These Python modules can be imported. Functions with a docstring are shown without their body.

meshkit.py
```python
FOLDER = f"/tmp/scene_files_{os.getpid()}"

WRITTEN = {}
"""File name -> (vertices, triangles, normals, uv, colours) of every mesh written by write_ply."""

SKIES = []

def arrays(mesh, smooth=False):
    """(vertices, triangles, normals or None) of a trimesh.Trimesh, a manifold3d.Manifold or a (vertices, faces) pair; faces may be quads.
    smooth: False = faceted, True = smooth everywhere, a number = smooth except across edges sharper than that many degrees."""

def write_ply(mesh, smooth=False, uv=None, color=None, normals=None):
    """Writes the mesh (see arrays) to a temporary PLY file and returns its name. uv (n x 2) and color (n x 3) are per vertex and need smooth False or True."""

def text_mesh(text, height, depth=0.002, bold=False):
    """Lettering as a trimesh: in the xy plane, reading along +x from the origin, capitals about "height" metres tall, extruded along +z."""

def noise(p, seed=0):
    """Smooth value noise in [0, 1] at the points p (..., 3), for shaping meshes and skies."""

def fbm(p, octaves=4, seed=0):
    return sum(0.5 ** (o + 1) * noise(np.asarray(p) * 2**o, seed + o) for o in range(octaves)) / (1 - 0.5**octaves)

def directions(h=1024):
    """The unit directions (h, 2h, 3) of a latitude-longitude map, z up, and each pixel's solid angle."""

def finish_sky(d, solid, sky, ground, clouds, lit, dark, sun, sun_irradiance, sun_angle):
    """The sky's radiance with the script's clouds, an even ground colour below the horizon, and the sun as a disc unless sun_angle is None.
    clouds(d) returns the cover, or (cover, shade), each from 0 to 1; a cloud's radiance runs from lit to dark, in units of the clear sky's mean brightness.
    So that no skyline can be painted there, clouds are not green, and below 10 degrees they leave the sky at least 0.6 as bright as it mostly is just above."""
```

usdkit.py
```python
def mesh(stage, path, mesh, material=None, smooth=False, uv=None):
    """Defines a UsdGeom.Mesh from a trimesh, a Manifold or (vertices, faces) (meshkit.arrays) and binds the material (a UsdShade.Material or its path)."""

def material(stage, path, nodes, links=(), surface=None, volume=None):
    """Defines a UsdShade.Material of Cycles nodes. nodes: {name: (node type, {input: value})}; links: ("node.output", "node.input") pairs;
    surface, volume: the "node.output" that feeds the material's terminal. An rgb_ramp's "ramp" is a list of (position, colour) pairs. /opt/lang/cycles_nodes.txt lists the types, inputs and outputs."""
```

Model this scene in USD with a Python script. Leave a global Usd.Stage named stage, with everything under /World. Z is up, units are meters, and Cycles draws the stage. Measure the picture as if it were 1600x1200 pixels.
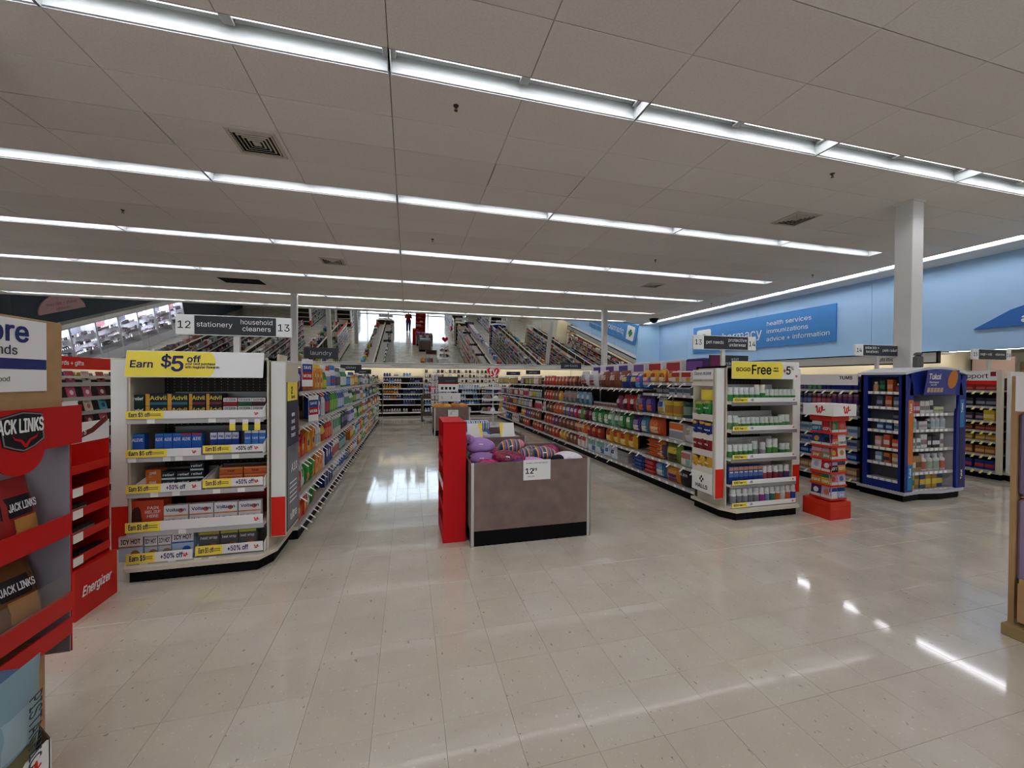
import math, random
import numpy as np, trimesh, usdkit, meshkit
from meshkit import text_mesh
from pxr import Usd, UsdGeom, UsdLux, UsdShade, Sdf, Gf, Vt
from shapely.geometry import Polygon, Point, box as sbox
from shapely import affinity

stage = Usd.Stage.CreateInMemory()
UsdGeom.SetStageUpAxis(stage, 'Z'); UsdGeom.SetStageMetersPerUnit(stage, 1.0)
UsdGeom.Xform.Define(stage, '/World')
R = random.Random(7)

# ------------------------------------------------------------------ camera, exposure, light levels
YAW, PITCH, ROLL, CAM_H, F_PX = 0.2567, -0.0104, 0.00555, 1.53, 619.0
def make_camera():
    def ray(u, v):
        a, b = u - 800, v - 600; c, s = math.cos(ROLL), math.sin(ROLL)
        X, Yc = (c * a + s * b) / F_PX, -(-s * a + c * b) / F_PX
        Y = Yc * math.cos(PITCH) + math.sin(PITCH); Z = math.cos(PITCH) - Yc * math.sin(PITCH)
        return np.array([X * math.cos(YAW) + Z * math.sin(YAW), -X * math.sin(YAW) + Z * math.cos(YAW), Y])
    n = lambda v: v / np.linalg.norm(v)
    f = n(ray(800, 600)); r = n(ray(801, 600) - ray(800, 600)); u = np.cross(r, f)
    cam = UsdGeom.Camera.Define(stage, '/World/camera')
    cam.AddTransformOp().Set(Gf.Matrix4d(*r, 0, *u, 0, *(-f), 0, 0, 0, CAM_H, 1))
    cam.CreateHorizontalApertureAttr(36.0); cam.CreateFocalLengthAttr(36.0 * F_PX / 1600)
    cam.CreateClippingRangeAttr(Gf.Vec2f(0.05, 200))
    cam.CreateExposureAttr(EXPOSURE)
EXPOSURE = 0.33
TUBE_EMISSION = 13.0      # ceiling fluorescent tubes
WALL_TUBE_EMISSION = 9.0  # tubes along the right wall and under the valances
LED_EMISSION = 26.0        # lit cosmetics cases on the left wall
make_camera()

NTH = ['first', 'second', 'third', 'fourth', 'fifth', 'sixth', 'seventh', 'eighth', 'ninth', 'tenth', 'eleventh', 'twelfth', 'thirteenth', 'fourteenth', 'fifteenth', 'sixteenth']
# ------------------------------------------------------------------ helpers
def lin(c):
    if isinstance(c, str):
        c = c.lstrip('#'); c = [int(c[i:i + 2], 16) / 255 for i in (0, 2, 4)]
        return tuple(x / 12.92 if x < 0.04045 else ((x + 0.055) / 1.055) ** 2.4 for x in c)
    return tuple(c)
MATS = {}
def mat(name, col, rough=0.5, metal=0.0, coat=0.0, var=0.0, vscale=20.0, bump=0.0, spec=None):
    if name in MATS: return MATS[name]
    col = lin(col); p = {'base_color': col, 'roughness': rough, 'metallic': metal}
    p['specular_ior_level'] = 0.3 if spec is None else spec
    if coat: p['coat_weight'] = coat; p['coat_roughness'] = 0.08
    nodes = {'p': ('principled_bsdf', p)}; links = []
    if var or bump:
        nodes['tc'] = ('texture_coordinate', {}); nodes['n'] = ('noise_texture', {'scale': vscale, 'detail': 4.0})
        links.append(('tc.object', 'n.vector'))
    if var:
        nodes['r'] = ('rgb_ramp', {'ramp': [(0.3, tuple(x * (1 - var) for x in col)), (0.7, tuple(min(1, x * (1 + var)) for x in col))]})
        links += [('n.fac', 'r.fac'), ('r.color', 'p.base_color')]
    if bump:
        nodes['b'] = ('bump', {'strength': bump, 'distance': 0.01}); links += [('n.fac', 'b.height'), ('b.normal', 'p.normal')]
    MATS[name] = usdkit.material(stage, '/World/Looks/' + name, nodes, links, surface='p.BSDF')
    return MATS[name]
def emit(name, col, strength):
    if name not in MATS:
        MATS[name] = usdkit.material(stage, '/World/Looks/' + name, {'e': ('emission', {'color': lin(col), 'strength': strength})}, surface='e.emission')
    return MATS[name]
def mute(c, s=0.97, v=0.8):   # printed card and plastic: a little less pure and less bright than the ink chart
    r = np.array(lin(c)); g = r @ (0.3, 0.59, 0.11); return tuple((g + (r - g) * s) * v)
def cm(c):               # a plain colour as a material
    if not isinstance(c, str): return c
    return mat('paint_' + c.lstrip('#').lower(), mute(c), 0.42)
MATS['tint'] = TINT = usdkit.material(stage, '/World/Looks/tint', {'a': ('attribute', {'attribute': 'tint'}), 'p': ('principled_bsdf', {'roughness': 0.45, 'specular_ior_level': 0.3})},
                                      [('a.color', 'p.base_color')], surface='p.BSDF')
USED = {}
def numbered(parent, name):
    k = (str(parent), name); n = USED.get(k, -1) + 1; USED[k] = n
    return f'{parent}/{name}' + (f'_{n:03d}' if n else '')
def data(p, **kw):
    for k, v in kw.items():
        if v: p.SetCustomDataByKey(k, v)
def part(parent, name, mesh, m, smooth=False, label=None, kind=None):
    path = parent.GetPath() if hasattr(parent, 'GetPath') else parent
    pr = usdkit.mesh(stage, numbered(path, name), mesh, cm(m), smooth).GetPrim()
    data(pr, label=label, kind=kind)
    return pr
def xform(name, loc=(0, 0, 0), rz=0, parent='/World'):
    x = UsdGeom.Xform.Define(stage, numbered(parent, name))
    if any(loc): x.AddTranslateOp().Set(Gf.Vec3d(*map(float, loc)))
    if rz: x.AddRotateZOp().Set(float(rz))
    return x.GetPrim()
def thing(name, label, cat, group=None, loc=(0, 0, 0), rz=0, kind=None):
    o = xform(name, loc, rz); data(o, label=label, category=cat, group=group, kind=kind)
    return o
def solo(name, mesh, m, label, cat, group=None, smooth=False, kind=None):
    o = part('/World', name, mesh, m, smooth); data(o, label=label, category=cat, group=group, kind=kind)
    return o
def struct(name, mesh=None, m=None, label=None, smooth=False):
    o = part('/World', name, mesh, m, smooth) if mesh is not None else xform(name)
    data(o, kind='structure', label=label or name.replace('_', ' '), category=name.split('_')[0])
    return o
KINDS = {}
stage.CreateClassPrim('/World/Kinds')
def kind(key, build):
    if key not in KINDS:
        x = UsdGeom.Xform.Define(stage, '/World/Kinds/kind_%03d' % len(KINDS)); KINDS[key] = x.GetPath(); build(x.GetPrim())
    return KINDS[key]
def put(path, name, label, cat, group, loc, rz=0, rx=0, ry=0, scale=None):
    x = UsdGeom.Xform.Define(stage, numbered('/World', name))
    x.AddTranslateOp().Set(Gf.Vec3d(*map(float, loc)))
    if rz: x.AddRotateZOp().Set(float(rz))
    if rx: x.AddRotateXOp().Set(float(rx))
    if ry: x.AddRotateYOp().Set(float(ry))
    if scale: x.AddScaleOp().Set(Gf.Vec3f(*map(float, scale)))
    o = x.GetPrim(); o.GetReferences().AddInternalReference(path); o.SetInstanceable(True)
    data(o, label=label, category=cat, group=group)
    return o
# ---- shapes
def bx(x0, x1, y0, y1, z0, z1):
    m = trimesh.creation.box((abs(x1 - x0), abs(y1 - y0), abs(z1 - z0))); m.apply_translation(((x0 + x1) / 2, (y0 + y1) / 2, (z0 + z1) / 2)); return m
def bevbox(x0, x1, y0, y1, z0, z1, r=0.004):   # bevelled box: an octagonal plan, with top and bottom chamfers
    x0, x1 = sorted((x0, x1)); y0, y1 = sorted((y0, y1)); r = min(r, (x1 - x0) / 3, (y1 - y0) / 3, (z1 - z0) / 3)
    def ring(z, i):
        a, b, c, d = x0 + i, x1 - i, y0 + i, y1 - i; q = r
        return [(a + q, c, z), (b - q, c, z), (b, c + q, z), (b, d - q, z), (b - q, d, z), (a + q, d, z), (a, d - q, z), (a, c + q, z)]
    return loft([ring(z0, r * .7), ring(z0 + r, 0), ring(z1 - r, 0), ring(z1, r * .7)])
def loft(rings, caps=True, closed=True):
    n = len(rings[0]); v = [p for r in rings for p in r]; f = []
    for k in range(len(rings) - 1):
        for i in range(n if closed else n - 1):
            a, b = k * n + i, k * n + (i + 1) % n
            f += [(a, b, b + n), (a, b + n, a + n)]
    if caps:
        for k, s in ((0, 1), (len(rings) - 1, -1)):
            o = k * n
            for i in range(1, n - 1): f.append((o, o + i + 1, o + i) if s > 0 else (o, o + i, o + i + 1))
    return trimesh.Trimesh(v, f, process=False)
def lathe(prof, n=16, c=(0, 0), sy=1.0):
    rings = [[(c[0] + r * math.cos(2 * math.pi * i / n), c[1] + sy * r * math.sin(2 * math.pi * i / n), z) for i in range(n)] for r, z in prof]
    return loft(rings)
def tube(p, q, r, n=8):
    p, q = np.array(p, float), np.array(q, float); m = trimesh.creation.cylinder(r, segment=(p, q), sections=n); return m
def pipe(pts, r, n=8): return cat([tube(a, b, r, n) for a, b in zip(pts[:-1], pts[1:])])
def cat(ms): return trimesh.util.concatenate([m for m in ms if m is not None])
def prism(poly, d):   # a shapely polygon in x,z made d thick, front at y = 0, back at y = d
    if not hasattr(poly, 'exterior'): poly = Polygon(poly)
    m = trimesh.creation.extrude_polygon(poly, d, engine='earcut'); m.apply_transform(np.array([[1, 0, 0, 0], [0, 0, -1, d], [0, 1, 0, 0], [0, 0, 0, 1.]])); return m
def moved(m, loc=(0, 0, 0), rz=0, rx=0, ry=0):
    m = m.copy()
    for a, ax in ((ry, (0, 1, 0)), (rx, (1, 0, 0)), (rz, (0, 0, 1))):
        if a: m.apply_transform(trimesh.transformations.rotation_matrix(math.radians(a), ax))
    m.apply_translation(loc); return m
TXT = {}
def text(s, h, x=0, y=0, z=0, depth=0.0015, bold=False, center=True, rz=0, width=None, slant=0):
    """lettering standing up on a face that looks towards -y; (x,y,z) is the middle (or left end) of its base line"""
    k = (s, bold)
    if k not in TXT: TXT[k] = text_mesh(s, 1.0, 1.0, bold)
    m = TXT[k].copy(); v = np.array(m.vertices); v[:, 0] *= h; v[:, 1] *= h; v[:, 2] *= depth
    w = v[:, 0].max() - v[:, 0].min()
    if width and w > 0: v[:, 0] *= width / w; w = width
    v[:, 0] += slant * v[:, 1]
    if center: v[:, 0] -= (v[:, 0].max() + v[:, 0].min()) / 2
    m.vertices = np.stack([v[:, 0], -v[:, 2], v[:, 1]], 1)
    return moved(m, (x, y, z), rz)
def tinted(parts):
    """joins (mesh, colour) pairs into one mesh with a colour at every vertex"""
    return cat([m for m, _ in parts]), np.vstack([np.tile(mute(c), (len(m.vertices), 1)) for m, c in parts])
def tint_part(parent, name, parts, kind=None, label=None, smooth=False):
    m, col = tinted(parts); pr = part(parent, name, m, TINT, False, label, kind)
    UsdGeom.PrimvarsAPI(pr).CreatePrimvar('tint', Sdf.ValueTypeNames.Color3fArray, 'vertex').Set(Vt.Vec3fArray.FromNumpy(col.astype(np.float32)))
    return pr
# ------------------------------------------------------------------ the room
CEIL, XL, XR, YB, YF = 4.23, -15.0, 11.95, 17.55, -9.0
ROWS = [-4.2, -1.57, 1.07, 3.70, 6.34, 8.91, 11.55, 14.22, 16.36]      # far edge of each row of ceiling lights
TW, X0, FL = 0.285, -0.165, 2.438
XA, XB = X0 - 5 * FL, X0 + 4 * FL                                     # ends of the rows
# floor: waxed vinyl tiles
def floor_mat(name, base):
    b = lin(base)
    return usdkit.material(stage, '/World/Looks/' + name, {
        'g': ('geometry', {}), 'n': ('noise_texture', {'scale': 2.2, 'detail': 6.0, 'roughness': 0.6}),
        'st': ('mapping', {'scale': (1.0, 0.55, 1.0), 'rotation': (0, 0, 0.5)}),
        'v': ('noise_texture', {'scale': 46.0, 'detail': 2.0}), 'v2': ('noise_texture', {'scale': 60.0, 'detail': 1.0}),
        'r1': ('rgb_ramp', {'ramp': [(0.3, tuple(x * 0.96 for x in b)), (0.7, tuple(x * 1.03 for x in b))]}),
        'r2': ('rgb_ramp', {'ramp': [(0.685, (1, 1, 1)), (0.73, (0.55, 0.53, 0.5))]}),
        'r3': ('rgb_ramp', {'ramp': [(0.66, (0, 0, 0)), (0.74, (0.1, 0.1, 0.095))]}),
        'm': ('mix_color', {'blend_type': 'multiply', 'fac': 1.0}), 'a': ('mix_color', {'blend_type': 'add', 'fac': 1.0}),
        'rr': ('map_range', {'from_min': 0.3, 'from_max': 0.7, 'to_min': 0.2, 'to_max': 0.34}),
        'bn': ('noise_texture', {'scale': 9.0, 'detail': 3.0}), 'b': ('bump', {'strength': 0.013, 'distance': 0.02}),
        'p': ('principled_bsdf', {'specular_ior_level': 0.5, 'coat_weight': 0.9, 'coat_roughness': 0.06})},
        [('g.position', 'n.vector'), ('g.position', 'st.vector'), ('st.vector', 'v.vector'), ('g.position', 'v2.vector'), ('g.position', 'bn.vector'),
         ('n.fac', 'r1.fac'), ('v.fac', 'r2.fac'), ('v2.fac', 'r3.fac'), ('r1.color', 'm.a'), ('r2.color', 'm.b'), ('m.result', 'a.a'), ('r3.color', 'a.b'),
         ('a.result', 'p.base_color'), ('n.fac', 'rr.value'), ('rr.result', 'p.roughness'), ('bn.fac', 'b.height'), ('b.normal', 'p.normal')], surface='p.BSDF')
FM = [floor_mat('vinyl_%d' % i, c) for i, c in enumerate(('#cac3b1', '#c8c0ae', '#cbc5b4'))]
TS, TX, TY = 0.3048, 0.159, 1.47
floor = struct('floor', label='floor of cream vinyl tiles')
part(floor, 'slab', bx(XL, XR + .5, YF, YB + .3, -0.2, -0.0035), mat('grout', '#8f887c', 0.8))
cells = []
for i in range(math.floor((XL - TX) / TS), math.ceil((XR - TX) / TS)):
    for j in range(math.floor((YF - TY) / TS), math.ceil((YB - TY) / TS)):
        x, y = TX + i * TS, TY + j * TS; cells.append((x, y, i, j))
def seen(x, y):
    Z = x * math.sin(YAW) + y * math.cos(YAW); X = x * math.cos(YAW) - y * math.sin(YAW)
    return Z > 1.3 and abs(X / Z) < 1.33 and not (x < -1.1 and y > 3.2)
near = sorted([c for c in cells if seen(c[0] + .15, c[1] + .15)], key=lambda c: c[0] ** 2 + c[1] ** 2)[:300]
nearset = set((c[2], c[3]) for c in near)
def tile_mesh(x, y, w, h, z1=0.0, gap=0.0005, bev=0.001, d=0.003):
    a, b, c, e = x + gap, x + w - gap, y + gap, y + h - gap
    def ring(z, i): return [(a + i, c + i, z), (b - i, c + i, z), (b - i, e - i, z), (a + i, e - i, z)]
    return loft([ring(z1 - d, 0), ring(z1 - bev, 0), ring(z1, bev)])
for x, y, i, j in near: part(floor, 'tile', tile_mesh(x, y, TS, TS), FM[(i * 7 + j * 5 + (i * j) % 3) % 3])
rest = [[], [], []]
for x, y, i, j in cells:
    if (i, j) not in nearset: rest[(i * 7 + j * 5 + (i * j) % 3) % 3].append((x, y))
def many_tiles(lst, w, h, z1, gap, bev, d, flip=False):
    lst = np.array(lst); one = tile_mesh(0, 0, w, h, 0, gap, bev, d); v, f = np.array(one.vertices), np.array(one.faces)
    V = (v[None] + np.c_[lst, np.full(len(lst), z1)][:, None]).reshape(-1, 3); Fc = (f[None] + (np.arange(len(lst)) * len(v))[:, None, None]).reshape(-1, 3)
    return trimesh.Trimesh(V, Fc, process=False)
for k in range(3): part(floor, 'far_tiles', many_tiles(rest[k], TS, TS, 0, .0005, .001, .003), FM[k], kind='stuff')

# ceiling: lay-in tiles between the rows of lights
CM = [mat('ceiling_board_%d' % k, c, 0.9, var=0.05, vscale=60, bump=0.15) for k, c in enumerate(('#e6dfd6', '#e3dcd3', '#e8e2d9'))]
ceiling = struct('ceiling', label='suspended ceiling of off white tiles')
part(ceiling, 'deck', bx(XL, XR + .5, YF, YB + .3, 4.47, 4.6), mat('deck_grey', '#a09a92', 0.9))
part(ceiling, 'tee_grid', cat([bx(XL, 10.85, y - .009, y + .009, CEIL + .012, CEIL + .03) for y in ROWS] + [bx(10.78, 10.85, YF, 16.9, CEIL, CEIL + .05)]), mat('tee', '#b7b1a8', 0.7))
def ceil_tile(x, y, w, h, gap=0.004, drop=0.0):
    a, b, c, e = x + gap, x + w - gap, y + gap, y + h - gap; z = CEIL + drop
    return loft([[(p, q, zz) for p, q in ((a + i, c + i), (b - i, c + i), (b - i, e - i), (a + i, e - i))] for zz, i in ((z, .003), (z + .004, 0), (z + .018, 0))])
ct = []
edges = [YF] + ROWS + [17.3]
TLX = 1.219
for k in range(len(edges) - 1):
    ya = edges[k]; yb = edges[k + 1] - (TW if k < len(ROWS) else 0); n = max(1, round((yb - ya) / 0.6)); h = (yb - ya) / n
    for j in range(n):
        for i in range(-13, 10):
            x = X0 + i * TLX; xa, xb = max(x, XL), min(x + TLX, 10.79)
            if xb - xa > .05: ct.append((xa, ya + j * h, xb - xa, h, i, j))
for y in ROWS:                                  # where a row has ended
    for xa, xb in ((XL, XA), (XB, 10.79)): ct.append((xa, y - TW, xb - xa, TW, 0, 0))
def cseen(x, y):
    Z = x * math.sin(YAW) + y * math.cos(YAW); X = x * math.cos(YAW) - y * math.sin(YAW)
    return Z > 1.0 and abs(X / Z) < 1.45 and (2.75 / Z) < 1.1
ct.sort(key=lambda c: (not cseen(c[0] + c[2] / 2, c[1] + c[3] / 2), math.hypot(c[0] + c[2] / 2, c[1])))
lifted = [(-2.87, 5.2), (2.35, 4.9), (7.97, 5.2), (2.35, 5.3)]
for q, c in enumerate(ct[:300]):
    g = 0.010 if any(abs(c[0] + c[2] - x) < .75 and c[1] <= y <= c[1] + c[3] for x, y in lifted) else 0.003
    part(ceiling, 'tile', ceil_tile(*c[:4], gap=g), CM[(c[4] * 3 + c[5] * 5) % 3])
part(ceiling, 'far_tiles', cat([ceil_tile(*c[:4]) for c in ct[300:]]), CM[0], kind='stuff')
part(ceiling, 'grid_backing', cat([bx(XL, 10.79, a, b - TW if b < 17 else b, CEIL + .0185, CEIL + .024) for a, b in zip(edges[:-1], edges[1:])]), mat('tee_shade', '#8d867d', .8))
part(ceiling, 'soffit_panel', bx(11.2, XR + .3, YF, 17.2, CEIL, CEIL + .05), mat('soffit_white', '#dcdcd8', 0.7))

# ceiling lights
GAL = mat('fixture_white', '#b6bcba', 0.4); GREYM = mat('lamp_holder_grey', '#8d8d88', 0.5)
TUBE = emit('tube_light', '#fbf7ff', TUBE_EMISSION); WTUBE = emit('valance_light', '#fff4e0', WALL_TUBE_EMISSION)
def fixture(p, L=FL, W=TW, lite=False, tubem=TUBE, low=False):
    D = 0.17; t = .004; zl = .045 if low else D - .035
    part(p, 'housing', cat([bx(.006, L - .006, -t, 0, 0, D), bx(.006, L - .006, -W, -W + t, 0, D), bx(.006, L - .006, -W, 0, D, D + t), bx(.006, .012, -W, 0, 0, D), bx(L - .012, L - .006, -W, 0, 0, D)]), GAL)
    part(p, 'reflector', cat([moved(bx(.02, L - .02, -.003, 0, 0, .12), (0, -.012, .012), rx=-10), moved(bx(.02, L - .02, 0, .003, 0, .12), (0, -W + .012, .012), rx=10)]), GAL)
    if not low: part(p, 'channel_edge', bx(.02, L - .02, -W * .40, -W * .39, D - .05, D), GREYM)
    for yy in ((-W * .35, -W * .65) if low else (-W * .54, -W * .8)):
        for k in range(1 if lite else 2):
            a, b = (.05, L - .05) if lite else ((.06, L / 2 - .05) if k == 0 else (L / 2 + .05, L - .06))
            part(p, 'fluorescent_tube', tube((a, yy, zl), (b, yy, zl), .019, 8), tubem, smooth=40)
    if not lite:
        for xx, w in ((.035, .045), (L / 2, .09), (L - .035, .045)):
            part(p, 'lamp_holder', bevbox(xx - w / 2, xx + w / 2, -W + .05, -.05, D - .065, D - .012, .006), GREYM)
KF = kind('fixture', lambda p: fixture(p)); KFL = kind('fixture_lite', lambda p: fixture(p, lite=True))
ORD = ['first', 'second', 'third', 'fourth', 'fifth', 'sixth']
for r, y in enumerate(ROWS):
    for i in range(-5, 4):
        inv = r < 3
        lab = 'recessed twin tube fluorescent ceiling light in a row above the entrance side' if inv else \
            '%s ceiling light from the blue wall end of the %s light row' % (NTH[3 - i], ORD[r - 3])
        put(KFL if inv else KF, 'ceiling_light', lab, 'ceiling light', 'rows of ceiling lights over the entrance' if inv else 'lights of the %s ceiling row' % ORD[r - 3], (X0 + i * FL, y, CEIL))
KW = kind('fixture_wall', lambda p: fixture(p, L=2.438, W=.35, lite=True, tubem=TUBE, low=True))
for k in range(11):
    put(KW, 'ceiling_light', '%s recessed strip light along the blue wall from the back corner' % NTH[k], 'ceiling light', 'strip lights along the blue wall', (11.2, 16.85 - k * 2.44, CEIL), rz=-90, scale=(1, -1, 1) if 0 else None)

# walls
BLUE = mat('wall_blue', '#aacff0', 0.6); BLUE2 = mat('wall_blue_pale', '#b4daf4', 0.6); CREAM = mat('wall_cream', '#e6dfcb', 0.7); DARKW = mat('wall_slate', '#4a535c', 0.7); WHITE = mat('white_paint', '#e8e6df', 0.5); BLACK = mat('black_trim', '#070707', 0.6)
wr = struct('wall_right', label='right wall painted sky blue')
part(wr, 'upper_wall', cat([bx(XR, XR + .2, a + .004, b - .004, 2.24, CEIL + .1) for a, b in zip([YF, -3, 0.6, 4.2, 7.8, 11.4, 15.0], [-3, .6, 4.2, 7.8, 11.4, 15.0, 17.6])]), BLUE)
part(wr, 'lower_wall', bx(XR + .02, XR + .2, 6.6, 17.6, 0, 2.24), CREAM)
part(wr, 'lower_wall', bx(XR + .02, XR + .2, YF, 2.6, 0, 2.24), CREAM)
part(wr, 'backing', bx(XR + .05, XR + .22, YF, 17.7, 2.24, CEIL + .2), WHITE)
wb = struct('wall_back', label='back wall behind the shelving and the mirrors')
part(wb, 'wall', bx(XL, XR + .2, YB, YB + .2, 0, 4.5), CREAM)
part(wb, 'soffit', bx(10.63, XR, 17.04, 17.2, 2.0, CEIL), BLUE2)
wl = struct('wall_left', label='left wall painted slate grey')
part(wl, 'wall', bx(XL - .2, XL, YF, YB + .2, 0, 4.5), DARKW)
wf = struct('wall_front', label='front wall of the shop with glazed openings')
part(wf, 'wall', cat([bx(XL, -6, YF - .2, YF, 0, 4.5), bx(6, XR + .2, YF - .2, YF, 0, 4.5), bx(-6, 6, YF - .2, YF, 2.9, 4.5)]), CREAM)
sky = emit('daylight', '#cfe2ff', 2.5)
w1 = struct('window_1', label='glazed shop front with daylight behind')
part(w1, 'glass', bx(-6, 6, YF - .12, YF - .1, 0.05, 2.9), usdkit.material(stage, '/World/Looks/pane', {'t': ('transparent_bsdf', {}), 'g': ('glossy_bsdf', {'roughness': 0.02}), 'f': ('fresnel', {'IOR': 1.45}), 'm': ('mix_closure', {})}, [('f.fac', 'm.fac'), ('t.BSDF', 'm.closure1'), ('g.BSDF', 'm.closure2')], surface='m.closure'))
part(w1, 'frame', cat([bx(x - .04, x + .04, YF - .16, YF - .02, 0, 2.9) for x in (-6, -4, -2, 0, 2, 4, 6)] + [bx(-6, 6, YF - .16, YF - .02, 0, .05), bx(-6, 6, YF - .16, YF - .02, 2.86, 2.9)]), mat('alu', '#b9babb', 0.35, 0.8))
dome = UsdLux.DomeLight.Define(stage, '/World/sky'); dome.CreateIntensityAttr(1.2); dome.CreateColorAttr(Gf.Vec3f(.72, .85, 1))

# mirrors above the back wall shelves, leaning into the room
MIR = usdkit.material(stage, '/World/Looks/mirror', {'g': ('glossy_bsdf', {'color': (0.8, 0.83, 0.82), 'roughness': 0.0})}, surface='g.BSDF')
TILT = math.radians(9.0); MZ, MY = 2.21, 17.0; ML = (4.22 - MZ) / math.cos(TILT)
mr = struct('wall_mirror', label='long band of mirror panels leaning out above the back wall'); data(mr, category='mirror')
x = 10.62; 
while x > XL + .1:
    a = max(x - 1.22, XL)
    m = moved(bx(a + .002, x - .002, 0, .006, 0, ML), (0, MY, MZ), rx=math.degrees(TILT)); part(mr, 'mirror_panel', m, MIR); x -= 1.22
part(mr, 'backing', moved(bx(XL, 10.62, .008, .03, 0, ML), (0, MY, MZ), rx=math.degrees(TILT)), mat('mirror_back', '#3a3a3a', .8))
# cornice with a valance light over the wall shelving
co = struct('trim_1', label='pale cornice with category lettering under the mirrors')
part(co, 'fascia', bevbox(XL, XR - .1, 16.97, 17.03, 2.01, 2.185), mat('fascia', '#d2cfc4', .5))
part(co, 'top_strip', bx(XL, XR - .1, 16.955, 17.05, 2.185, 2.205), mat('fascia_light', '#f0eee6', .4))
part(co, 'shadow_gap', bx(XL, XR - .1, 16.962, 17.0, 2.170, 2.184), BLACK)
part(co, 'bottom_strip', bx(XL, XR - .1, 16.962, 17.0, 1.995, 2.009), mat('fascia_dark', '#55534e', .5))
part(co, 'canopy', bx(XL, XR - .1, 17.03, YB, 2.15, 2.18), WHITE)
for s, xx in (('refreshments + snacks', -.25), ('first aid', 1.95), ('baby', 5.1), ('foot care', 6.7), ('seasonal', -4), ('toys + games', -8)):
    part(co, 'lettering', text(s, .055, xx, 16.968, 2.065, .003), mat('lettering_grey', '#7c7a74', .6))
for k in range(9):
    a = -11.5 + k * 2.44
    solo('valance_light', cat([tube((a + .03, 17.1, 2.1), (a + 2.4, 17.1, 2.1), .016, 8)]), WTUBE, 'fluorescent tube hidden behind the cornice, %s from the left end' % NTH[k], 'light', 'tubes behind the cornice', smooth=40)

# columns
COLM = mat('column_paint', '#d9d6cf', 0.45)
for k, (x, y, lab) in enumerate(((7.31, 4.29, 'square white column standing behind the blue corner display'), (-3.5, 13.95, 'slim white column rising behind the laundry aisle near the mirrors'), (7.27, 13.8, 'slim white column before the mirrors beside the blue wall end'), (-3.5, 4.25, 'square white column beyond the left end display'))):
    h = .115 if k in (0, 3) else .09
    c = thing('column', lab, 'column', loc=(x, y, 0)); data(c, kind='structure')
    part(c, 'shaft', bevbox(-h, h, -h, h, 0, CEIL + .01, .008), COLM)
    part(c, 'collar', bevbox(-h - .012, h + .012, -h - .012, h + .012, CEIL - .025, CEIL + .003, .005), COLM)
# vents, sprinklers, dome camera
VB = mat('vent_cream', '#c6bcac', .6); VD = mat('vent_dark', '#16130f', .8)
def vent(p, S=.5):
    part(p, 'frame', cat([bx(0, S, 0, .035, -.012, 0), bx(0, S, S - .035, S, -.012, 0), bx(0, .035, .035, S - .035, -.012, 0), bx(S - .035, S, .035, S - .035, -.012, 0)]), VB)
    part(p, 'backing', bx(.02, S - .02, .02, S - .02, -.004, 0), VD)
    for k in range(4):
        i = .045 + k * .042; w = .018
        part(p, 'louvre', cat([moved(bx(i, S - i, 0, w, -.002, .002), (0, i, -.006), rx=-35), moved(bx(i, S - i, -w, 0, -.002, .002), (0, S - i, -.006), rx=35),
                               moved(bx(0, w, i + .02, S - i - .02, -.002, .002), (i, 0, -.006), ry=35), moved(bx(-w, 0, i + .02, S - i - .02, -.002, .002), (S - i, 0, -.006), ry=-35)]), VB)
    part(p, 'centre_plate', bevbox(.21, S - .21, .21, S - .21, -.014, -.004, .003), VB)
KV = kind('vent', vent)
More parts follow.
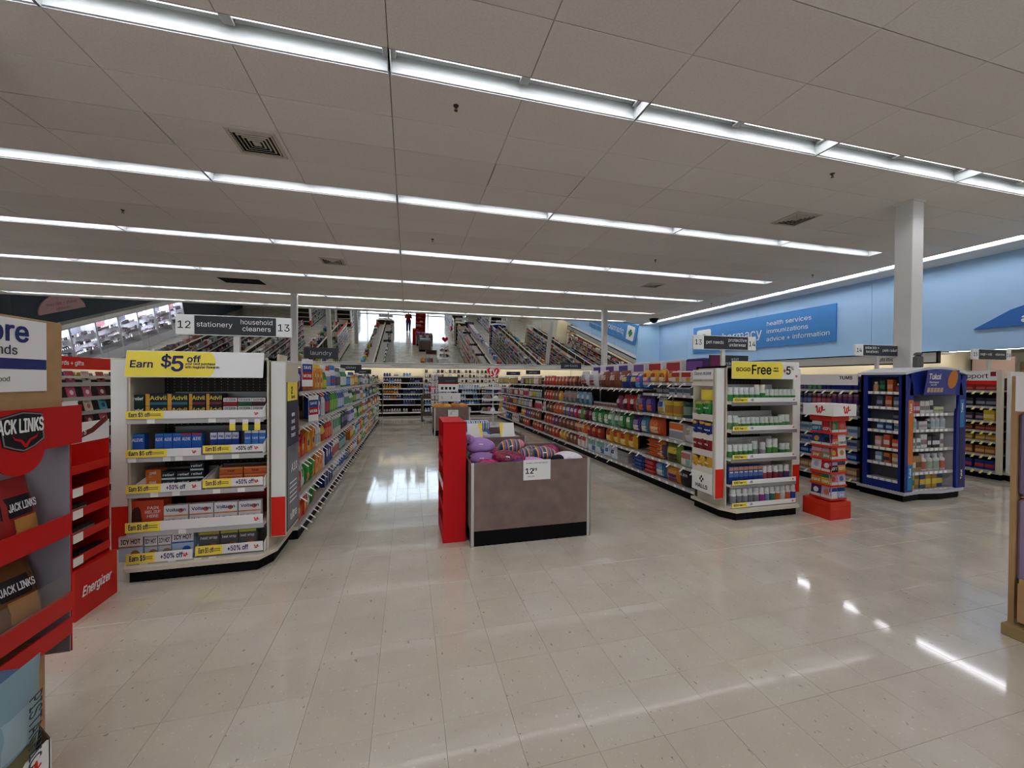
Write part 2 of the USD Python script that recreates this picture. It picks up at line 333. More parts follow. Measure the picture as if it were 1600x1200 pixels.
for x, y, lab in ((-1.93, 4.92, 'dusty square air vent between the first and second light rows'), (5.98, 4.95, 'dark square air vent near the big white column'), (-1.93, 9.62, 'square air vent between third and fourth light rows'), (6.44, 9.6, 'dark open air vent near the far light row ends')):
    put(KV, 'air_vent', lab, 'air vent', None, (x, y, CEIL - .001))
solo('return_grille', cat([bx(-4.95, -3.95, 12.27, 12.86, CEIL - .006, CEIL - .001)] + [bx(-4.95, -3.95, 12.3 + k * .06, 12.31 + k * .06, CEIL - .012, CEIL - .006) for k in range(9)]), VD, 'black return air grille in the ceiling beyond the fourth light row', 'grille')
BRASS = mat('sprinkler_metal', '#4a443c', .4, .8)
def sprinkler(p):
    part(p, 'escutcheon', lathe([(.028, 0), (.026, -.006), (.012, -.01)][::-1], 12), BRASS)
    part(p, 'body', cat([lathe([(.006, -.03), (.008, -.02), (.01, -.005)], 8), bx(-.014, -.011, -.002, .002, -.045, -.02), bx(.011, .014, -.002, .002, -.045, -.02)]), BRASS)
    part(p, 'deflector', lathe([(.004, -.052), (.018, -.05), (.018, -.048), (.004, -.046)], 10), BRASS)
KS = kind('sprinkler', sprinkler)
for x, y, lab in ((.45, 3.95, 'small sprinkler head just beyond the nearest light row, middle'), (5.32, 3.95, 'small sprinkler head near the right end of second light row'), (.45, 7.8, 'small sprinkler head between second and third light rows'), (5.34, 7.78, 'small sprinkler head before the third light row on the right'), (-4.45, 7.79, 'small sprinkler head over the far left aisles'), (.45, 11.6, 'tiny sprinkler head beyond the fourth light row'), (5.34, 11.6, 'tiny sprinkler head on the right beyond the fourth light row'), (9.9, 7.8, 'small sprinkler head near the blue wall'), (10.2, 11.6, 'tiny sprinkler head near the far blue corner')):
    put(KS, 'sprinkler_head', lab, 'sprinkler', None, (x, y, CEIL))
dc = thing('dome_camera', 'black dome security camera under the ceiling by the blue corner', 'camera', loc=(10.35, 15.15, CEIL))
part(dc, 'mount', lathe([(.2, -.03), (.2, 0)], 20), mat('camera_white', '#2a2a2a', .5)); part(dc, 'dome', lathe([(.01, -.2), (.08, -.185), (.14, -.14), (.17, -.08), (.18, -.03)], 20), mat('smoked_dome', '#0b0b0c', .12), smooth=50)
# ------------------------------------------------------------------ goods: builders that return (part, mesh, colour, smooth) with the front towards -y and the base at z = 0
def g_carton(w, h, d, c, band=None, words=None, wc='#ffffff', side=None, patch=None, wz=.55, th=None):
    o = [('carton', bevbox(-w / 2, w / 2, -d / 2, d / 2, 0, h, .002), c, False)]
    f = -d / 2
    if band: o.append(('printed_band', cat([bx(-w / 2 + .001, w / 2 - .001, f - .0006, f, h * a, h * b) for a, b, _ in band[:1]]), band[0][2], False))
    if band and len(band) > 1: o.append(('printed_band', bx(-w / 2 + .001, w / 2 - .001, f - .0007, f, h * band[1][0], h * band[1][1]), band[1][2], False))
    if side: o.append(('side_strip', bx(-w / 2 - .0005, -w / 2 + w * side[0], f - .0008, f, .001, h - .001), side[1], False))
    if patch: o.append(('printed_patch', moved(lathe([(0.001, -.0006), (patch[2], -.0006), (patch[2], .0003)], 12), (w * patch[0], f, h * patch[1]), rx=90), patch[3], False))
    if words: o.append(('lettering', text(words, th or min(.022, h * .28), (side[0] * w / 2 if side else 0), f - .0008, h * wz, .0006, True, width=min(w * .8, len(words) * (th or min(.022, h * .28)) * .75)), wc, False))
    return o
def g_bottle(r, h, c, cap, lab=None, sy=1.0, capr=.62, caph=.2, stripe=None, n=14, shoulder=.75):
    hb = h * (1 - caph)
    o = [('bottle_body', lathe([(r * .94, 0), (r, .006), (r, hb * shoulder), (r * .93, hb * (shoulder + .1)), (r * capr * .9, hb * .97), (r * capr * .9, hb)], n, sy=sy), c, 40),
         ('cap', lathe([(r * capr, hb), (r * capr, h - .004), (r * capr * .9, h)], n, sy=sy), cap, 40)]
    if lab: o.append(('label_band', lathe([(r, hb * .12), (r * 1.012, hb * .13), (r * 1.012, hb * (shoulder - .08)), (r, hb * (shoulder - .07))], n, sy=sy), lab, 40))
    if stripe: o.append(('label_stripe', lathe([(r, hb * .3), (r * 1.02, hb * .31), (r * 1.02, hb * .46), (r, hb * .47)], n, sy=sy), stripe, 40))
    return o
def g_can(r, h, c, lid, lab=None, n=14):
    o = [('tub_body', lathe([(r * .95, 0), (r, .004), (r, h * .84), (r * .97, h * .85)], n), c, 40), ('lid', lathe([(r * 1.03, h * .85), (r * 1.04, h * .97), (r * .98, h)], n), lid, 40)]
    if lab: o.append(('label_band', lathe([(r, h * .18), (r * 1.015, h * .19), (r * 1.015, h * .68), (r, h * .7)], n), lab, 40))
    return o
def g_jug(w, h, d, c, cap, lab, lab2=None):
    body = Polygon([(-w / 2, 0), (w / 2, 0), (w / 2, h * .5), (w * .42, h * .8), (w * .12, h * .86), (-w * .1, h * .86), (-w * .42, h * .74), (-w / 2, h * .5)]).buffer(-.012).buffer(.012, 3)
    hole = affinity.scale(Point(w * .25, h * .6).buffer(1, 3), w * .09, h * .13)
    full = body.difference(hole); slim = body.buffer(-.012, 2).difference(hole.buffer(.006, 2))
    o = [('jug_body', cat([moved(prism(full, d - .03), (0, -d / 2 + .015, 0)), moved(prism(slim, d), (0, -d / 2, 0))]), c, False),
         ('cap', lathe([(w * .17, h * .84), (w * .17, h * .97), (w * .15, h)], 12, c=(-w * .02, 0)), cap, 40),
         ('label_panel', moved(prism(sbox(-w * .38, h * .1, w * .14, h * .62).buffer(-.008).buffer(.008, 3), .002), (0, -d / 2 - .0012, 0)), lab, False)]
    if lab2: o.append(('label_patch', moved(prism(affinity.scale(Point(-w * .12, h * .38).buffer(1, 4), w * .2, h * .12), .002), (0, -d / 2 - .0022, 0)), lab2, False))
    return o
def g_spray(w, h, d, c, trig, lab):
    o = [('bottle_body', lathe([(w * .48, 0), (w * .5, .01), (w * .5, h * .42), (w * .3, h * .62), (w * .17, h * .72)], 12, sy=d / w), c, 40),
         ('label_panel', lathe([(w * .5, h * .06), (w * .512, h * .07), (w * .512, h * .38), (w * .5, h * .39)], 12, sy=d / w), lab, 40)]
    t = Polygon([(-w * .5, h * .86), (-w * .5, h * .93), (-w * .3, h), (w * .3, h), (w * .38, h * .9), (w * .15, h * .8), (w * .15, h * .72), (-w * .15, h * .72), (-w * .15, h * .82), (-w * .28, h * .72), (-w * .34, h * .73), (-w * .25, h * .86)])
    o.append(('trigger_head', moved(prism(t, d * .45), (0, -d * .22, 0)), trig, False))
    return o
def pillow(w, h, d, nx=6, nz=8, crimp=.06, seed=0, taper=.12):
    f, b = [], []; rr = random.Random(seed)
    for j in range(nz + 1):
        v = j / nz; z = h * v
        for i in range(nx + 1):
            u = i / nx; x = (u - .5) * w * (1 - taper * v * v)
            side = max(0, 1 - abs(2 * u - 1) ** 3) ** .6
            vert = (min(1, .55 + v * 2.2)) * max(0, min(1, (1 - crimp - v) / .3)) ** .7 if v < 1 - crimp else 0
            t = d / 2 * side * vert * (1 + .1 * (rr.random() - .5)) + .0012
            f.append((x, -t, z)); b.append((x, t, z))
    v = f + b; n = len(f); F = []
    for j in range(nz):
        for i in range(nx):
            a = j * (nx + 1) + i
            for o, s in ((0, 1), (n, -1)):
                q = [a + o, a + 1 + o, a + nx + 2 + o, a + nx + 1 + o]
                F += [(q[0], q[1], q[2]), (q[0], q[2], q[3])] if s > 0 else [(q[0], q[2], q[1]), (q[0], q[3], q[2])]
    for i in range(nx): F += [(i, n + i, n + i + 1), (i, n + i + 1, i + 1)]; a = nz * (nx + 1) + i; F += [(a, a + 1, n + a + 1), (a, n + a + 1, n + a)]
    for j in range(nz):
        for e, s in ((0, 1), (nx, -1)):
            a, c = j * (nx + 1) + e, (j + 1) * (nx + 1) + e
            F += [(a, c, n + c), (a, n + c, n + a)] if s > 0 else [(a, n + c, c), (a, n + a, n + c)]
    return trimesh.Trimesh(v, F, process=False)
def g_bag(w, h, d, c, lab=None, patch=None, top=None, words=None, wc='#ffffff', seed=0):
    m = pillow(w, h, d, seed=seed); o = [('bag', m, c, True)]
    V = np.array(m.vertices); nfront = len(V) // 2
    def on_front(u0, u1, v0, v1, off):   # a printed panel that follows the front of the bag
        g = []; nz, nx = 8, 6
        def at(u, v):
            a, b = min(u, .999) * nx, min(v, .999) * nz; i, j = int(a), int(b); p = lambda i, j: V[j * (nx + 1) + i]
            s, t = a - i, b - j
            return (1 - s) * (1 - t) * p(i, j) + s * (1 - t) * p(i + 1, j) + (1 - s) * t * p(i, j + 1) + s * t * p(i + 1, j + 1)
        n = 5
        F = []
        pts = [at(u0 + (u1 - u0) * i / n, v0 + (v1 - v0) * j / n) - [0, off, 0] for j in range(n + 1) for i in range(n + 1)]
        bk = [p + [0, off * .8, 0] for p in pts]; k = len(pts)
        for j in range(n):
            for i in range(n):
                a = j * (n + 1) + i; F += [(a, a + 1, a + n + 2), (a, a + n + 2, a + n + 1), (a + k, a + n + 2 + k, a + 1 + k), (a + k, a + n + 1 + k, a + n + 2 + k)]
        return trimesh.Trimesh(pts + bk, F, process=False)
    if lab: o.append(('printed_panel', on_front(.12, .88, .45, .74, .002), lab, True))
    if patch: o.append(('printed_patch', on_front(.3, .85, .1, .42, .002), patch, True))
    if top: o.append(('crimped_top', on_front(.02, .98, .84, .99, .0015), top, True))
    if words: o.append(('lettering', text(words, h * .11, 0, -d * .57, h * .54, .001, True, width=w * .6), wc, False))
    return o
def g_flatbag(w, h, d, c, lab=None, seed=0):   # a filled bag that lies on its back
    rr = random.Random(seed); rings = []
    for z, k in ((0, .86), (.12, .97), (.4, 1.0), (.7, .98), (.9, .9), (1, .7)):
        rings.append([(k * w / 2 * math.copysign(abs(math.cos(a)) ** .35, math.cos(a)), k * d / 2 * math.copysign(abs(math.sin(a)) ** .35, math.sin(a)), h * z) for a in np.linspace(0, 2 * math.pi, 24, endpoint=False)])
    o = [('bag', loft(rings), c, 50), ('crimped_end', bevbox(-w * .46, w * .46, -d * .54, -d * .47, h * .42, h * .5, .003), c, False)]
    if lab: o.append(('printed_panel', bevbox(-w * .34, w * .34, -d * .508, -d * .49, h * .2, h * .8, .002), lab, False))
    return o
def g_pack(w, h, d, c, lab, patch=None):       # a plastic wrapped pack
    o = [('pack', bevbox(-w / 2, w / 2, -d / 2, d / 2, 0, h, .018), c, False), ('printed_panel', bevbox(-w * .42, w * .42, -d / 2 - .0015, -d / 2 + .004, h * .5, h * .88, .002), lab, False)]
    if patch: o.append(('printed_patch', bevbox(w * .02, w * .4, -d / 2 - .0015, -d / 2 + .004, h * .12, h * .46, .002), patch, False))
    return o
def g_card(w, h, c, blister, top='#f2f2f2', d=.03):  # hang card with a blister
    return [('backing_card', bevbox(-w / 2, w / 2, -.001, .001, 0, h, .0006), c, False), ('header', bx(-w / 2 + .001, w / 2 - .001, -.0018, -.001, h * .78, h * .97), top, False),
            ('blister', bevbox(-w * .36, w * .36, -d, -.001, h * .1, h * .7, .008), blister, False)]
class Goods:
    def __init__(s, key, parts, name, cat_, desc, lite=False):
        s.name, s.cat, s.desc = name, cat_, desc
        b = np.array([p[1].bounds for p in parts]); lo, hi = b[:, 0].min(0), b[:, 1].max(0)
        s.w, s.d, s.h, s.lo = hi[0] - lo[0], hi[1] - lo[1], hi[2], lo
        def build(pr):
            if lite: tint_part(pr, parts[0][0], [(m, c) for _, m, c, _ in parts])
            else:
                for n, m, c, sm in parts: part(pr, n, m, c, sm)
        s.path = kind(('goods', key, lite), build)
STORE = {}
def G(shape, args, name, cat_, desc, lite=False):
    k = (shape.__name__, repr(args), lite)
    if k not in STORE: STORE[k] = Goods(k, shape(*args[0], **args[1]) if isinstance(args, tuple) and len(args) == 2 and isinstance(args[1], dict) else shape(*args), name, cat_, desc, lite)
    g = STORE[k]
    return g
SEEN = {}
class Face:
    """a shelf front: plane 'at' (x or y), looking along dirn: '+x', '-x', '-y', '+y'; s runs along it"""
    def __init__(s, at, dirn): s.at, s.dirn = at, dirn; s.rz = {'-y': 0, '+x': 90, '+y': 180, '-x': -90}[dirn]
    def loc(s, t, back, z): return {'-y': (t, s.at + back, z), '+y': (t, s.at - back, z), '+x': (s.at - back, t, z), '-x': (s.at + back, t, z)}[s.dirn]
def facing(F, s0, n, g, z, where, setback=.03, gap=.006, stack=1, name=None, desc=None, group=None, turn=0, jit=True, rank=True):
    """n units of one kind side by side from s0 on; returns where the next kind may start"""
    t = s0
    base = f'{desc or g.desc} {where}'; c_ = SEEN.get(base, 0); SEEN[base] = c_ + 1
    if c_: where = where + ', ' + NTH[min(c_, 15)] + ' batch'
    for k in range(n):
        for q in range(stack):
            rz = F.rz + (R.uniform(-3, 3) if jit else 0) + turn
            x, y, zz = F.loc(t + g.w / 2, setback + g.d / 2 + (R.uniform(0, .012) if jit else 0), z + q * (g.h + .0005))
            ds = desc or g.desc
            lab = f'{NTH[k]} {ds} of its row {where}' if rank and n > 1 and stack == 1 and k < len(NTH) else f'{["lower", "upper", "topmost"][q]} {ds} {where}' if stack > 1 else f'{ds} {where}'
            if len(lab.split()) > 16: lab = lab.replace(' of its row', '')
            if len(lab.split()) > 16: lab = lab.replace(' shelf', '').replace(' gondola', ' rack')
            put(g.path, name or g.name, lab, g.cat, (group or f'{ds} {where}'), (x, y, zz), rz)
        t += g.w + gap
    return t
# ---- shop fittings
STEEL = mat('shelf_beige', '#cfc7b2', .45); KICK = mat('kick_black', '#040404', .65, spec=.15); PANEL = mat('panel_brown', '#3b332b', .75); PLANK = mat('shelf_plank', '#aaa399', .5); RAIL = mat('price_rail', '#b9b8b6', .3); TAGW = mat('tag_white', '#efeee6', .5); TAGY = mat('tag_yellow', '#e8e094', .5)
LIP = mat('lip_cream', '#ddd8cb', .45); RED = mat('panel_red', '#d8200f', .5); SIGNY = mat('sign_yellow', '#fae350', .5); SIGNW = mat('sign_white', '#ecebe6', .45); NAVY = mat('ink_navy', '#23235f', .5); INK = mat('ink_black', '#15151a', .5); CHAR = mat('sign_charcoal', '#34363a', .5)
def flag(F, t, z, m_=None, yel=False, L=.075, ang=38):
    """a price tag that sticks out of the rail and hangs down at an angle"""
    m = moved(bx(-.016, .016, -L, 0, -.0006, .0006), rx=ang)
    return moved(m, F.loc(t, -.001, z), rz=F.rz)
def flat_tag(F, t, z, w=.05, h=.034):
    return moved(bx(-w / 2, w / 2, -.0015, 0, -h / 2, h / 2), F.loc(t, 0, z), rz=F.rz)
def shelf_run(th, F, a, b, z, depth=.42, tags=(), flags=(), rail=True, plankm=PLANK, yellow=(), rm=RAIL):
    def slab(s0, s1, b0, b1, z0, z1):
        p, q = F.loc(s0, b0, z0), F.loc(s1, b1, z1); return bx(min(p[0], q[0]), max(p[0], q[0]), min(p[1], q[1]), max(p[1], q[1]), z0, z1)
    sh = part(th, 'shelf', slab(a + .003, b - .003, .004, depth, z - .02, z), plankm)
    if rail: part(sh, 'price_rail', slab(a + .002, b - .002, -.002, .004, z - .034, z + .004), rm)
    for t in tags: part(sh, 'price_tag', flat_tag(Face(F.at + {'+x': .0025, '-x': -.0025, '-y': -.0025, '+y': .0025}[F.dirn], F.dirn), t, z - .015), TAGW)
    for t in flags: part(sh, 'shelf_flag', flag(F, t, z - .012), TAGY if t in yellow else TAGW)
    return sh
def gondola(label, x0, x1, y0, y1, H=1.5, name='gondola_shelving'):
    th = thing(name, label, 'shelving')
    part(th, 'kick_plate', bx(x0 + .012, x1 - .012, y0 + .005, y1 - .005, 0, .085), KICK)
    part(th, 'base_deck', bevbox(x0 + .01, x1 - .01, y0, y1, .085, .115, .004), STEEL)
    xc = (x0 + x1) / 2
    part(th, 'centre_panel', bx(xc - .03, xc + .03, y0 + .01, y1 - .01, .115, H), PANEL)
    part(th, 'top_cap', bevbox(xc - .04, xc + .04, y0, y1, H, H + .025, .004), STEEL)
    for k, y in enumerate(np.arange(y0, y1 + .01, 1.22)): part(th, 'upright', bx(xc - .045, xc + .045, min(y, y1 - .04), min(y, y1 - .04) + .035, .115, H), STEEL)
    return th
PAL = ['#c23a2c', '#e8a23a', '#3a66b0', '#2f7f4c', '#e9e4d8', '#7b3f8c', '#3aa0b8', '#d8d24a', '#8a5a3a', '#e46f9a', '#2b2b33', '#b7c7d8', '#d9722c', '#f0f0ec', '#5c8f3c', '#9aa0a8']
def small_goods(name, label, catg, slots, seed, pal=PAL, hmax=.2):
    """packed goods too many and too small to tell apart: boxes, tubs and bottles of many colours in one object. slots: (face, s0, s1, z, height, depth)"""
    rr = random.Random(seed); V, Fc, C = [], [], []; nv = 0
    ub = bx(-.5, .5, 0, 1, 0, 1); uc = lathe([(.45, 0), (.45, .85), (.2, 1)], 6, c=(0, .5)); un = lathe([(.22, 0), (.22, 1)], 6, c=(0, .5))
    U = {k: (np.array(m.vertices), np.array(m.faces)) for k, m in (('b', ub), ('c', uc), ('n', un))}
    for F, a, b, z, h, dep in slots:
        ca, sa = math.cos(math.radians(F.rz)), math.sin(math.radians(F.rz)); rot = np.array([[ca, sa, 0], [-sa, ca, 0], [0, 0, 1.]])
        t = a + .01
        while t < b - .04:
            w = rr.uniform(.05, .13); n = rr.randint(1, 4); hh = h * rr.uniform(.55, .97); c = rr.choice(pal); c2 = rr.choice(pal); sh = rr.random()
            for k in range(n):
                if t + w > b: t = b; break
                if rr.random() < .93:
                    d = min(dep, .1 + .1 * rr.random())
                    if sh < .5: m = [('b', (w - .006, d, hh), (0, 0, 0), c), ('b', (w - .016, .003, hh * .35), (0, -.001, hh * .35), c2)]
                    else: m = [('c', (w, w, hh * .82), (0, 0, 0), c), ('n', (w, w, hh * .18), (0, 0, hh * .82), c2)]
                    o = np.array(F.loc(t + w / 2, .03, z))
                    for key, sc, off, cc in m:
                        v, f = U[key]; p = (v * sc + off) @ rot + o
                        V.append(p); Fc.append(f + nv); C.append(np.tile(mute(cc), (len(v), 1))); nv += len(v)
                t += w
    if not V: return
    pr = part('/World', name, (np.vstack(V), np.vstack(Fc)), TINT); UsdGeom.PrimvarsAPI(pr).CreatePrimvar('tint', Sdf.ValueTypeNames.Color3fArray, 'vertex').Set(Vt.Vec3fArray.FromNumpy(np.vstack(C).astype(np.float32)))
    data(pr, label=label, category=catg, kind='stuff')
    return pr
# ------------------------------------------------------------------ end displays (endcaps)
HIN, YE = .475, 3.60
def side_wing(label, x0, x1, loc, deep=.46):
    """the box that hangs beside an end display: white front above, red below"""
    t = thing('side_wing', label, 'display panel', loc=loc); w = x1 - x0
    part(t, 'carcass', bevbox(x0, x1, .08, deep, .21, 1.675, .004), STEEL)
    part(t, 'front_panel', bx(x0 + .006, x1 - .006, .074, .081, .545, 1.665), WHITE, label='white upper front panel')
    part(t, 'kick_panel', bx(x0 + .006, x1 - .006, .074, .081, .22, .545), RED, label='red lower front panel')
    return t
def endcap(label, xc, zs, hz=(1.53, 1.735)):
    t = thing('end_display', label, 'shelving', loc=(xc, YE, 0)); F = Face(0, '-y')
    base = [(-.53, .42), (-.53, .1), (-.44, -.06), (.44, -.06), (.53, .1), (.53, .55), (-.53, .55)]
    P = Polygon(base); k = trimesh.creation.extrude_polygon(P.buffer(-.03, join_style=2), .085, engine='earcut'); part(t, 'kick_plate', k, KICK)
    d = trimesh.creation.extrude_polygon(P, .03, engine='earcut'); d.apply_translation((0, 0, .085)); part(t, 'base_deck', d, STEEL)
    part(t, 'back_panel', bx(-HIN, HIN, .5, .54, .115, 1.7), PANEL)
    hs = [moved(bx(-.004, .004, -.001, 0, -.004, .004), (x, .4985, z)) for x in np.arange(-.44, .45, .0508) for z in list(np.arange(1.4, 1.55, .0254)) + list(np.arange(1.05, 1.2, .0254)) + list(np.arange(.78, .9, .0254))]
    part(t, 'peg_holes', cat(hs), mat('peg_hole', '#8a8378', .8), kind='stuff')
    for s in (-1, 1): part(t, 'side_panel', bx(s * HIN, s * (HIN - .012), .06, .5, .115, 1.7), STEEL)
    part(t, 'top_panel', bx(-HIN, HIN, .05, .54, 1.68, 1.70), STEEL)
    return t
def strip(th, a, b, z, h=.055, yel=None, words=None, words2=None, tag=None, y=-.012, ym=SIGNY):
    """card strip in front of the goods, the left part yellow"""
    s = part(th, 'sign_strip', bx(a, b, y, y + .002, z, z + h), SIGNW)
    if yel: part(s, 'yellow_field', bx(a, a + yel, y - .001, y, z, z + h), ym)
    if words: part(s, 'lettering', text(words, h * .5, a + .02, y - .002, z + h * .28, .0008, True, center=False, width=min(len(words) * h * .3, (yel or 9) * .55)), NAVY)
    if words2: part(s, 'lettering', text(words2, h * .5, a + (yel or 0) + .035, y - .002, z + h * .28, .0008, True, center=False, width=len(words2) * h * .24), NAVY)
    if yel: part(s, 'small_print', cat([bx(a + yel * .62, a + yel * .93, y - .0016, y - .001, z + h * q, z + h * (q + .1)) for q in (.35, .55)]), mat('ink_faded', '#9a8a3a', .6))
    part(s, 'logo', w_logo(h * .4, b - .045, y - .0015, z + h * .3), RED)
    return s
def stroke(pts, r): return None
def w_logo(h, x, y, z):
    """a flowing script capital, as on the shop's own signs"""
    from shapely.geometry import LineString
    pts = [(0, .75), (.12, .95), (.22, .8), (.18, .3), (.3, .05), (.45, .3), (.52, .75), (.5, .3), (.62, .05), (.8, .35), (.9, .7), (.85, .95), (.75, .8), (.8, .5), (1.0, .42), (1.2, .5)]
    p = LineString(pts).buffer(.075, 2)
    m = prism(affinity.scale(p, h, h, origin=(0, 0)), .001); return moved(m, (x - h * .6, y - .001, z))
def wlogo_part(parent, h, x, y, z, rz=0): return part(parent, 'logo', moved(w_logo(h, 0, 0, 0), (x, y, z), rz=rz), RED)

ZL = (1.215, .925, .655, .36, .125)
ecl = endcap('tall end display of pain relief boxes under the wide yellow saving sign', -1.585, ZL); F0 = Face(0, '-y')
for k, z in enumerate(ZL):
    shelf_run(ecl, F0, -.46, .46, z, depth=.48, tags=[[-.3, .1], [-.42, -.2, -.12, .08, .26, .38][:5], [-.28, -.14, .13, .3], [-.1], [-.35, -.17, 0, .1]][k], plankm=STEEL)
for x in (.22, .31, .395): ht = part(ecl, 'hanging_tag', bx(x, x + .04, -.006, -.0045, ZL[0] - .1, ZL[0] - .01), TAGW); part(ht, 'yellow_field', bx(x, x + .04, -.0066, -.006, ZL[0] - .1, ZL[0] - .045), SIGNY)
strip(ecl, -.455, .455, ZL[0] + .005, .06, .24, 'Earn $5 off')
strip(ecl, -.455, .03, ZL[1] + .005, .06, .26, 'Earn $5 off'); strip(ecl, .04, .455, ZL[1] + .02, .06, .19, 'Earn $5 off', '+50% off')
strip(ecl, -.455, .03, ZL[2] + .005, .065, .22, 'Earn $5 off', '+50% off'); strip(ecl, .04, .455, ZL[2] + .02, .065, .19, 'Earn $5 off', '+50% off')
strip(ecl, -.46, .455, ZL[3] + .005, .075, .22, 'Earn $5 off')
strip(ecl, -.455, -.03, ZL[4] + .005, .075, .18, 'Earn $5', '+50% off'); strip(ecl, -.01, .455, ZL[4] + .02, .075, .18, 'Earn $5 off', '+50% off')
# price trays with grey back plates and sloping cheeks
for q, (a, b, z, h) in enumerate(((-.3, .45, ZL[0], .2), (-.3, .45, ZL[1], .2), (-.4, .02, ZL[2], .13), (.05, .455, ZL[2], .14), (-.02, .455, ZL[4], .18))):
    tr = thing('card_tray', ['grey card back plate behind the top row of boxes', 'grey card back plate behind the blue boxes', 'pale card tray under teal and orange boxes', 'pale card tray under the orange boxes', 'white card tray round the grey boxes on the base'][q], 'tray', loc=(-1.585, YE, 0))
    part(tr, 'back_plate', moved(bx(a, b, 0, .003, 0, h), (0, .3, z + .002), rx=-8), mat('card_grey', '#9a9894', .5))
    for x in ((a, b) if q > 1 else (b,)): part(tr, 'cheek', moved(trimesh.creation.extrude_polygon(Polygon([(0.005, 0), (.3, 0), (.3, h), (.28, h), (0.005, .07)]), .003, engine='earcut').apply_transform(np.array([[0, 0, 1, 0], [1, 0, 0, 0], [0, 1, 0, 0], [0, 0, 0, 1.]])), (x, 0, z + .002)), SIGNW)
# header sign
hd = thing('header_sign', 'yellow and white header sign promising five dollars off', 'sign', loc=(-1.59, YE - .01, 1.535))
part(hd, 'sign_board', moved(bevbox(-.46, .46, 0, .01, 0, .205, .003), rx=-9), SIGNW)
yp = sbox(-.455, .006, .08, .2).union(affinity.scale(Point(.08, .103).buffer(1, 12), .045, .097)).buffer(0)
part(hd, 'yellow_field', moved(moved(prism(yp, .002), (0, -.002, 0)), rx=-9), SIGNY)
hl = [text('Earn', .052, -.355, -.0035, .075, .001, True), text('$', .085, -.2, -.0035, .082, .001, True), text('5', .115, -.125, -.0035, .05, .001, True), text('off', .05, -.02, -.0035, .12, .001, True),
      text('your next purchase', .018, .025, -.0035, .098, .001, True, width=.2), text('with Register Rewards', .018, .04, -.0035, .072, .001, True, width=.23)]
part(hd, 'lettering', moved(cat(hl), rx=-9), NAVY)
# wings
wl1 = side_wing('white side wing with red foot, at the red battery stand', -.6, -.485, (-1.585, YE, 0))
wl2 = side_wing('white side wing with red foot and a dark poster, by the laundry aisle', .485, .6, (-1.585, YE, 0))
POST = mat('poster_navy', '#2a2c48', .35); POST2 = mat('poster_grey', '#6d6e78', .4)
pz = part(wl2, 'poster', bx(.6, .604, .09, .45, .24, 1.5), POST, label='dark blue grey poster on the side')
part(pz, 'poster_field', bx(.604, .606, .1, .445, .26, .95), POST2)
part(pz, 'lettering', cat([moved(text('A10', .07, 0, 0, 0, .001, True), (.6055, .3, .72), rz=90)] + [moved(bx(-.11, .11, -.001, 0, 0, .012), (.6055, .27, z), rz=90) for z in (.62, .58, .54, .5, .46)] + [moved(text(s, .03, 0, 0, 0, .001, True), (.6055, .27, z), rz=90) for s, z in (('NEW', 1.2), ('SAVE', 1.14), ('MORE', 1.08), ('TODAY', 1.02))] + [moved(text('ultra', .07, 0, 0, 0, .001, True), (.6055, .28, .31), rz=90)]), SIGNW)
pc = part(wl2, 'price_card', bx(.604, .607, .1, .4, 1.34, 1.5), SIGNY, label='yellow price card')
part(pc, 'lettering', cat([moved(text('2', .06, 0, 0, 0, .001, True), (.6085, .22, 1.4), rz=90), moved(text('1.00 off', .022, 0, 0, 0, .001, True), (.6085, .25, 1.36), rz=90)]), INK)

# goods on the left end display; positions from the left edge of the shelf
FL0 = Face(YE, '-y')
def LX(px): return -2.07 + (px - 203) * .004368
z = ZL[0] + .002
g = G(g_carton, ((.076, .09, .09, '#0e2e22'), dict(words='relief', patch=(0, .6, .02, '#123d2c'))), 'medicine_box', 'box', 'dark green square medicine box'); facing(FL0, LX(206), 1, g, z, 'at the left of the top shelf', .1, stack=2, jit=False)
def advil(w, face, acc, d): return G(g_carton, ((w, .094, .1, face), dict(words='Advil', wc='#f3d83a', side=(.2, '#e8a52c'), band=[(.08, .3, acc)], wz=.5, th=.03)), 'pain_relief_box', 'box', d)
facing(FL0, LX(225), 1, advil(.14, '#15202e', '#2f6f78', 'wide navy pain reliever box with teal edge'), z, 'first pair from the left', .1, stack=2, jit=False)
facing(FL0, LX(258), 1, advil(.135, '#15222b', '#2c6a86', 'navy pain reliever box with blue edge'), z, 'second pair from the left', .1, stack=2, jit=False)
facing(FL0, LX(291), 1, advil(.11, '#171a26', '#7a2430', 'narrow navy pain reliever box with dark red edge'), z, 'third pair from the left', .1, stack=2, jit=False)
facing(FL0, LX(318), 1, advil(.11, '#171a28', '#8a2a34', 'narrow navy pain reliever box with dark red edge'), z, 'fourth pair from the left', .1, stack=2, jit=False)
for px, c, d in ((345, '#9c2431', 'red and white migraine tablet box'), (369, '#235c40', 'green and white migraine tablet box'), (392, '#4a1d20', 'maroon and white migraine tablet box')):
    facing(FL0, LX(px), 1, G(g_carton, ((.1, .068, .08, c), dict(band=[(.5, .95, '#efeeea')], words='EXCEDRIN', wc='#1b1b22', wz=.58, th=.018)), 'migraine_box', 'box', d), z + .02, 'stacked at the top shelf end', .1, stack=2, jit=False)
z = ZL[1] + .002
al = lambda w, acc, d: G(g_carton, ((w, .168, .06, '#1f63c0'), dict(words='ALEVE', wc='#ffffff', band=[(.0, .3, '#1a4fa6'), (.9, 1., acc)], wz=.66, th=.024)), 'naproxen_box', 'box', d)
t = facing(FL0, LX(206), 1, al(.085, '#2a7bd6', 'blue naproxen box set apart at the left'), z, 'on the second shelf', .08, jit=False)
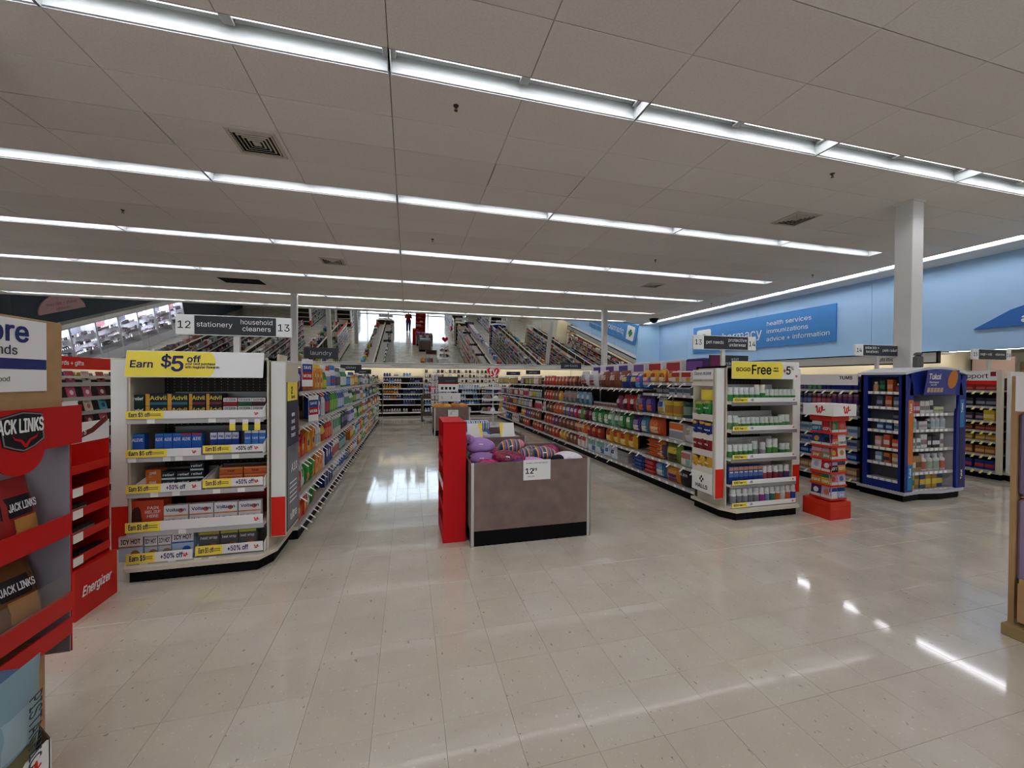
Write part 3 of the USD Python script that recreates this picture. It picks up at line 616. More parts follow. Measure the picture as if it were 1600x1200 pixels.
facing(FL0, LX(241), 3, al(.056, '#2a7bd6', 'blue naproxen box'), z, 'in the middle of second shelf', .08, gap=.003, jit=False)
facing(FL0, LX(281), 2, al(.068, '#b23a52', 'blue naproxen box with pink top stripe'), z, 'on the second shelf', .08, gap=.003, jit=False)
facing(FL0, LX(326), 4, G(g_carton, ((.048, .15, .05, '#1d3f9a'), dict(band=[(.62, .98, '#dfe6f2'), (.0, .2, '#e9edf5')], words='PM', wc='#1d3f9a', wz=.7, th=.02)), 'tablet_box', 'box', 'narrow white topped blue box'), z + .02, 'right of centre on second shelf', .08, gap=.003, jit=False)
facing(FL0, LX(381), 3, G(g_carton, ((.05, .16, .05, '#2857b8'), dict(band=[(.84, .98, '#eef2f8'), (.3, .8, '#3f86dd')], words='back', wc='#ffffff', wz=.55, th=.018)), 'tablet_box', 'box', 'bright blue slim tablet box'), z + .02, 'at the right end of second shelf', .08, gap=.003, jit=False)
z = ZL[2] + .002
facing(FL0, LX(222), 1, G(g_carton, ((.1, .075, .09, '#ee7a1f'), dict(words='gel', patch=(-.2, .3, .014, '#f5a34a'))), 'ointment_box', 'box', 'plain orange ointment box'), z, 'at the left of third shelf', .12, stack=2, jit=False)
for px, c, d in ((245, '#1d3a44', 'slate'), (268, '#143038', 'dark teal'), (289, '#15232a', 'blackish')):
    facing(FL0, LX(px), 1, G(g_carton, ((.095, .064, .09, c), dict(band=[(.0, .22, '#dfe9ea')], words='relief', wz=.45)), 'ointment_box', 'box', d + ' ointment box with pale lower edge'), z, 'in the third shelf tray', .13, stack=2 if px < 280 else 3, jit=False)
for k, px in enumerate((336, 376)):
    facing(FL0, LX(px), 1, G(g_carton, ((.168, .06, .07, '#f0772a'), dict(band=[(.0, .16, '#d95a1c'), (.8, .97, '#f7b98a')], words='heat', wc='#7a1d10', wz=.4)), 'heat_rub_box', 'box', 'long orange heat rub box'), z + .02, ['in the left stack of third shelf', 'in the right stack of third shelf'][k], .13, stack=2, jit=False)
z = ZL[3] + .002
tb = thing('tester_box', 'orange and navy promotional box with a figure print on the fourth shelf', 'box', loc=(LX(230), YE + .13, z)); w = .215
part(tb, 'carton', bevbox(-w / 2, w / 2, -.06, .06, 0, .22, .003), '#e2542a'); part(tb, 'navy_base', bx(-w / 2 + .002, w / 2 - .002, -.0612, -.06, .002, .05), '#25265c')
part(tb, 'picture', moved(prism(Polygon([(-.1, .06), (-.03, .06), (-.035, .1), (-.04, .15), (-.055, .175), (-.075, .17), (-.09, .15), (-.1, .11)]), .001), (0, -.0615, 0)), '#4a2c26')
part(tb, 'lettering', cat([text('PAIN', .022, .04, -.0612, .15, .001, True), text('RELIEF', .022, .04, -.0612, .118, .001, True), text('HERE', .022, .04, -.0612, .086, .001, True)]), '#f4e9e2')
for k in range(4):
    facing(FL0, LX(256) + k * .17, 1, G(g_carton, ((.162, .085, .05, '#ecebe8'), dict(words='Voltaren', wc='#24306e', patch=(.2, .5, .018, '#d9702a'), band=[(.0, .12, '#e98a3c')], wz=.45, th=.024)), 'gel_box', 'box', 'white and orange gel box'), z, ['first', 'second', 'third', 'fourth'][k] + ' stack on the fourth shelf', .06, stack=2, jit=False)
bc = thing('back_card', 'dark red back card about a travel size, behind the gel boxes', 'sign', loc=(-1.5, YE + .3, ZL[3] + .002))
part(bc, 'card', bx(-.3, .4, 0, .004, 0, .27), mat('card_red', '#8a1a1c', .5)); part(bc, 'lettering', text('100g + FREE 20g Travel Size', .026, .05, -.001, .22, .001, width=.42), '#d88a84')
z = ZL[4] + .002
ih = lambda w, h, d, c, band: G(g_carton, ((w, h, d, c), dict(band=[(.62, .96, '#fbf9f4'), (.55, .6, band)], words='ICY HOT', wc='#20202a', patch=(.18, .28, .03, band), wz=.7, th=.034)), 'pain_patch_box', 'box', 'pale blue pain patch box')
facing(FL0, LX(191), 1, ih(.155, .19, .2, '#c4d6e6', '#a8743a'), z, 'with brown disc, far left on base', .05, jit=False, desc='wide pale pain patch box'); facing(FL0, LX(228), 1, ih(.085, .18, .2, '#ccd8e2', '#b08a58'), z, 'left of its twin on the base', .05, jit=False, desc='narrow pale pain patch box')
facing(FL0, LX(248.5), 1, ih(.085, .18, .2, '#ccd8e2', '#b08a58'), z, 'right of its twin on the base', .05, jit=False, desc='narrow pale pain patch box'); facing(FL0, LX(269.5), 1, ih(.145, .2, .2, '#bcd4ec', '#2b5fb4'), z, 'with blue disc, in middle of base', .05, jit=False, desc='large pale blue pain patch box')
for k, (px, w) in enumerate(((310, .145), (344.5, .125), (374, .125))):
    facing(FL0, LX(px), 1, G(g_carton, ((w, .165, .06, '#5a5a5c'), dict(band=[(.84, .96, '#d8d03a')], words='heat wrap', wc='#e4e4e4', patch=(.2, .2, .035, '#b9643a'), wz=.62, th=.022)), 'heat_wrap_box', 'box', 'grey heat wrap box'), z + .02, ['first from left', 'middle one', 'last at right'][k] + ' in the white tray', .05, jit=False)

# ------------------------------------------------------------------ right end display
ZR = (1.29, .975, .66, .375, .125)
XE = 3.905; FR0 = Face(YE, '-y')
ecr = endcap('end display of supplement bottles under the buy one get one sign', XE, ZR)
for k, z in enumerate(ZR):
    shelf_run(ecr, F0, -.46, .46, z, depth=.46, plankm=LIP, rm=mat('rail_silver', '#a9a9ac', .25, .6))
    strip(ecr, -.45, .44, z + .006, .05, .2, 'BOGO Free', '+5%', y=-.012)
    part(ecr, 'back_card', moved(bx(-.47, .4, 0, .003, 0, .2), (0, .26, z + .002), rx=-6), mat('card_pale', '#cfcfca', .5))
wr1 = side_wing('white side wing with red foot, left of the supplement display', -.6, -.485, (XE, YE, 0), .11); wr2 = side_wing('white side wing with red foot, beside the gift card stand', .485, .6, (XE, YE, 0))
hd = thing('header_sign', 'yellow and white header sign reading buy one get one free', 'sign', loc=(XE, YE - .01, 1.555))
part(hd, 'sign_board', bevbox(-.47, .47, 0, .01, 0, .195, .003), SIGNW)
yp = sbox(-.47, .006, .2, .19).union(affinity.scale(Point(.2, .098).buffer(1, 12), .035, .092)).buffer(0)
part(hd, 'yellow_field', moved(prism(yp, .002), (0, -.002, 0)), SIGNY)
part(hd, 'lettering', cat([text('BOGO', .04, -.32, -.0035, .085, .001, True, width=.19), text('Free', .1, -.07, -.0035, .055, .001, True, width=.27), text('mix &', .018, .13, -.0035, .115, .001, True), text('match', .018, .13, -.0035, .085, .001, True), text('5', .09, .31, -.0035, .055, .001, True), text('%', .04, .365, -.0035, .105, .001)]), INK)
part(hd, 'plus_mark', text('+', .06, .255, -.0035, .07, .001, True), '#c84a30'); wlogo_part(hd, .03, .43, -.001, .02)
supp = lambda r, h, capc, lab: G(g_bottle, ((r, h, '#dfe6da', capc, lab), dict(caph=.24, capr=.9)), 'supplement_bottle', 'bottle', 'small white capped supplement bottle with green label')
def RX(px): return 3.44 + (px - 1135) * .00909
rows = [[(1136, 6, .036, .135, '#e9ece6', '#3f8f4a'), (1177, 2, .037, .165, '#efe8c8', '#3f8f4a'), (1193, 7, .031, .11, '#dfe8dc', '#3f8f4a')],
        [(1136, 2, .036, .135, '#dfe8dc', '#6d9a66'), (1149, 10, .032, .11, '#e6eee2', '#4d9454'), (1217, 2, .036, .13, '#e2ecd8', '#6aa05a')],
        [(1137, 5, .034, .12, '#e9ece6', '#3f8f4a'), (1175, 1, .036, .15, '#dfe8dc', '#7d9c76'), (1188, 1, .035, .13, '#e9ece6', '#a0a0a0'), (1198, 2, .037, .17, '#e9ece6', '#5a9c4a'), (1219, 2, .032, .11, '#e9ece6', '#4d9454')]]
for r, row in enumerate(rows):
    for q, (px, n, rad, h, cc, lab) in enumerate(row):
        facing(FR0, RX(px), n, supp(rad, h + .035, cc, lab), ZR[r] + .002, f'in {["left", "middle", "right", "far right", "last"][q]} group on the {ORD[r]} shelf', .04, gap=.001)
t = facing(FR0, RX(1137), 7, G(g_carton, ((.064, .2, .06, '#20408c'), dict(band=[(.76, .95, '#c98a70'), (.4, .6, '#5a78b8')], words='men', wz=.62)), 'vitamin_carton', 'box', 'navy vitamin carton with copper top'), ZR[3] + .002, 'on the fourth shelf', .04, gap=.003, jit=False)
for k, c in enumerate(('#b9455a', '#a03848', '#8c2f46', '#7a3a5a', '#4a4468')): t = facing(FR0, t + .004, 1, G(g_bottle, ((.036, .18, '#eceae4', '#eceae4', c), dict(caph=.26, capr=.88, shoulder=.86)), 'vitamin_bottle', 'bottle', ['rose', 'crimson', 'dark red', 'plum', 'violet'][k] + ' labelled white vitamin bottle'), ZR[3] + .002, 'on the fourth shelf', .04)
t = RX(1142)
for k, (c, d) in enumerate((('#8c8c90', 'grey'), ('#84848a', 'slate'), ('#909096', 'silver'), ('#7c7c84', 'dark grey'), ('#8a8a92', 'pewter'), ('#a0308a', 'magenta'), ('#7a88a8', 'blue grey'), ('#2f7a68', 'teal'), ('#e0662a', 'orange'), ('#d8d4cc', 'plain'), ('#d8603a', 'orange red'), ('#24459c', 'royal blue'))):
    t = facing(FR0, t, 1, G(g_bottle, ((.037, .19, '#ecebe8', '#f2f2f0', c), dict(caph=.26, capr=.86, shoulder=.86)), 'vitamin_bottle', 'bottle', d + ' labelled white vitamin bottle'), ZR[4] + .002, 'on the lowest shelf', .03, gap=.002)
# cough drop wing on the left side of the right end display, open towards the pet aisle
XW = 3.405
hw = thing('cough_drop_wing', 'cream side rack of cough drop bags beside the supplement display', 'rack', loc=(0, 0, 0)); FW = Face(XW, '-x')
part(hw, 'back_board', bx(XW + .015, XW + .02 - .002, 3.722, 4.03, .27, 1.66), STEEL)
for yy in (3.715, 4.03): part(hw, 'side_edge', bx(XW - .1, XW + .015, yy, yy + .008, .27, 1.66), STEEL)
ZW = (1.12, .9, .71, .52)
for k, zz in enumerate(ZW):
    part(hw, 'shelf', bx(XW - .1, XW + .015, 3.723, 4.03, zz - .01, zz), STEEL); part(hw, 'lip', bx(XW - .105, XW - .1, 3.714, 4.04, zz - .045, zz + .03), LIP)
part(hw, 'foot_panel', bx(XW - .105, XW - .1, 3.714, 4.04, .25, .475), SIGNW)
part(hw, 'lettering', moved(text('HALLS', .045, 0, 0, 0, .001, True), (XW - .106, 3.88, .29), rz=-90), INK)
part(hw, 'emblem', cat([moved(moved(lathe([(.001, 0), (.011, 0), (.011, .001)], 6, sy=1.6), (0, 0, 0), rx=90), (XW - .1055, 3.88 + .022 * math.cos(a), .395 + .026 * math.sin(a)), rz=-90) for a in (0, 1.57, 3.14, 4.71)]), INK)
part(hw, 'header', bx(XW - .105, XW - .1, 3.714, 4.04, 1.55, 1.66), SIGNW); part(hw, 'lettering', moved(text('Save more', .04, 0, 0, 0, .001, width=.27, slant=.15), (XW - .106, 3.88, 1.6), rz=-90), INK)
part(hw, 'header', bx(XW - .103, XW - .1, 3.714, 4.04, 1.475, 1.525), LIP); part(hw, 'price_card', bx(XW - .06, XW - .057, 3.74, 3.95, 1.31, 1.43), SIGNY)
FWB = Face(XW - .098, '-x')
for zz, n, c, top, d, hh in ((ZW[0], 2, '#2f8f3c', '#b8b23a', 'green cough drop bag', .17), (ZW[1], 3, '#1c2f86', '#e0b020', 'blue cough drop bag with yellow top', .15), (ZW[2], 3, '#8c1420', '#a01c24', 'dark red cough drop bag', .16), (ZW[3], 3, '#e0aa1c', '#e8b82a', 'golden yellow cough drop bag', .13)):
    for k in range(n):
        g = G(g_bag, ((.115, hh + .02, .085, c), dict(words='HALLS', top=top, seed=k)), 'cough_drop_bag', 'bag', d)
        x, y, q = FWB.loc(3.78 + k * .1 if n == 3 else 3.81 + k * .12, .045, zz + .001)
        put(g.path, g.name, f'{d} in the cream side rack', 'bag', d + 's', (x, y, q), -90 + R.uniform(-14, 14), rx=R.uniform(10, 26))
# ------------------------------------------------------------------ household gondola (left) and pet gondola (right)
def flags_for(a, b, n, seed): rr = random.Random(seed); return sorted(rr.uniform(a + .05, b - .05) for _ in range(n))
ZG = (1.40, 1.07, .73, .40, .125)
gl = gondola('long gondola of laundry and cleaning goods behind the left end display', -2.15, -1.0, 4.15, 15.4, H=1.52, name='laundry_gondola')
FL1, FL2 = Face(-1.0, '+x'), Face(-2.15, '-x')
ys = [4.17 + k * 1.22 for k in range(9)] + [15.39]
NF = [7, 7, 7, 6, 5, 4, 3, 2, 2]
for k in range(9):
    a, b = ys[k], ys[k + 1]
    for q, z in enumerate(ZG):
        fl = [a + .06 + i * (b - a - .1) / NF[k] for i in range(NF[k])]
        shelf_run(gl, FL1, a, b, z, .5 if q < 4 else .55, flags=[f + R.uniform(-.03, .03) for f in fl], yellow=())
    for z in ZG: shelf_run(gl, FL2, a, b, z, .5, rail=False)
def W(shelf, where): return f'on the {shelf} shelf of the laundry gondola, {where}'
L1 = [  # shelf, y start, count, goods
 (0, 4.22, 2, (g_bag, (.17, .24, .1, '#5b3f8f'), dict(lab='#d9cfe8', patch='#e08a3a', top='#6f55a8')), 'detergent_bag', 'bag', 'purple detergent pod bag'),
 (0, 4.60, 2, (g_bag, (.16, .28, .1, '#e87722'), dict(lab='#f4c33a', patch='#c23a2c', top='#e8641c')), 'detergent_bag', 'bag', 'orange detergent pod bag'),
 (0, 4.95, 3, (g_jug, (.15, .3, .1, '#e9962a', '#f0d23a', '#f4d05a', '#c83a2a'), {}), 'detergent_jug', 'jug', 'amber detergent jug'),
 (0, 5.46, 2, (g_spray, (.11, .3, .07, '#2f9a3f', '#f3f3f0', '#d8e43a'), {}), 'spray_bottle', 'bottle', 'green trigger spray bottle'),
 (0, 5.75, 2, (g_bottle, (.05, .3, '#e9e6e0', '#d8401f', '#8aa4c8'), dict(sy=.7)), 'cleaner_bottle', 'bottle', 'white cleaner bottle with red cap'),
 (0, 6.02, 3, (g_bottle, (.055, .32, '#e4e6ea', '#2b8fd0', '#3c66b8', ), dict(sy=.7, stripe='#c83a3a')), 'softener_bottle', 'bottle', 'white softener bottle with blue label'),
 (0, 6.5, 3, (g_bottle, (.05, .3, '#b9bcc2', '#6f7078', '#5a5a62'), dict(sy=.7)), 'softener_bottle', 'bottle', 'silver softener bottle'),
 (0, 6.95, 4, (g_bottle, (.052, .31, '#2f8f4a', '#e9e9e6', '#f0f0ee'), dict(sy=.7)), 'softener_bottle', 'bottle', 'green softener bottle'),
 (0, 7.55, 2, (g_can, (.1, .2, '#2f6fc0', '#f0f0f0', '#6fb0e0'), {}), 'detergent_tub', 'tub', 'blue lidded detergent tub'),
 (1, 4.22, 1, (g_bottle, (.045, .28, '#e0512a', '#ececea', '#f08a4a'), dict(sy=.75)), 'bleach_bottle', 'bottle', 'lone orange stain remover bottle'),
 (1, 4.95, 2, (g_jug, (.18, .3, .11, '#1f4fb0', '#f0c030', '#e8e8f0', '#e8622a'), {}), 'detergent_jug', 'jug', 'royal blue detergent jug with yellow cap'),
 (1, 5.4, 2, (g_bottle, (.05, .29, '#ecebe7', '#e0512a', '#d8d8d4'), dict(sy=.75)), 'stain_remover', 'bottle', 'white bottle with orange cap'),
 (1, 5.66, 2, (g_bottle, (.065, .29, '#2a4f9c', '#2a4f9c', '#c84a52'), dict(sy=.75)), 'softener_bottle', 'bottle', 'blue softener bottle with pink label'),
 (1, 6.0, 4, (g_bottle, (.065, .3, '#5aa83a', '#3f8f2f', '#8cc45a'), dict(sy=.75)), 'softener_bottle', 'bottle', 'lime green softener bottle'),
 (1, 6.6, 4, (g_bottle, (.065, .29, '#4a6fc0', '#7fa0dc', '#c9d6ee'), dict(sy=.75)), 'softener_bottle', 'bottle', 'periwinkle softener bottle'),
 (1, 7.25, 4, (g_bottle, (.06, .28, '#e4e6e2', '#7fc0c8', '#6fa890'), dict(sy=.75)), 'softener_bottle', 'bottle', 'white softener bottle with mint label'),
 (2, 4.22, 2, (g_jug, (.17, .27, .12, '#d2281f', '#ececea', '#e85a2a', '#f4d03a'), {}), 'detergent_jug', 'jug', 'red detergent jug'),
 (2, 4.62, 2, (g_jug, (.2, .29, .12, '#ec9a1e', '#f0b22a', '#f4b83a', '#3a3a7a'), {}), 'detergent_jug', 'jug', 'big golden orange detergent jug'),
 (2, 5.1, 2, (g_bottle, (.06, .27, '#ecebe6', '#ececec', '#b8c4cc'), dict(sy=.8)), 'bleach_bottle', 'bottle', 'white bleach bottle'),
 (2, 5.38, 2, (g_spray, (.12, .28, .08, '#e6d23a', '#3a66b0', '#c8452f'), {}), 'spray_bottle', 'bottle', 'yellow trigger spray bottle'),
 (2, 5.68, 3, (g_bottle, (.06, .27, '#c8372a', '#ececea', '#e87a5a'), dict(sy=.75)), 'cleaner_bottle', 'bottle', 'red floor cleaner bottle'),
 (2, 6.12, 5, (g_carton, (.12, .26, .1, '#d8e0d8'), dict(band=[(.3, .8, '#3f8f5c')])), 'cleaner_carton', 'box', 'white and green cleaner carton'),
 (2, 6.85, 5, (g_carton, (.12, .26, .1, '#1d2a4a'), dict(band=[(.35, .7, '#7a88a8')])), 'cleaner_carton', 'box', 'navy cleaner carton'),
 (3, 4.22, 1, (g_jug, (.17, .26, .12, '#d8301f', '#ececea', '#e86a3a', '#3a3a7a'), {}), 'detergent_jug', 'jug', 'scarlet detergent jug'),
 (3, 4.42, 1, (g_bag, (.14, .27, .09, '#e8ebe6'), dict(lab='#7fb85a')), 'detergent_bag', 'bag', 'white detergent bag'),
 (3, 4.6, 2, (g_bag, (.2, .28, .11, '#1f9a3a'), dict(lab='#3fb04a', patch='#e8a03a')), 'detergent_bag', 'bag', 'bright green detergent bag'),
 (3, 5.03, 2, (g_jug, (.2, .28, .12, '#f0941e', '#7a3f8c', '#f4b04a', '#e85a2a'), {}), 'detergent_jug', 'jug', 'orange detergent jug with purple cap'),
 (3, 5.47, 1, (g_bottle, (.06, .27, '#ecebe6', '#ececec', '#d8d8d8'), dict(sy=.8)), 'bleach_bottle', 'bottle', 'plain white bleach bottle'),
 (3, 5.62, 3, (g_carton, (.16, .28, .1, '#1a2f80'), dict(patch=(0, .5, .045, '#e8e8f0'))), 'dryer_sheet_box', 'box', 'navy dryer sheet box with white oval'),
 (3, 6.15, 4, (g_bottle, (.06, .27, '#e6e4e0', '#c84a3a', '#c86a6a'), dict(sy=.75)), 'cleaner_bottle', 'bottle', 'white cleaner bottle with pink label'),
 (3, 6.75, 5, (g_bottle, (.06, .26, '#3a6a6a', '#1d1d22', '#9ac0b8'), dict(sy=.75)), 'cleaner_bottle', 'bottle', 'dark teal cleaner bottle'),
 (4, 4.24, 2, (g_jug, (.19, .25, .12, '#e0431f', '#d8301f', '#e8702a', '#f4d03a'), {}), 'detergent_jug', 'jug', 'orange red detergent jug'),
 (4, 4.66, 1, (g_bag, (.14, .25, .09, '#e8ebe6'), dict(lab='#8cb8a0')), 'detergent_bag', 'bag', 'pale detergent bag'),
 (4, 4.84, 1, (g_bag, (.22, .26, .11, '#1f8f3a'), dict(lab='#3fa84a', patch='#e8703a')), 'detergent_bag', 'bag', 'large green detergent bag'),
 (4, 5.55, 4, (g_carton, (.14, .24, .1, '#1c2c70'), dict(side=(.12, '#dfe3ee'))), 'dryer_sheet_box', 'box', 'dark navy dryer sheet box with white edge'),
 (4, 6.2, 3, (g_bottle, (.075, .25, '#eceae6', '#ececec', '#d8d8d4'), dict(sy=.8, stripe='#3a66b0')), 'bleach_bottle', 'bottle', 'white bleach bottle with blue stripe'),
 (4, 6.75, 4, (g_bottle, (.07, .25, '#dfe4ee', '#2b5fb0', '#3a66b0'), dict(sy=.8)), 'bleach_bottle', 'bottle', 'pale blue bleach bottle'),
 (4, 7.4, 4, (g_bottle, (.06, .25, '#2a2a30', '#5fb0a8', '#8a8a92'), dict(sy=.8)), 'cleaner_bottle', 'bottle', 'black cleaner bottle'),
]
SH = ['top', 'second', 'middle', 'fourth', 'lowest']
def lay(lst, F, zs, words, ymax=99):
    ends = {}
    for q, y, n, (shape, a, k), nm, ct_, ds in lst:
        g = G(shape, (a, k), nm, ct_, ds); ends[q] = max(ends.get(q, 0), facing(F, y, n, g, zs[q] + .001, words(SH[q]), gap=.008))
    return ends
endsL = lay(L1, FL1, ZG, lambda s: f'on laundry gondola, {s} shelf')
# farther along: smaller in the picture, each unit still its own object, one mesh with its colours
def far_run(F, q, y0, y1, z, hmax, kinds, where, seed, gapp=.1, dy=.0):
    rr = random.Random(seed); t = y0; last = None
    while t < y1 - .15:
        if rr.random() < gapp: t += rr.uniform(.08, .3); continue
        k = rr.choice(kinds)
        if k is last: continue
        last = k; g = k
        n = max(1, min(rr.randint(2, 4), int((y1 - t) / (g.w + .008))))
        if g.h > hmax: t += .05; continue
        t = facing(F, t, n, g, z + .001, where, gap=.01)
def K(shape, a, k, nm, ct_, ds): return G(shape, (a, k), nm, ct_, ds, lite=True)
CLEAN = []
for c, cap, lab, d in (('#3a66b0', '#ececea', '#c9d6ee', 'blue'), ('#2f7f4c', '#ececea', '#9ac46a', 'green'), ('#ecebe6', '#c83a2a', '#e0a03a', 'white'), ('#c8372a', '#2a2a30', '#f0d0a0', 'red'), ('#e0a62e', '#3a66b0', '#f4e0a0', 'yellow'), ('#24242a', '#8a8a92', '#5f9090', 'black'), ('#9a7fc0', '#ececea', '#e0d4f0', 'lilac')):
    CLEAN.append(K(g_bottle, (.055, .26, c, cap, lab), dict(n=8, sy=.75), 'cleaner_bottle', 'bottle', d + ' cleaner bottle'))
for c, b, d in (('#d9722c', '#f4d05a', 'orange'), ('#2a4f7a', '#c8d4e0', 'dark blue'), ('#dfe0da', '#3f8f5c', 'white'), ('#5f9a3c', '#e8ecc0', 'lime')):
    CLEAN.append(K(g_carton, (.15, .22, .1, c), dict(band=[(.3, .75, b)]), 'cleaner_carton', 'box', d + ' cleaning product carton'))
for c, t_, l, d in (('#3fa0c0', '#ececea', '#e0ecf0', 'aqua'), ('#e8ecea', '#2f7f4c', '#7fb85a', 'white and green')):
    CLEAN.append(K(g_spray, (.1, .27, .07, c, t_, l), {}, 'spray_bottle', 'bottle', d + ' trigger spray bottle'))
for k in range(9):
    for q, z in enumerate(ZG):
        a = max(ys[k] + .02, endsL.get(q, 0) + .02)
        if a < ys[k + 1] - .2 and ys[k + 1] > 8.0:
            far_run(FL1, q, a, ys[k + 1] - .02, z, .31 if q else .5, CLEAN, f'on laundry gondola {NTH[k]} bay, {SH[q]} shelf', 100 + k * 10 + q)
small_goods('stationery_goods', 'stationery and paper goods on the hidden side of the laundry gondola, seen in the mirror', 'stationery', [(FL2, ys[k], ys[k + 1], z, .26, .3) for k in range(9) for z in ZG], 5)

# right gondola
gr = gondola('long gondola of pet food behind the supplement end display', 3.5, 4.65, 4.15, 15.7, H=1.5, name='pet_food_gondola')
FP, FP2 = Face(3.5, '-x'), Face(4.65, '+x')
ZP0 = (1.50, 1.34, 1.04, .72, .40, .125); ZP = (1.40, 1.03, .71, .41, .125)
yp_ = [4.17 + k * 1.22 for k in range(9)] + [15.69]
for k in range(9):
    a, b = yp_[k], yp_[k + 1]; n = [5, 6, 6, 5, 4, 3, 2, 2, 2][k]
    for q, z in enumerate(ZP0 if k == 0 else ZP):
        rr = random.Random(k * 7 + q); big = rr.random()
        shelf_run(gr, FP, a, b, z, (.5 if q < 2 else .5) if not (k == 0 and q == 1) else .35, tags=[a + .1 + i * .17 for i in range(6)] if k < 3 else (), flags=[a + .08 + i * (b - a - .1) / n + rr.uniform(-.03, .03) for i in range(n) if rr.random() < (.9 if q == 0 else .45)], yellow=())
    for z in ZP: shelf_run(gr, FP2, a, b, z, .5, rail=False)
def YP(px):
    u = 840 + px / 5; return 3.52 / math.tan(YAW + math.atan((u - 800) / F_PX))
# (shelf z, px of its left.. in the picture so far end, px near end, n, goods...)
PL = [
 (1.50, 1190, 2, (g_pack, (.2, .16, .14, '#e8e0d8', '#c8372a', '#e0a62e'), {}), 'treat_pack', 'pack', 'cream and red pet treat pack'),
 (1.50, 1060, 2, (g_bag, (.2, .18, .1, '#c8402a'), dict(lab='#f0b04a', patch='#f4e4c0')), 'treat_bag', 'bag', 'red pet treat bag'),
 (1.50, 985, 3, (g_bag, (.19, .19, .1, '#eab02c'), dict(lab='#c8402a', patch='#f4e4c0')), 'treat_bag', 'bag', 'golden pet treat bag'),
 (1.34, 1185, 3, (g_carton, (.14, .1, .1, '#c9d0d8'), dict(band=[(.3, .8, '#5a6a80')])), 'treat_carton', 'box', 'grey pet treat carton'),
 (1.34, 1080, 3, (g_carton, (.14, .09, .1, '#4a4a52'), dict(band=[(.3, .8, '#8a8a92')])), 'treat_carton', 'box', 'dark grey pet treat carton'),
 (1.04, 1175, 1, (g_can, (.075, .21, '#2f5a4a', '#3a6a52', '#8aa890'), {}), 'treat_tub', 'tub', 'dark green pet treat tub'),
 (1.04, 1098, 2, (g_can, (.085, .21, '#e8c83a', '#e8d24a', '#c8903a'), {}), 'treat_tub', 'tub', 'yellow pet treat tub'),
 (1.04, 985, 1, (g_bag, (.2, .25, .1, '#e4e8ee'), dict(lab='#3a66b0', patch='#e0b03a')), 'treat_bag', 'bag', 'white and blue pet treat pouch'),
 (.72, 1195, 1, (g_bag, (.16, .22, .1, '#ecebe6'), dict(lab='#b8a890')), 'treat_bag', 'bag', 'plain white pet food bag'),
 (.72, 1138, 1, (g_carton, (.3, .24, .16, '#e8e0d6'), dict(band=[(.6, .95, '#e8702a'), (.1, .5, '#9aa0b0')])), 'pet_food_carton', 'box', 'white and orange pet food carton'),
 (.40, 1190, 1, (g_pack, (.2, .2, .14, '#ece6e0', '#c87a7a', '#7fc8b8'), {}), 'pet_pad_pack', 'pack', 'white and pink pet pad pack'),
 (.40, 1105, 1, (g_bag, (.34, .28, .14, '#7a9a3a'), dict(lab='#e8c83a', patch='#4a3a2a')), 'dog_food_bag', 'bag', 'green dog food bag'),
 (.125, 1198, 1, (g_bag, (.27, .27, .16, '#1b1b1e'), dict(lab='#3a3a40', words='SLIDE', wc='#e8e8e8')), 'cat_litter_bag', 'bag', 'black cat litter carton bag'),
 (.125, 1102, 1, (g_bag, (.33, .27, .16, '#e8912a'), dict(lab='#f4b04a', patch='#5a2f7a')), 'cat_litter_bag', 'bag', 'orange cat litter bag'),
]
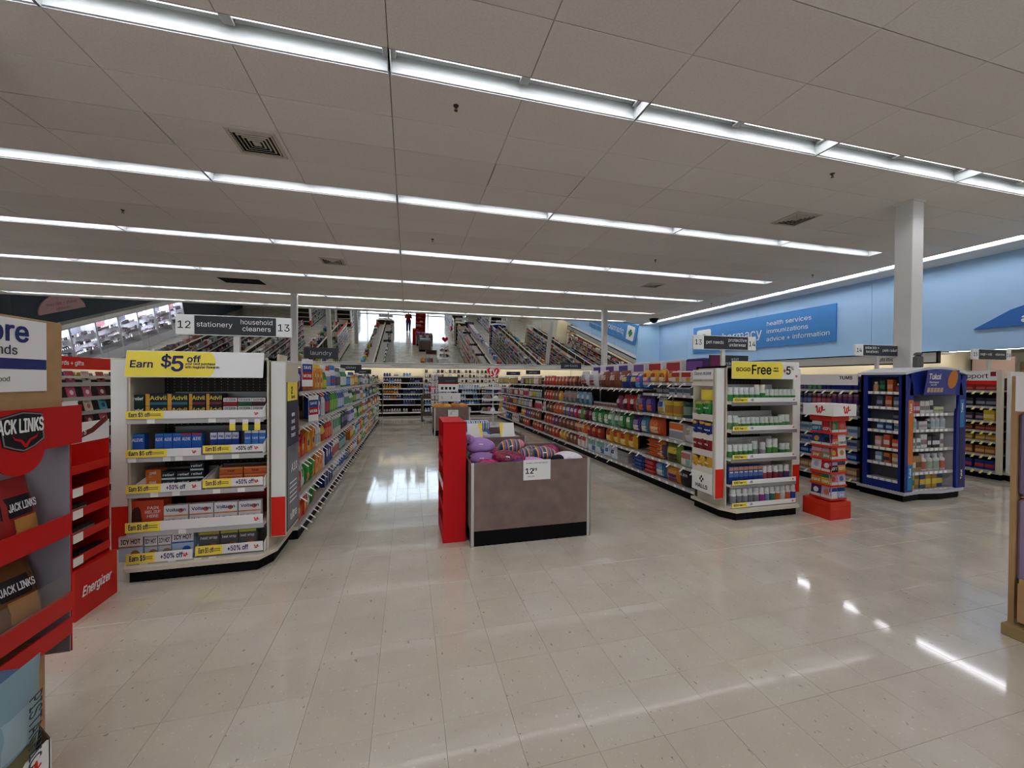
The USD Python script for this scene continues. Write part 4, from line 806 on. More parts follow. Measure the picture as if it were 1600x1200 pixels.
PF = [
 (0, 870, 2, (g_bag, (.24, .24, .12, '#3a66c0'), dict(lab='#e05aa8', patch='#5fb0e8', top='#e8d8c0')), 'treat_bag', 'bag', 'blue and pink pet treat bag'),
 (0, 770, 2, (g_bag, (.26, .25, .12, '#243c8c'), dict(lab='#e8d07a', patch='#1c2f70', top='#efe3bc')), 'dog_food_bag', 'bag', 'navy dog food bag with cream top'),
 (0, 690, 3, (g_bag, (.33, .3, .16, '#8a4a36'), dict(lab='#d8c4b0', patch='#6a3628')), 'dog_food_bag', 'bag', 'brown dog food bag'),
 (0, 520, 3, (g_bag, (.38, .32, .16, '#e6e2e2'), dict(lab='#b8a4b0', patch='#8a3a30')), 'dog_food_bag', 'bag', 'white dog food bag with brown picture'),
 (0, 370, 5, (g_bag, (.2, .22, .1, '#5a2f24'), dict(lab='#c86a3a')), 'treat_bag', 'bag', 'dark brown pet treat bag'),
 (0, 290, 6, (g_bag, (.2, .22, .1, '#b8502a'), dict(lab='#e8c0a0')), 'treat_bag', 'bag', 'rust pet treat bag'),
 (1, 885, 2, (g_bag, (.2, .28, .12, '#3f3a8c'), dict(lab='#9a6ab0', patch='#d8703a')), 'cat_food_bag', 'bag', 'violet cat food bag'),
 (1, 800, 1, (g_bag, (.2, .28, .12, '#c9c6c4'), dict(lab='#7a8a5a', patch='#8a6a5a')), 'cat_food_bag', 'bag', 'grey cat food bag'),
 (1, 752, 2, (g_bag, (.2, .26, .12, '#b8242c'), dict(lab='#e8d8d0', patch='#3a1a1c')), 'cat_food_bag', 'bag', 'red cat food bag'),
 (1, 688, 2, (g_bag, (.18, .24, .12, '#8a3a5a'), dict(lab='#d8b0c0', patch='#5a2a3c')), 'cat_food_bag', 'bag', 'plum cat food bag'),
 (1, 630, 10, (g_can, (.042, .09, '#c8c4be', '#b0b0b4', '#8a5a4a'), dict(n=10)), 'cat_food_can', 'can', 'silver cat food can'),
 (1, 400, 3, (g_bag, (.22, .26, .12, '#7fa8b8'), dict(lab='#c0d4da', patch='#3a5a6a')), 'cat_food_bag', 'bag', 'sky blue cat food bag'),
 (1, 310, 4, (g_bag, (.22, .26, .12, '#9a9a9c'), dict(lab='#d8703a', patch='#5a5a60')), 'cat_food_bag', 'bag', 'grey and orange cat food bag'),
 (2, 950, 1, (g_bag, (.36, .3, .2, '#e2571c'), dict(lab='#f08a3a', patch='#f4d0a0')), 'dog_food_bag', 'bag', 'big orange dog food bag'),
 (2, 848, 1, (g_bag, (.2, .26, .14, '#2f7fa0'), dict(lab='#8cc0d0', patch='#e8e0d0')), 'dog_food_bag', 'bag', 'teal dog food bag'),
 (2, 790, 1, (g_bag, (.26, .26, .14, '#4a2f7a'), dict(lab='#a08ac0', patch='#e8e0d0')), 'dog_food_bag', 'bag', 'purple dog food bag'),
 (2, 720, 2, (g_bag, (.2, .28, .14, '#2a7f3f'), dict(lab='#e8eee0', patch='#7ab05a')), 'dog_food_bag', 'bag', 'green dog food bag with white panel'),
 (2, 630, 2, (g_bag, (.22, .27, .14, '#a8c8b0'), dict(lab='#e8eee0', patch='#3f8f5c')), 'dog_food_bag', 'bag', 'mint dog food bag'),
 (2, 550, 3, (g_bag, (.24, .26, .14, '#3f8f4a'), dict(lab='#c0dcb8', patch='#e8e8e0')), 'dog_food_bag', 'bag', 'leaf green dog food bag'),
 (2, 420, 2, (g_bag, (.2, .26, .12, '#5a1a2a'), dict(lab='#b87a8a')), 'cat_food_bag', 'bag', 'wine red cat food bag'),
 (2, 375, 2, (g_bag, (.2, .26, .12, '#6f9a5a'), dict(lab='#d8e4c8')), 'cat_food_bag', 'bag', 'sage cat food bag'),
 (2, 335, 3, (g_bag, (.2, .26, .12, '#b82a4a'), dict(lab='#f0d0d8')), 'cat_food_bag', 'bag', 'crimson cat food bag'),
 (2, 275, 3, (g_bag, (.2, .26, .12, '#3a66a8'), dict(lab='#d0dcea')), 'cat_food_bag', 'bag', 'denim blue cat food bag'),
 (2, 238, 5, (g_bag, (.2, .26, .12, '#d8622a'), dict(lab='#f4d0b0')), 'cat_food_bag', 'bag', 'tangerine cat food bag'),
 (3, 985, 1, (g_bag, (.22, .28, .14, '#5a3a6a'), dict(lab='#e8b02a', patch='#e8d8a0')), 'dog_food_bag', 'bag', 'yellow and purple dog food bag'),
 (3, 750, 4, (g_bag, (.24, .29, .14, '#e8a41c'), dict(lab='#c8321f', patch='#f4d87a')), 'dog_food_bag', 'bag', 'yellow dog food bag with red label'),
 (3, 495, 3, (g_bag, (.22, .26, .14, '#a82a24'), dict(lab='#e89a5a')), 'dog_food_bag', 'bag', 'brick red dog food bag'),
 (3, 405, 3, (g_bag, (.22, .26, .14, '#e0702a'), dict(lab='#f4c07a')), 'dog_food_bag', 'bag', 'pumpkin dog food bag'),
 (3, 345, 6, (g_bag, (.22, .26, .14, '#8a4a3a'), dict(lab='#d8b8a0')), 'dog_food_bag', 'bag', 'cocoa dog food bag'),
 (4, 985, 1, (g_bag, (.26, .27, .14, '#2f6fa8'), dict(lab='#8ab8d8', patch='#e8e8e0')), 'cat_litter_bag', 'bag', 'blue cat litter bag'),
 (4, 600, 3, (g_bag, (.2, .22, .12, '#dfe6ee'), dict(lab='#3a66b0')), 'litter_liner_bag', 'bag', 'white bag of litter liners'),
 (4, 520, 2, (g_pack, (.34, .26, .18, '#dce4ea', '#7fb0a8', '#3a66b0'), {}), 'puppy_pad_pack', 'pack', 'pale pack of puppy pads'),
 (4, 380, 2, (g_pack, (.22, .3, .18, '#ece8e6', '#c83a3a', '#d8b0a8'), {}), 'puppy_pad_pack', 'pack', 'white pack with red panel'),
]
for z, px, n, (shape, a, k), nm, ct_, ds in PL:
    g = G(shape, (a, k), nm, ct_, ds); facing(FP, YP(px), n, g, z + .001, 'in nearest bay of pet gondola', gap=.012)
endsP = {}
for q, px, n, (shape, a, k), nm, ct_, ds in PF:
    g = G(shape, (a, k), nm, ct_, ds); y = max(YP(px), 4.2); e = facing(FP, y, n, g, (ZP0[q + 1] if y < 5.38 and q else ZP[q]) + .001, f'on pet gondola, {SH[q]} shelf', gap=.012)
    endsP[q] = max(endsP.get(q, 0), e)
def flat_stack(F, y, n, g, z, lab, back=.03):
    for k in range(n):
        x, yy, _ = F.loc(y, back + g.d / 2, 0); put(g.path, g.name, f'{["lowest", "second", "third", "topmost"][k]} {g.desc} {lab}', g.cat, f'{g.desc} {lab}', (x, yy, z + k * g.h * .93), F.rz + R.uniform(-5, 5))
flat_stack(FP, YP(870), 4, G(g_flatbag, ((.3, .07, .34, '#b8222a'), dict(lab='#d8605a')), 'dog_food_bag', 'bag', 'red dog food bag lying flat'), .126, 'stacked on pet gondola base')
flat_stack(FP, YP(780), 4, G(g_flatbag, ((.3, .06, .34, '#2a4a9c'), dict(lab='#5a7ac0')), 'cat_food_bag', 'bag', 'blue litter bag lying flat'), .126, 'stacked on pet gondola base')
flat_stack(FP, 5.13, 4, G(g_flatbag, ((.42, .07, .34, '#e8901c'), dict(lab='#c8321f')), 'dog_food_bag', 'bag', 'orange dog food bag lying flat'), .401, 'on fourth pet gondola shelf')
def litter_tray(p):
    o = Polygon([(-.2, -.15), (.2, -.15), (.2, .15), (-.2, .15)]).buffer(.03); i = o.buffer(-.012)
    part(p, 'tray', cat([trimesh.creation.extrude_polygon(o, .01, engine='earcut'), trimesh.creation.extrude_polygon(o.difference(i), .1, engine='earcut')]), '#b7b2ac')
    part(p, 'rim', moved(trimesh.creation.extrude_polygon(o.buffer(.012).difference(i), .008, engine='earcut'), (0, 0, .1)), '#c4bfb8')
KT = kind('litter_tray', litter_tray)
for k in range(3): put(KT, 'litter_tray', ['lowest', 'middle', 'uppermost'][k] + ' of three grey litter trays on the pet gondola base', 'litter tray', 'nested grey litter trays', (3.78, YP(650) + .1, .127 + k * .035), 90)
for k in range(5): put(KT, 'litter_tray', NTH[k] + ' grey litter tray from below in the far stack on the base', 'litter tray', 'far stack of grey litter trays', (3.78, 7.75, .127 + k * .035), 90)
PET = []
for c, l, d in (('#c8372a', '#f0d0a0', 'red'), ('#2a2a30', '#8a8a92', 'black'), ('#e0a62e', '#f4e0a0', 'amber'), ('#3a66b0', '#c9d6ee', 'blue'), ('#8a5a3a', '#e0c4a0', 'brown'), ('#e4e2dc', '#b86a5a', 'white'), ('#7a3f6a', '#d8b0cc', 'mauve')):
    PET.append(K(g_bag, (.2, .24, .1, c), dict(lab=l), 'pet_treat_bag', 'bag', d + ' pet treat bag'))
TOYC = []
for c, b, d in (('#2a2a30', '#8a3a3a', 'black'), ('#e4e2dc', '#c83a5a', 'white'), ('#3a3a6a', '#c8c03a', 'indigo'), ('#8a2a2a', '#d8d0c8', 'maroon'), ('#5a5a60', '#b8c4cc', 'grey'), ('#c87a8a', '#f0d8dc', 'pink'), ('#4a3a2a', '#c89a5a', 'brown')):
    TOYC.append(K(g_card, (.13, .24, c, b), {}, 'pet_toy_card', 'card', d + ' pet toy card'))
for k in range(3, 9):
    for q, z in enumerate(ZP):
        a = max(yp_[k] + .02, endsP.get(q, 0) + .03)
        if a < yp_[k + 1] - .2:
            far_run(FP, q, a, yp_[k + 1] - .02, z, .3 if q else .5, PET if (k < 5 or q > 2) else TOYC, f'on pet gondola {NTH[k]} bay, {SH[q]} shelf', 300 + k * 10 + q)
small_goods('protective_goods', 'packed goods on the hidden side of the pet gondola, seen in the mirror', 'packages', [(FP2, yp_[k], yp_[k + 1], z, .26, .3) for k in range(9) for z in ZP], 6, ['#e8e4ee', '#5a3f8f', '#c83a4a', '#3a66b0', '#e4e2dc', '#8ab0d8'])
# packs of diapers on top of the other side of the pet gondola
for k, (y, c, l, p_, d) in enumerate(((8.3, '#e8e4ee', '#5a3f9f', '#c8b8e0', 'white and violet'), (7.7, '#ece8f0', '#6a4fa8', '#d8d0ea', 'white and purple'), (7.15, '#e6e2ee', '#5a48a0', '#b8a8d8', 'lavender'), (6.6, '#ece6e8', '#8a6aa8', '#e0d0dc', 'pale lilac'), (6.1, '#ece4e2', '#c8323a', '#e8d0cc', 'white and red'), (5.6, '#eae2e0', '#c83a44', '#e8c8c8', 'cream and red'), (5.1, '#5a3578', '#8a5ab0', '#e8e0ee', 'deep purple'))):
    g = G(g_pack, ((.4, .34, .26, c, l, p_), {}), 'diaper_pack', 'pack', d + ' absorbent pad pack'); put(g.path, g.name, f'{d} absorbent pad pack on top of the pet gondola', 'pack', 'pad packs on top of the pet gondola', (4.32, y, 1.527), -90)
small = [('laundry', -1.12, 5.75, 1.80, .42, .145, 'charcoal aisle sign reading laundry over the left gondola'), ('pet foods', 3.62, 8.45, 1.79, .5, .14, 'charcoal aisle sign reading pet foods over the bags'), ('dishes', -1.12, 8.6, 1.70, .4, .12, 'small charcoal aisle sign after the laundry sign'), ('paper', -1.12, 10.8, 1.66, .4, .12, 'small charcoal aisle sign far along the laundry gondola'), ('pet toys', 3.62, 11.3, 1.70, .45, .12, 'small charcoal aisle sign reading pet toys'), ('collars', 3.62, 13.6, 1.70, .5, .12, 'small charcoal aisle sign farthest along the pet gondola')]
for s, x, y, z, w, h, lab in small:
    t = thing('aisle_blade_sign', lab, 'sign', 'small aisle signs on the shelving' if 0 else None, loc=(x, y, z))
    part(t, 'board', bevbox(-w / 2, w / 2, 0, .012, 0, h, .004), CHAR); part(t, 'lettering', text(s, h * .38, 0, -.001, h * .33, .001), '#c9cbce'); part(t, 'post', bx(-.008, .008, .012, .02, -(z - 1.5) + .03, h * .5), STEEL)
# aisle number signs above the ends
def aisle_sign(x, y, z, w, h, n1, a, b, n2, lab, topz=1.7, rz=0):
    t = thing('aisle_sign', lab, 'sign', loc=(x, y, 0), rz=rz)
    part(t, 'post', bx(-.025, .025, .03, .06, topz - .05, z + .02), COLM); part(t, 'board', bevbox(-w / 2, w / 2, 0, .03, z, z + h, .006), SIGNW)
    part(t, 'dark_panel', bx(-w * .34, w * .36, -.003, 0, z + h * .04, z + h * .96), CHAR)
    part(t, 'numerals', cat([text(n1, h * .36, -w * .425, -.001, z + h * .32, .001), text(n2, h * .36, w * .43, -.001, z + h * .3, .001)]), INK)
    L_ = [text(s, h * .24, -w * .17, -.004, z + h * (.42 if len(a) == 1 else .62 - .34 * k), .001, width=min(w * .3, len(s) * h * .16)) for k, s in enumerate(a)] + [text(s, h * .24, w * .19, -.004, z + h * (.42 if len(b) == 1 else .6 - .34 * k), .001, width=min(w * .3, len(s) * h * .16)) for k, s in enumerate(b)]
    part(t, 'lettering', cat(L_), SIGNW)
aisle_sign(-1.52, 4.12, 1.915, .93, .18, '12', ['stationery'], ['household', 'cleaners'], '13', 'aisle sign for stationery and household cleaners, numbers 12 and 13', rz=-1)
aisle_sign(3.84, 4.12, 1.92, .93, .175, '13', ['pet needs'], ['protective', 'underwear'], '14', 'aisle sign for pet needs and protective underwear, numbers 13 and 14', rz=-1)
aisle_sign(6.85, 4.35, 1.915, .98, .17, '14', ['antacids +', 'laxatives'], ['pain relief'], '15', 'aisle sign over the antacids, numbers 14 and 15', rz=-1)
aisle_sign(9.72, 4.5, 1.92, .98, .18, '15', ['cough + cold'], ['vitamins'], '16', 'rightmost aisle sign over cough and cold, numbers 15 and 16', rz=-1)
ad = thing('aisle_blade_sign', 'charcoal sign about adult undergarments above the yellow header', 'sign', loc=(4.35, 4.6, 1.72)); part(ad, 'post', bx(-.01, .01, .012, .022, -.25, .1), STEEL); part(ad, 'board', bevbox(-.33, .33, 0, .012, 0, .17, .003), CHAR); part(ad, 'picture', bx(-.31, -.14, -.002, 0, .01, .16), '#7a2a52'); part(ad, 'lettering', cat([text('adult', .04, .1, -.001, .1, .001), text('undergarments', .04, .1, -.001, .04, .001, width=.36)]), '#d4d6d8')

# hanging shelf cards and a small rack at the near end of the laundry gondola
for k, (y, z, lab) in enumerate(((4.45, 1.50, 'white, blue and red shelf card above the purple pod bags'), (4.72, 1.12, 'white, blue and red shelf card standing before the empty second shelf'))):
    t = thing('shelf_card', lab, 'sign', loc=(-.995, y, z)); Q = lambda m: moved(m, (0, 0, 0), rz=62)
    part(t, 'card', Q(bx(-.075, .075, 0, .002, -.05, .23)), SIGNW); part(t, 'blue_field', Q(bx(-.07, .07, -.001, 0, .10, .18)), '#2a4a9a'); part(t, 'red_field', Q(bx(-.07, .07, -.001, 0, .02, .10)), '#c8282c'); part(t, 'lettering', Q(cat([text('2 for', .022, 0, -.0015, .195, .0006, True), text('SAVE', .03, 0, -.0015, .13, .0006, True), text('MORE', .03, 0, -.0015, .045, .0006, True)])), SIGNW)
t = thing('counter_rack', 'small cream rack with orange and violet packets on the side wing top', 'rack', loc=(-1.03, 3.95, 1.52)); part(t, 'back', bx(-.06, -.055, -.14, .14, .0, .22), STEEL); part(t, 'tray', cat([bx(-.06, .03, -.14, .14, .0, .006), bx(.026, .03, -.14, .14, 0, .06)]), STEEL); part(t, 'label', bx(.0305, .032, -.13, .13, .005, .05), SIGNW)
for q, (c, d) in enumerate((('#d8702a', 'orange'), ('#6a5a9c', 'violet'), ('#d88a5a', 'apricot'))): 
    g = G(g_carton, ((.075, .15, .03, c), dict(band=[(.2, .5, '#e8d8c8')])), 'seed_packet', 'packet', d + ' packet'); put(g.path, g.name, d + ' packet in the small cream rack on the side wing', 'packet', None, (-1.035, 3.86 + q * .09, 1.527), 90)
# ------------------------------------------------------------------ dump bins, red tower and stands in the wide middle aisle
LAM = mat('laminate_brown', '#7c675f', .6, var=.16, vscale=9); ALU = mat('corner_alu', '#c9c6c0', .35, .6)
def bin_(label, x0, x1, y0, y1, h=.765, fill=.5):
    t = thing('dump_bin', label, 'bin', loc=((x0 + x1) / 2, (y0 + y1) / 2, 0)); a, b = (x1 - x0) / 2, (y1 - y0) / 2
    for nm, bb in (('front_panel', (-a, a, -b, -b + .016)), ('back_panel', (-a, a, b - .016, b)), ('side_panel', (-a, -a + .016, -b + .016, b - .016)), ('side_panel', (a - .016, a, -b + .016, b - .016))):
        part(t, nm, bevbox(*bb, .14, h, .003), LAM)
    part(t, 'kick_plate', cat([bx(-a + .01, a - .01, -b + .008, -b + .02, 0, .14), bx(-a + .01, a - .01, b - .02, b - .008, 0, .14), bx(-a + .008, -a + .02, -b + .02, b - .02, 0, .14), bx(a - .02, a - .008, -b + .02, b - .02, 0, .14)]), KICK)
    for sx in (-1, 1):
        for sy in (-1, 1): part(t, 'corner_post', cat([bevbox(sx * (a + .004), sx * (a - .03), sy * (b + .004), sy * (b - .004), 0, h + .004, .002), bevbox(sx * (a + .004), sx * (a - .004), sy * (b + .004), sy * (b - .03), 0, h + .004, .002)]), ALU)
    part(t, 'bin_floor', bx(-a + .016, a - .016, -b + .016, b - .016, fill - .012, fill), LAM)
    return t
b1 = bin_('brown laminate dump bin of soft toys under the price card', .555, 1.735, 3.57, 4.55, fill=.56)
ps = thing('price_sign', 'white price card reading twelve ninety nine on the toy bin front', 'sign', loc=(1.185, 3.563, .585))
part(ps, 'card', bx(-.135, .135, -.002, 0, 0, .19), SIGNW)
part(ps, 'lettering', cat([text('12', .05, -.075, -.0025, .062, .001, True), text('99', .028, -.022, -.0025, .084, .001, True), text('PLUSH ASSORTMENT', .011, 0, -.0025, .155, .001, width=.22), text('With card', .011, -.06, -.0025, .03, .001)]), INK)
def stripes(name, cols, scale=30, rough=.7):
    n = len(cols)
    return usdkit.material(stage, '/World/Looks/' + name, {'tc': ('texture_coordinate', {}), 'sx': ('separate_xyz', {}), 'm': ('math', {'math_type': 'multiply', 'value2': float(scale)}), 'f': ('math', {'math_type': 'fraction'}),
        'r': ('rgb_ramp', {'interpolate': False, 'ramp': [(k / n, mute(c)) for k, c in enumerate(cols)]}), 'p': ('principled_bsdf', {'roughness': rough, 'sheen_weight': .3}), 'n': ('noise_texture', {'scale': 120.0}), 'b': ('bump', {'strength': .5, 'distance': .004})},
        [('tc.object', 'sx.vector'), ('sx.x', 'm.value1'), ('m.value', 'f.value1'), ('f.value', 'r.fac'), ('r.color', 'p.base_color'), ('tc.object', 'n.vector'), ('n.fac', 'b.height'), ('b.normal', 'p.normal')], surface='p.BSDF')
def sequin(name, c1, c2):
    return usdkit.material(stage, '/World/Looks/' + name, {'tc': ('texture_coordinate', {}), 'v': ('voronoi_texture', {'scale': 70.0}), 'sc': ('separate_color', {}), 'r': ('rgb_ramp', {'ramp': [(.2, mute(c1)), (.8, mute(c2))]}), 'p': ('principled_bsdf', {'roughness': .3}), 'b': ('bump', {'strength': .6, 'distance': .004})},
        [('tc.object', 'v.vector'), ('v.color', 'sc.color'), ('sc.r', 'r.fac'), ('r.color', 'p.base_color'), ('v.distance', 'b.height'), ('b.normal', 'p.normal')], surface='p.BSDF')
RAINBOW = stripes('rainbow_sequins', ['#1c2f8a', '#f0c03a', '#d82a4a', '#1a8f9a', '#2a1a6a', '#f06aa0', '#1f8a4a', '#101a4a'], 11, .4); MAG = sequin('magenta_sequins', '#7a1040', '#d82a7a'); CRIM = sequin('crimson_sequins', '#5a0c2a', '#b01c4a')
fuzz = lambda n, c: mat(n, mute(c, .9, .9), .9, var=.12, vscale=80, bump=.3)
def blob(a, b, c, seed=0, flat=.3):
    m = trimesh.creation.icosphere(3, 1.0); v = np.array(m.vertices); n = meshkit.fbm(v * 1.7 + seed * 3.1, 3, seed) - .5
    v *= (1 + .1 * n)[:, None]; v[:, 2] = np.where(v[:, 2] < 0, v[:, 2] * (1 - flat), v[:, 2]); v[:, 0] *= 1 + .14 * v[:, 0]
    m.vertices = v * (a, b, c); return m
def plush(label, x, y, z, a, b, c, body, rz=0, ry=0, rx=0, patch=None, ears=None, tip=None, seed=0, eyes=True):
    t = thing('plush_toy', label, 'soft toy', loc=(x, y, z)); T = lambda m: moved(m, (0, 0, 0), rz=rz, ry=ry, rx=rx)
    part(t, 'body', T(blob(a, b, c, seed)), body, smooth=True)
    if patch: part(t, 'belly_patch', T(moved(blob(a * .55, b * .5, c * .6, seed + 1), (patch[1] * a, patch[2] * b, patch[3] * c))), patch[0], smooth=True)
    if ears:
        for s in (-1, 1): part(t, 'ear', T(moved(blob(.035, .02, .045, seed + 2), (-a * .55, s * b * .5, c * .85))), ears, smooth=True)
    if tip: part(t, 'end_cap', T(moved(blob(a * .3, b * .62, c * .62, seed + 3), (a * .92, 0, 0))), tip, smooth=True)
    if eyes: part(t, 'eyes', T(cat([moved(trimesh.creation.icosphere(1, .012), (-a * .8 + .01, s * b * .34 - .0, c * .38)) for s in (-1, 1)])), INK, smooth=True, kind='stuff')
    part(t, 'hang_tag', T(bx(-.02, .02, -b * .9 - .002, -b * .9, c * .2, c * .5)), SIGNW)
    return t
zz = .565
plush('large lilac plush toy on top at the left of the toy bin', .70, 4.02, .84, .155, .12, .095, fuzz('plush_lilac', '#b48ad0'), rz=5, ears=fuzz('plush_lilac', '#b48ad0'), seed=1)
plush('pale purple plush toy under the lilac one', .70, 3.83, .745, .15, .11, .075, fuzz('plush_purple', '#9a78b8'), rz=-8, seed=2)
plush('magenta sequin plush toy at the front left corner of the bin', .72, 3.665, .71, .13, .075, .075, MAG, rz=4, seed=3, eyes=False)
plush('dark crimson plush toy with violet belly in the bin middle', 0.925, 3.72, .765, .165, .1, .085, CRIM, rz=-8, ry=5, seed=4, patch=(fuzz('plush_violet', '#6a2a8c'), .5, -.55, -.25), eyes=False)
plush('rainbow striped sequin plush toy with a pink end on the pile top', 1.03, 4.05, .81, .14, .11, .09, RAINBOW, rz=8, ry=-14, seed=5, tip=fuzz('plush_pink', '#e88aa8'), eyes=False)
plush('pale pink plush toy half buried at the front of the bin', 1.165, 3.69, .715, .14, .085, .065, fuzz('plush_rose', '#d8a0d0'), rz=-20, seed=6)
plush('rainbow striped plush toy lying right of the bin centre', 1.355, 3.9, .755, .135, .11, .085, RAINBOW, rz=-4, seed=7, eyes=False)
plush('white plush toy with a black eye spot at the right of the bin', 1.55, 3.74, .73, .155, .11, .08, fuzz('plush_white', '#e6e4ea'), rz=-6, seed=8, patch=(fuzz('plush_black', '#17171c'), -.62, -.5, .12), eyes=False)
plush('grey rainbow plush toy low between the two striped ones', 1.19, 3.98, .735, .11, .1, .08, RAINBOW, rz=40, seed=9, eyes=False)
for k in range(5): plush(NTH[k] + ' plush toy along the back of the toy bin', .75 + k * .21, 4.33, .68, .14, .12, .1, [RAINBOW, MAG, CRIM][k % 3], rz=k * 33, seed=20 + k, eyes=False)
# red shelf tower on the left of the bin: solid towards the entrance, open towards the laundry aisle
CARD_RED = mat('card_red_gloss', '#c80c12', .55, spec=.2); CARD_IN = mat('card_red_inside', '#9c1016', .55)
rt = thing('battery_tower', 'tall red cardboard tower standing against the toy bin', 'display stand', loc=(.425, 4.0, 0)); A, B, H = .107, .28, 1.13
part(rt, 'front_wall', bevbox(-A, A, -B, -B + .008, 0, H, .002), CARD_RED); part(rt, 'back_wall', bevbox(-A, A, B - .008, B, 0, H, .002), CARD_RED)
part(rt, 'side_wall', bx(A - .008, A, -B + .008, B - .008, 0, H), CARD_RED); part(rt, 'top', bevbox(-A, A, -B, B, H - .008, H + .002, .002), CARD_RED)
for k, z in enumerate((.14, .34, .54, .74, .94)):
    part(rt, 'shelf', bx(-A + .005, A - .008, -B + .008, B - .008, z - .006, z), CARD_IN); part(rt, 'shelf_lip', bx(-A - .002, -A + .005, -B + .004, B - .004, z - .04, z + .02), SIGNW if k in (2,) else CARD_RED)
part(rt, 'foot', bx(-A, -A + .006, -B + .004, B - .004, 0, .11), CARD_RED)
FT = Face(.425 - A, '-x')
for z, n, c in ((.34, 3, '#2a2a30'), (.14, 4, '#3a2a20')):
    facing(FT, 3.78, n, G(g_carton, ((.1, .09, .06, c), dict(band=[(.3, .7, '#b08a4a')])), 'battery_pack', 'box', 'small dark battery pack' if z > .2 else 'small brown battery pack'), z + .001, 'in the red tower', gap=.02)
b2 = bin_('second brown dump bin holding clear wrapped goods', .70, 1.56, 5.15, 6.25, fill=.6)
for k, (x, c) in enumerate(((.78, 1), (1.22, -1))):
    t = thing('price_sign', ['white price card with yellow edge, left on second bin', 'white price card with yellow edge, right on second bin'][k], 'sign', loc=(x + .08, 5.17, .77))
    part(t, 'card', moved(bevbox(-.1, .1, 0, .004, -.02, .19, .001), rx=-22), SIGNW); part(t, 'yellow_edge', moved(prism(Polygon([(c * .1, -.02), (c * .1, .19), (c * .045, .19), (c * .085, -.02)]), .002), (0, -.003, 0)).apply_transform(trimesh.transformations.rotation_matrix(math.radians(-22), (1, 0, 0))), SIGNY)
CLEAR = ['#b8c4d8', '#d0d4dc', '#8ea0c8', '#e0c8cc', '#c8d4dc', '#a8b4d0']
for k in range(26):
    g = G(g_pack, ((.2, .07, .13, CLEAR[k % 6], '#e4e8ee', ['#7a90c0', '#d8a0a8', '#c8a87a'][k % 3]), {}), 'wrapped_pack', 'pack', ['pale blue', 'silver white', 'periwinkle', 'blush', 'icy', 'hazy blue'][k % 6] + ' clear wrapped pack')
    put(g.path, g.name, g.desc + ' heaped in the second bin', 'pack', g.desc + 's heaped in the second bin', (.86 + (k % 4) * .19 + R.uniform(-.02, .02), 5.33 + (k // 4 % 4) * .24, .602 + (k // 16) * .075), R.uniform(-25, 25))
t = thing('folded_towel_pack', 'blue and white zigzag folded pack at the back of the second bin', 'pack', loc=(1.0, 6.12, .602))
zig = stripes('zigzag', ['#2a5a9c', '#e4e8ee', '#7ab0d8', '#e4e8ee'], 14); part(t, 'upper_fold', bevbox(-.23, .23, -.1, .1, .14, .29, .03), zig); part(t, 'lower_fold', bevbox(-.22, .24, -.1, .1, 0, .14, .03), mat('towel_blue', '#3f7fae', .8))
b3 = bin_('third brown dump bin with orange soft toys, far down the aisle', .69, 1.66, 10.9, 11.8, fill=.62)
for k in range(8): plush(['orange', 'golden', 'amber'][k % 3] + ' soft toy heaped in the far bin, ' + ['front', 'rear'][k // 4] + ' row ' + NTH[k % 4] , .82 + (k % 4) * .23, 11.05 + (k // 4) * .35, .76, .14, .12, .1, fuzz(['plush_orange', 'plush_gold', 'plush_amber'][k % 3], ['#d8872a', '#dca23a', '#b8742a'][k % 3]), rz=k * 40, seed=40 + k, eyes=False)
t = thing('price_sign', 'white price card on the front of the far bin', 'sign', loc=(1.2, 10.893, .5)); part(t, 'card', bx(-.14, .14, -.003, 0, 0, .2), SIGNW); part(t, 'lettering', cat([text('9', .06, -.06, -.004, .07, .001), text('seasonal', .02, 0, -.004, .15, .001)]), INK)
t = thing('sale_stand', 'tall stand with black header over the far bin', 'display stand', loc=(1.2, 12.3, 0))
part(t, 'header', bevbox(-.3, .3, 0, .02, 1.42, 1.62, .004), CHAR); part(t, 'red_band', bx(-.31, .31, -.004, .03, 1.39, 1.42), CARD_RED); part(t, 'upper_card', bx(-.3, .3, 0, .02, 1.16, 1.39), SIGNW); part(t, 'lower_card', bx(-.3, .36, -.15, -.13, .86, 1.12), SIGNW)
part(t, 'picture_squares', cat([bx(-.22 + k * .12, -.15 + k * .12, -.004, 0, 1.22, 1.3) for k in range(4)]), INK, kind='stuff'); part(t, 'lettering', cat([text('seasonal', .05, .05, -.004, 1.47, .001), text('1', .07, -.2, -.153, .95, .001), text('2', .07, .08, -.153, .95, .001)]), '#8a8a8c')
part(t, 'frame', cat([bx(-.3, -.27, .02, .05, 0, 1.62), bx(.27, .3, .02, .05, 0, 1.62), bx(-.3, .3, -.15, .05, .0, .03), bx(-.28, -.26, -.15, .03, .84, .86), bx(.26, .28, -.15, .03, .84, .86)]), ALU)
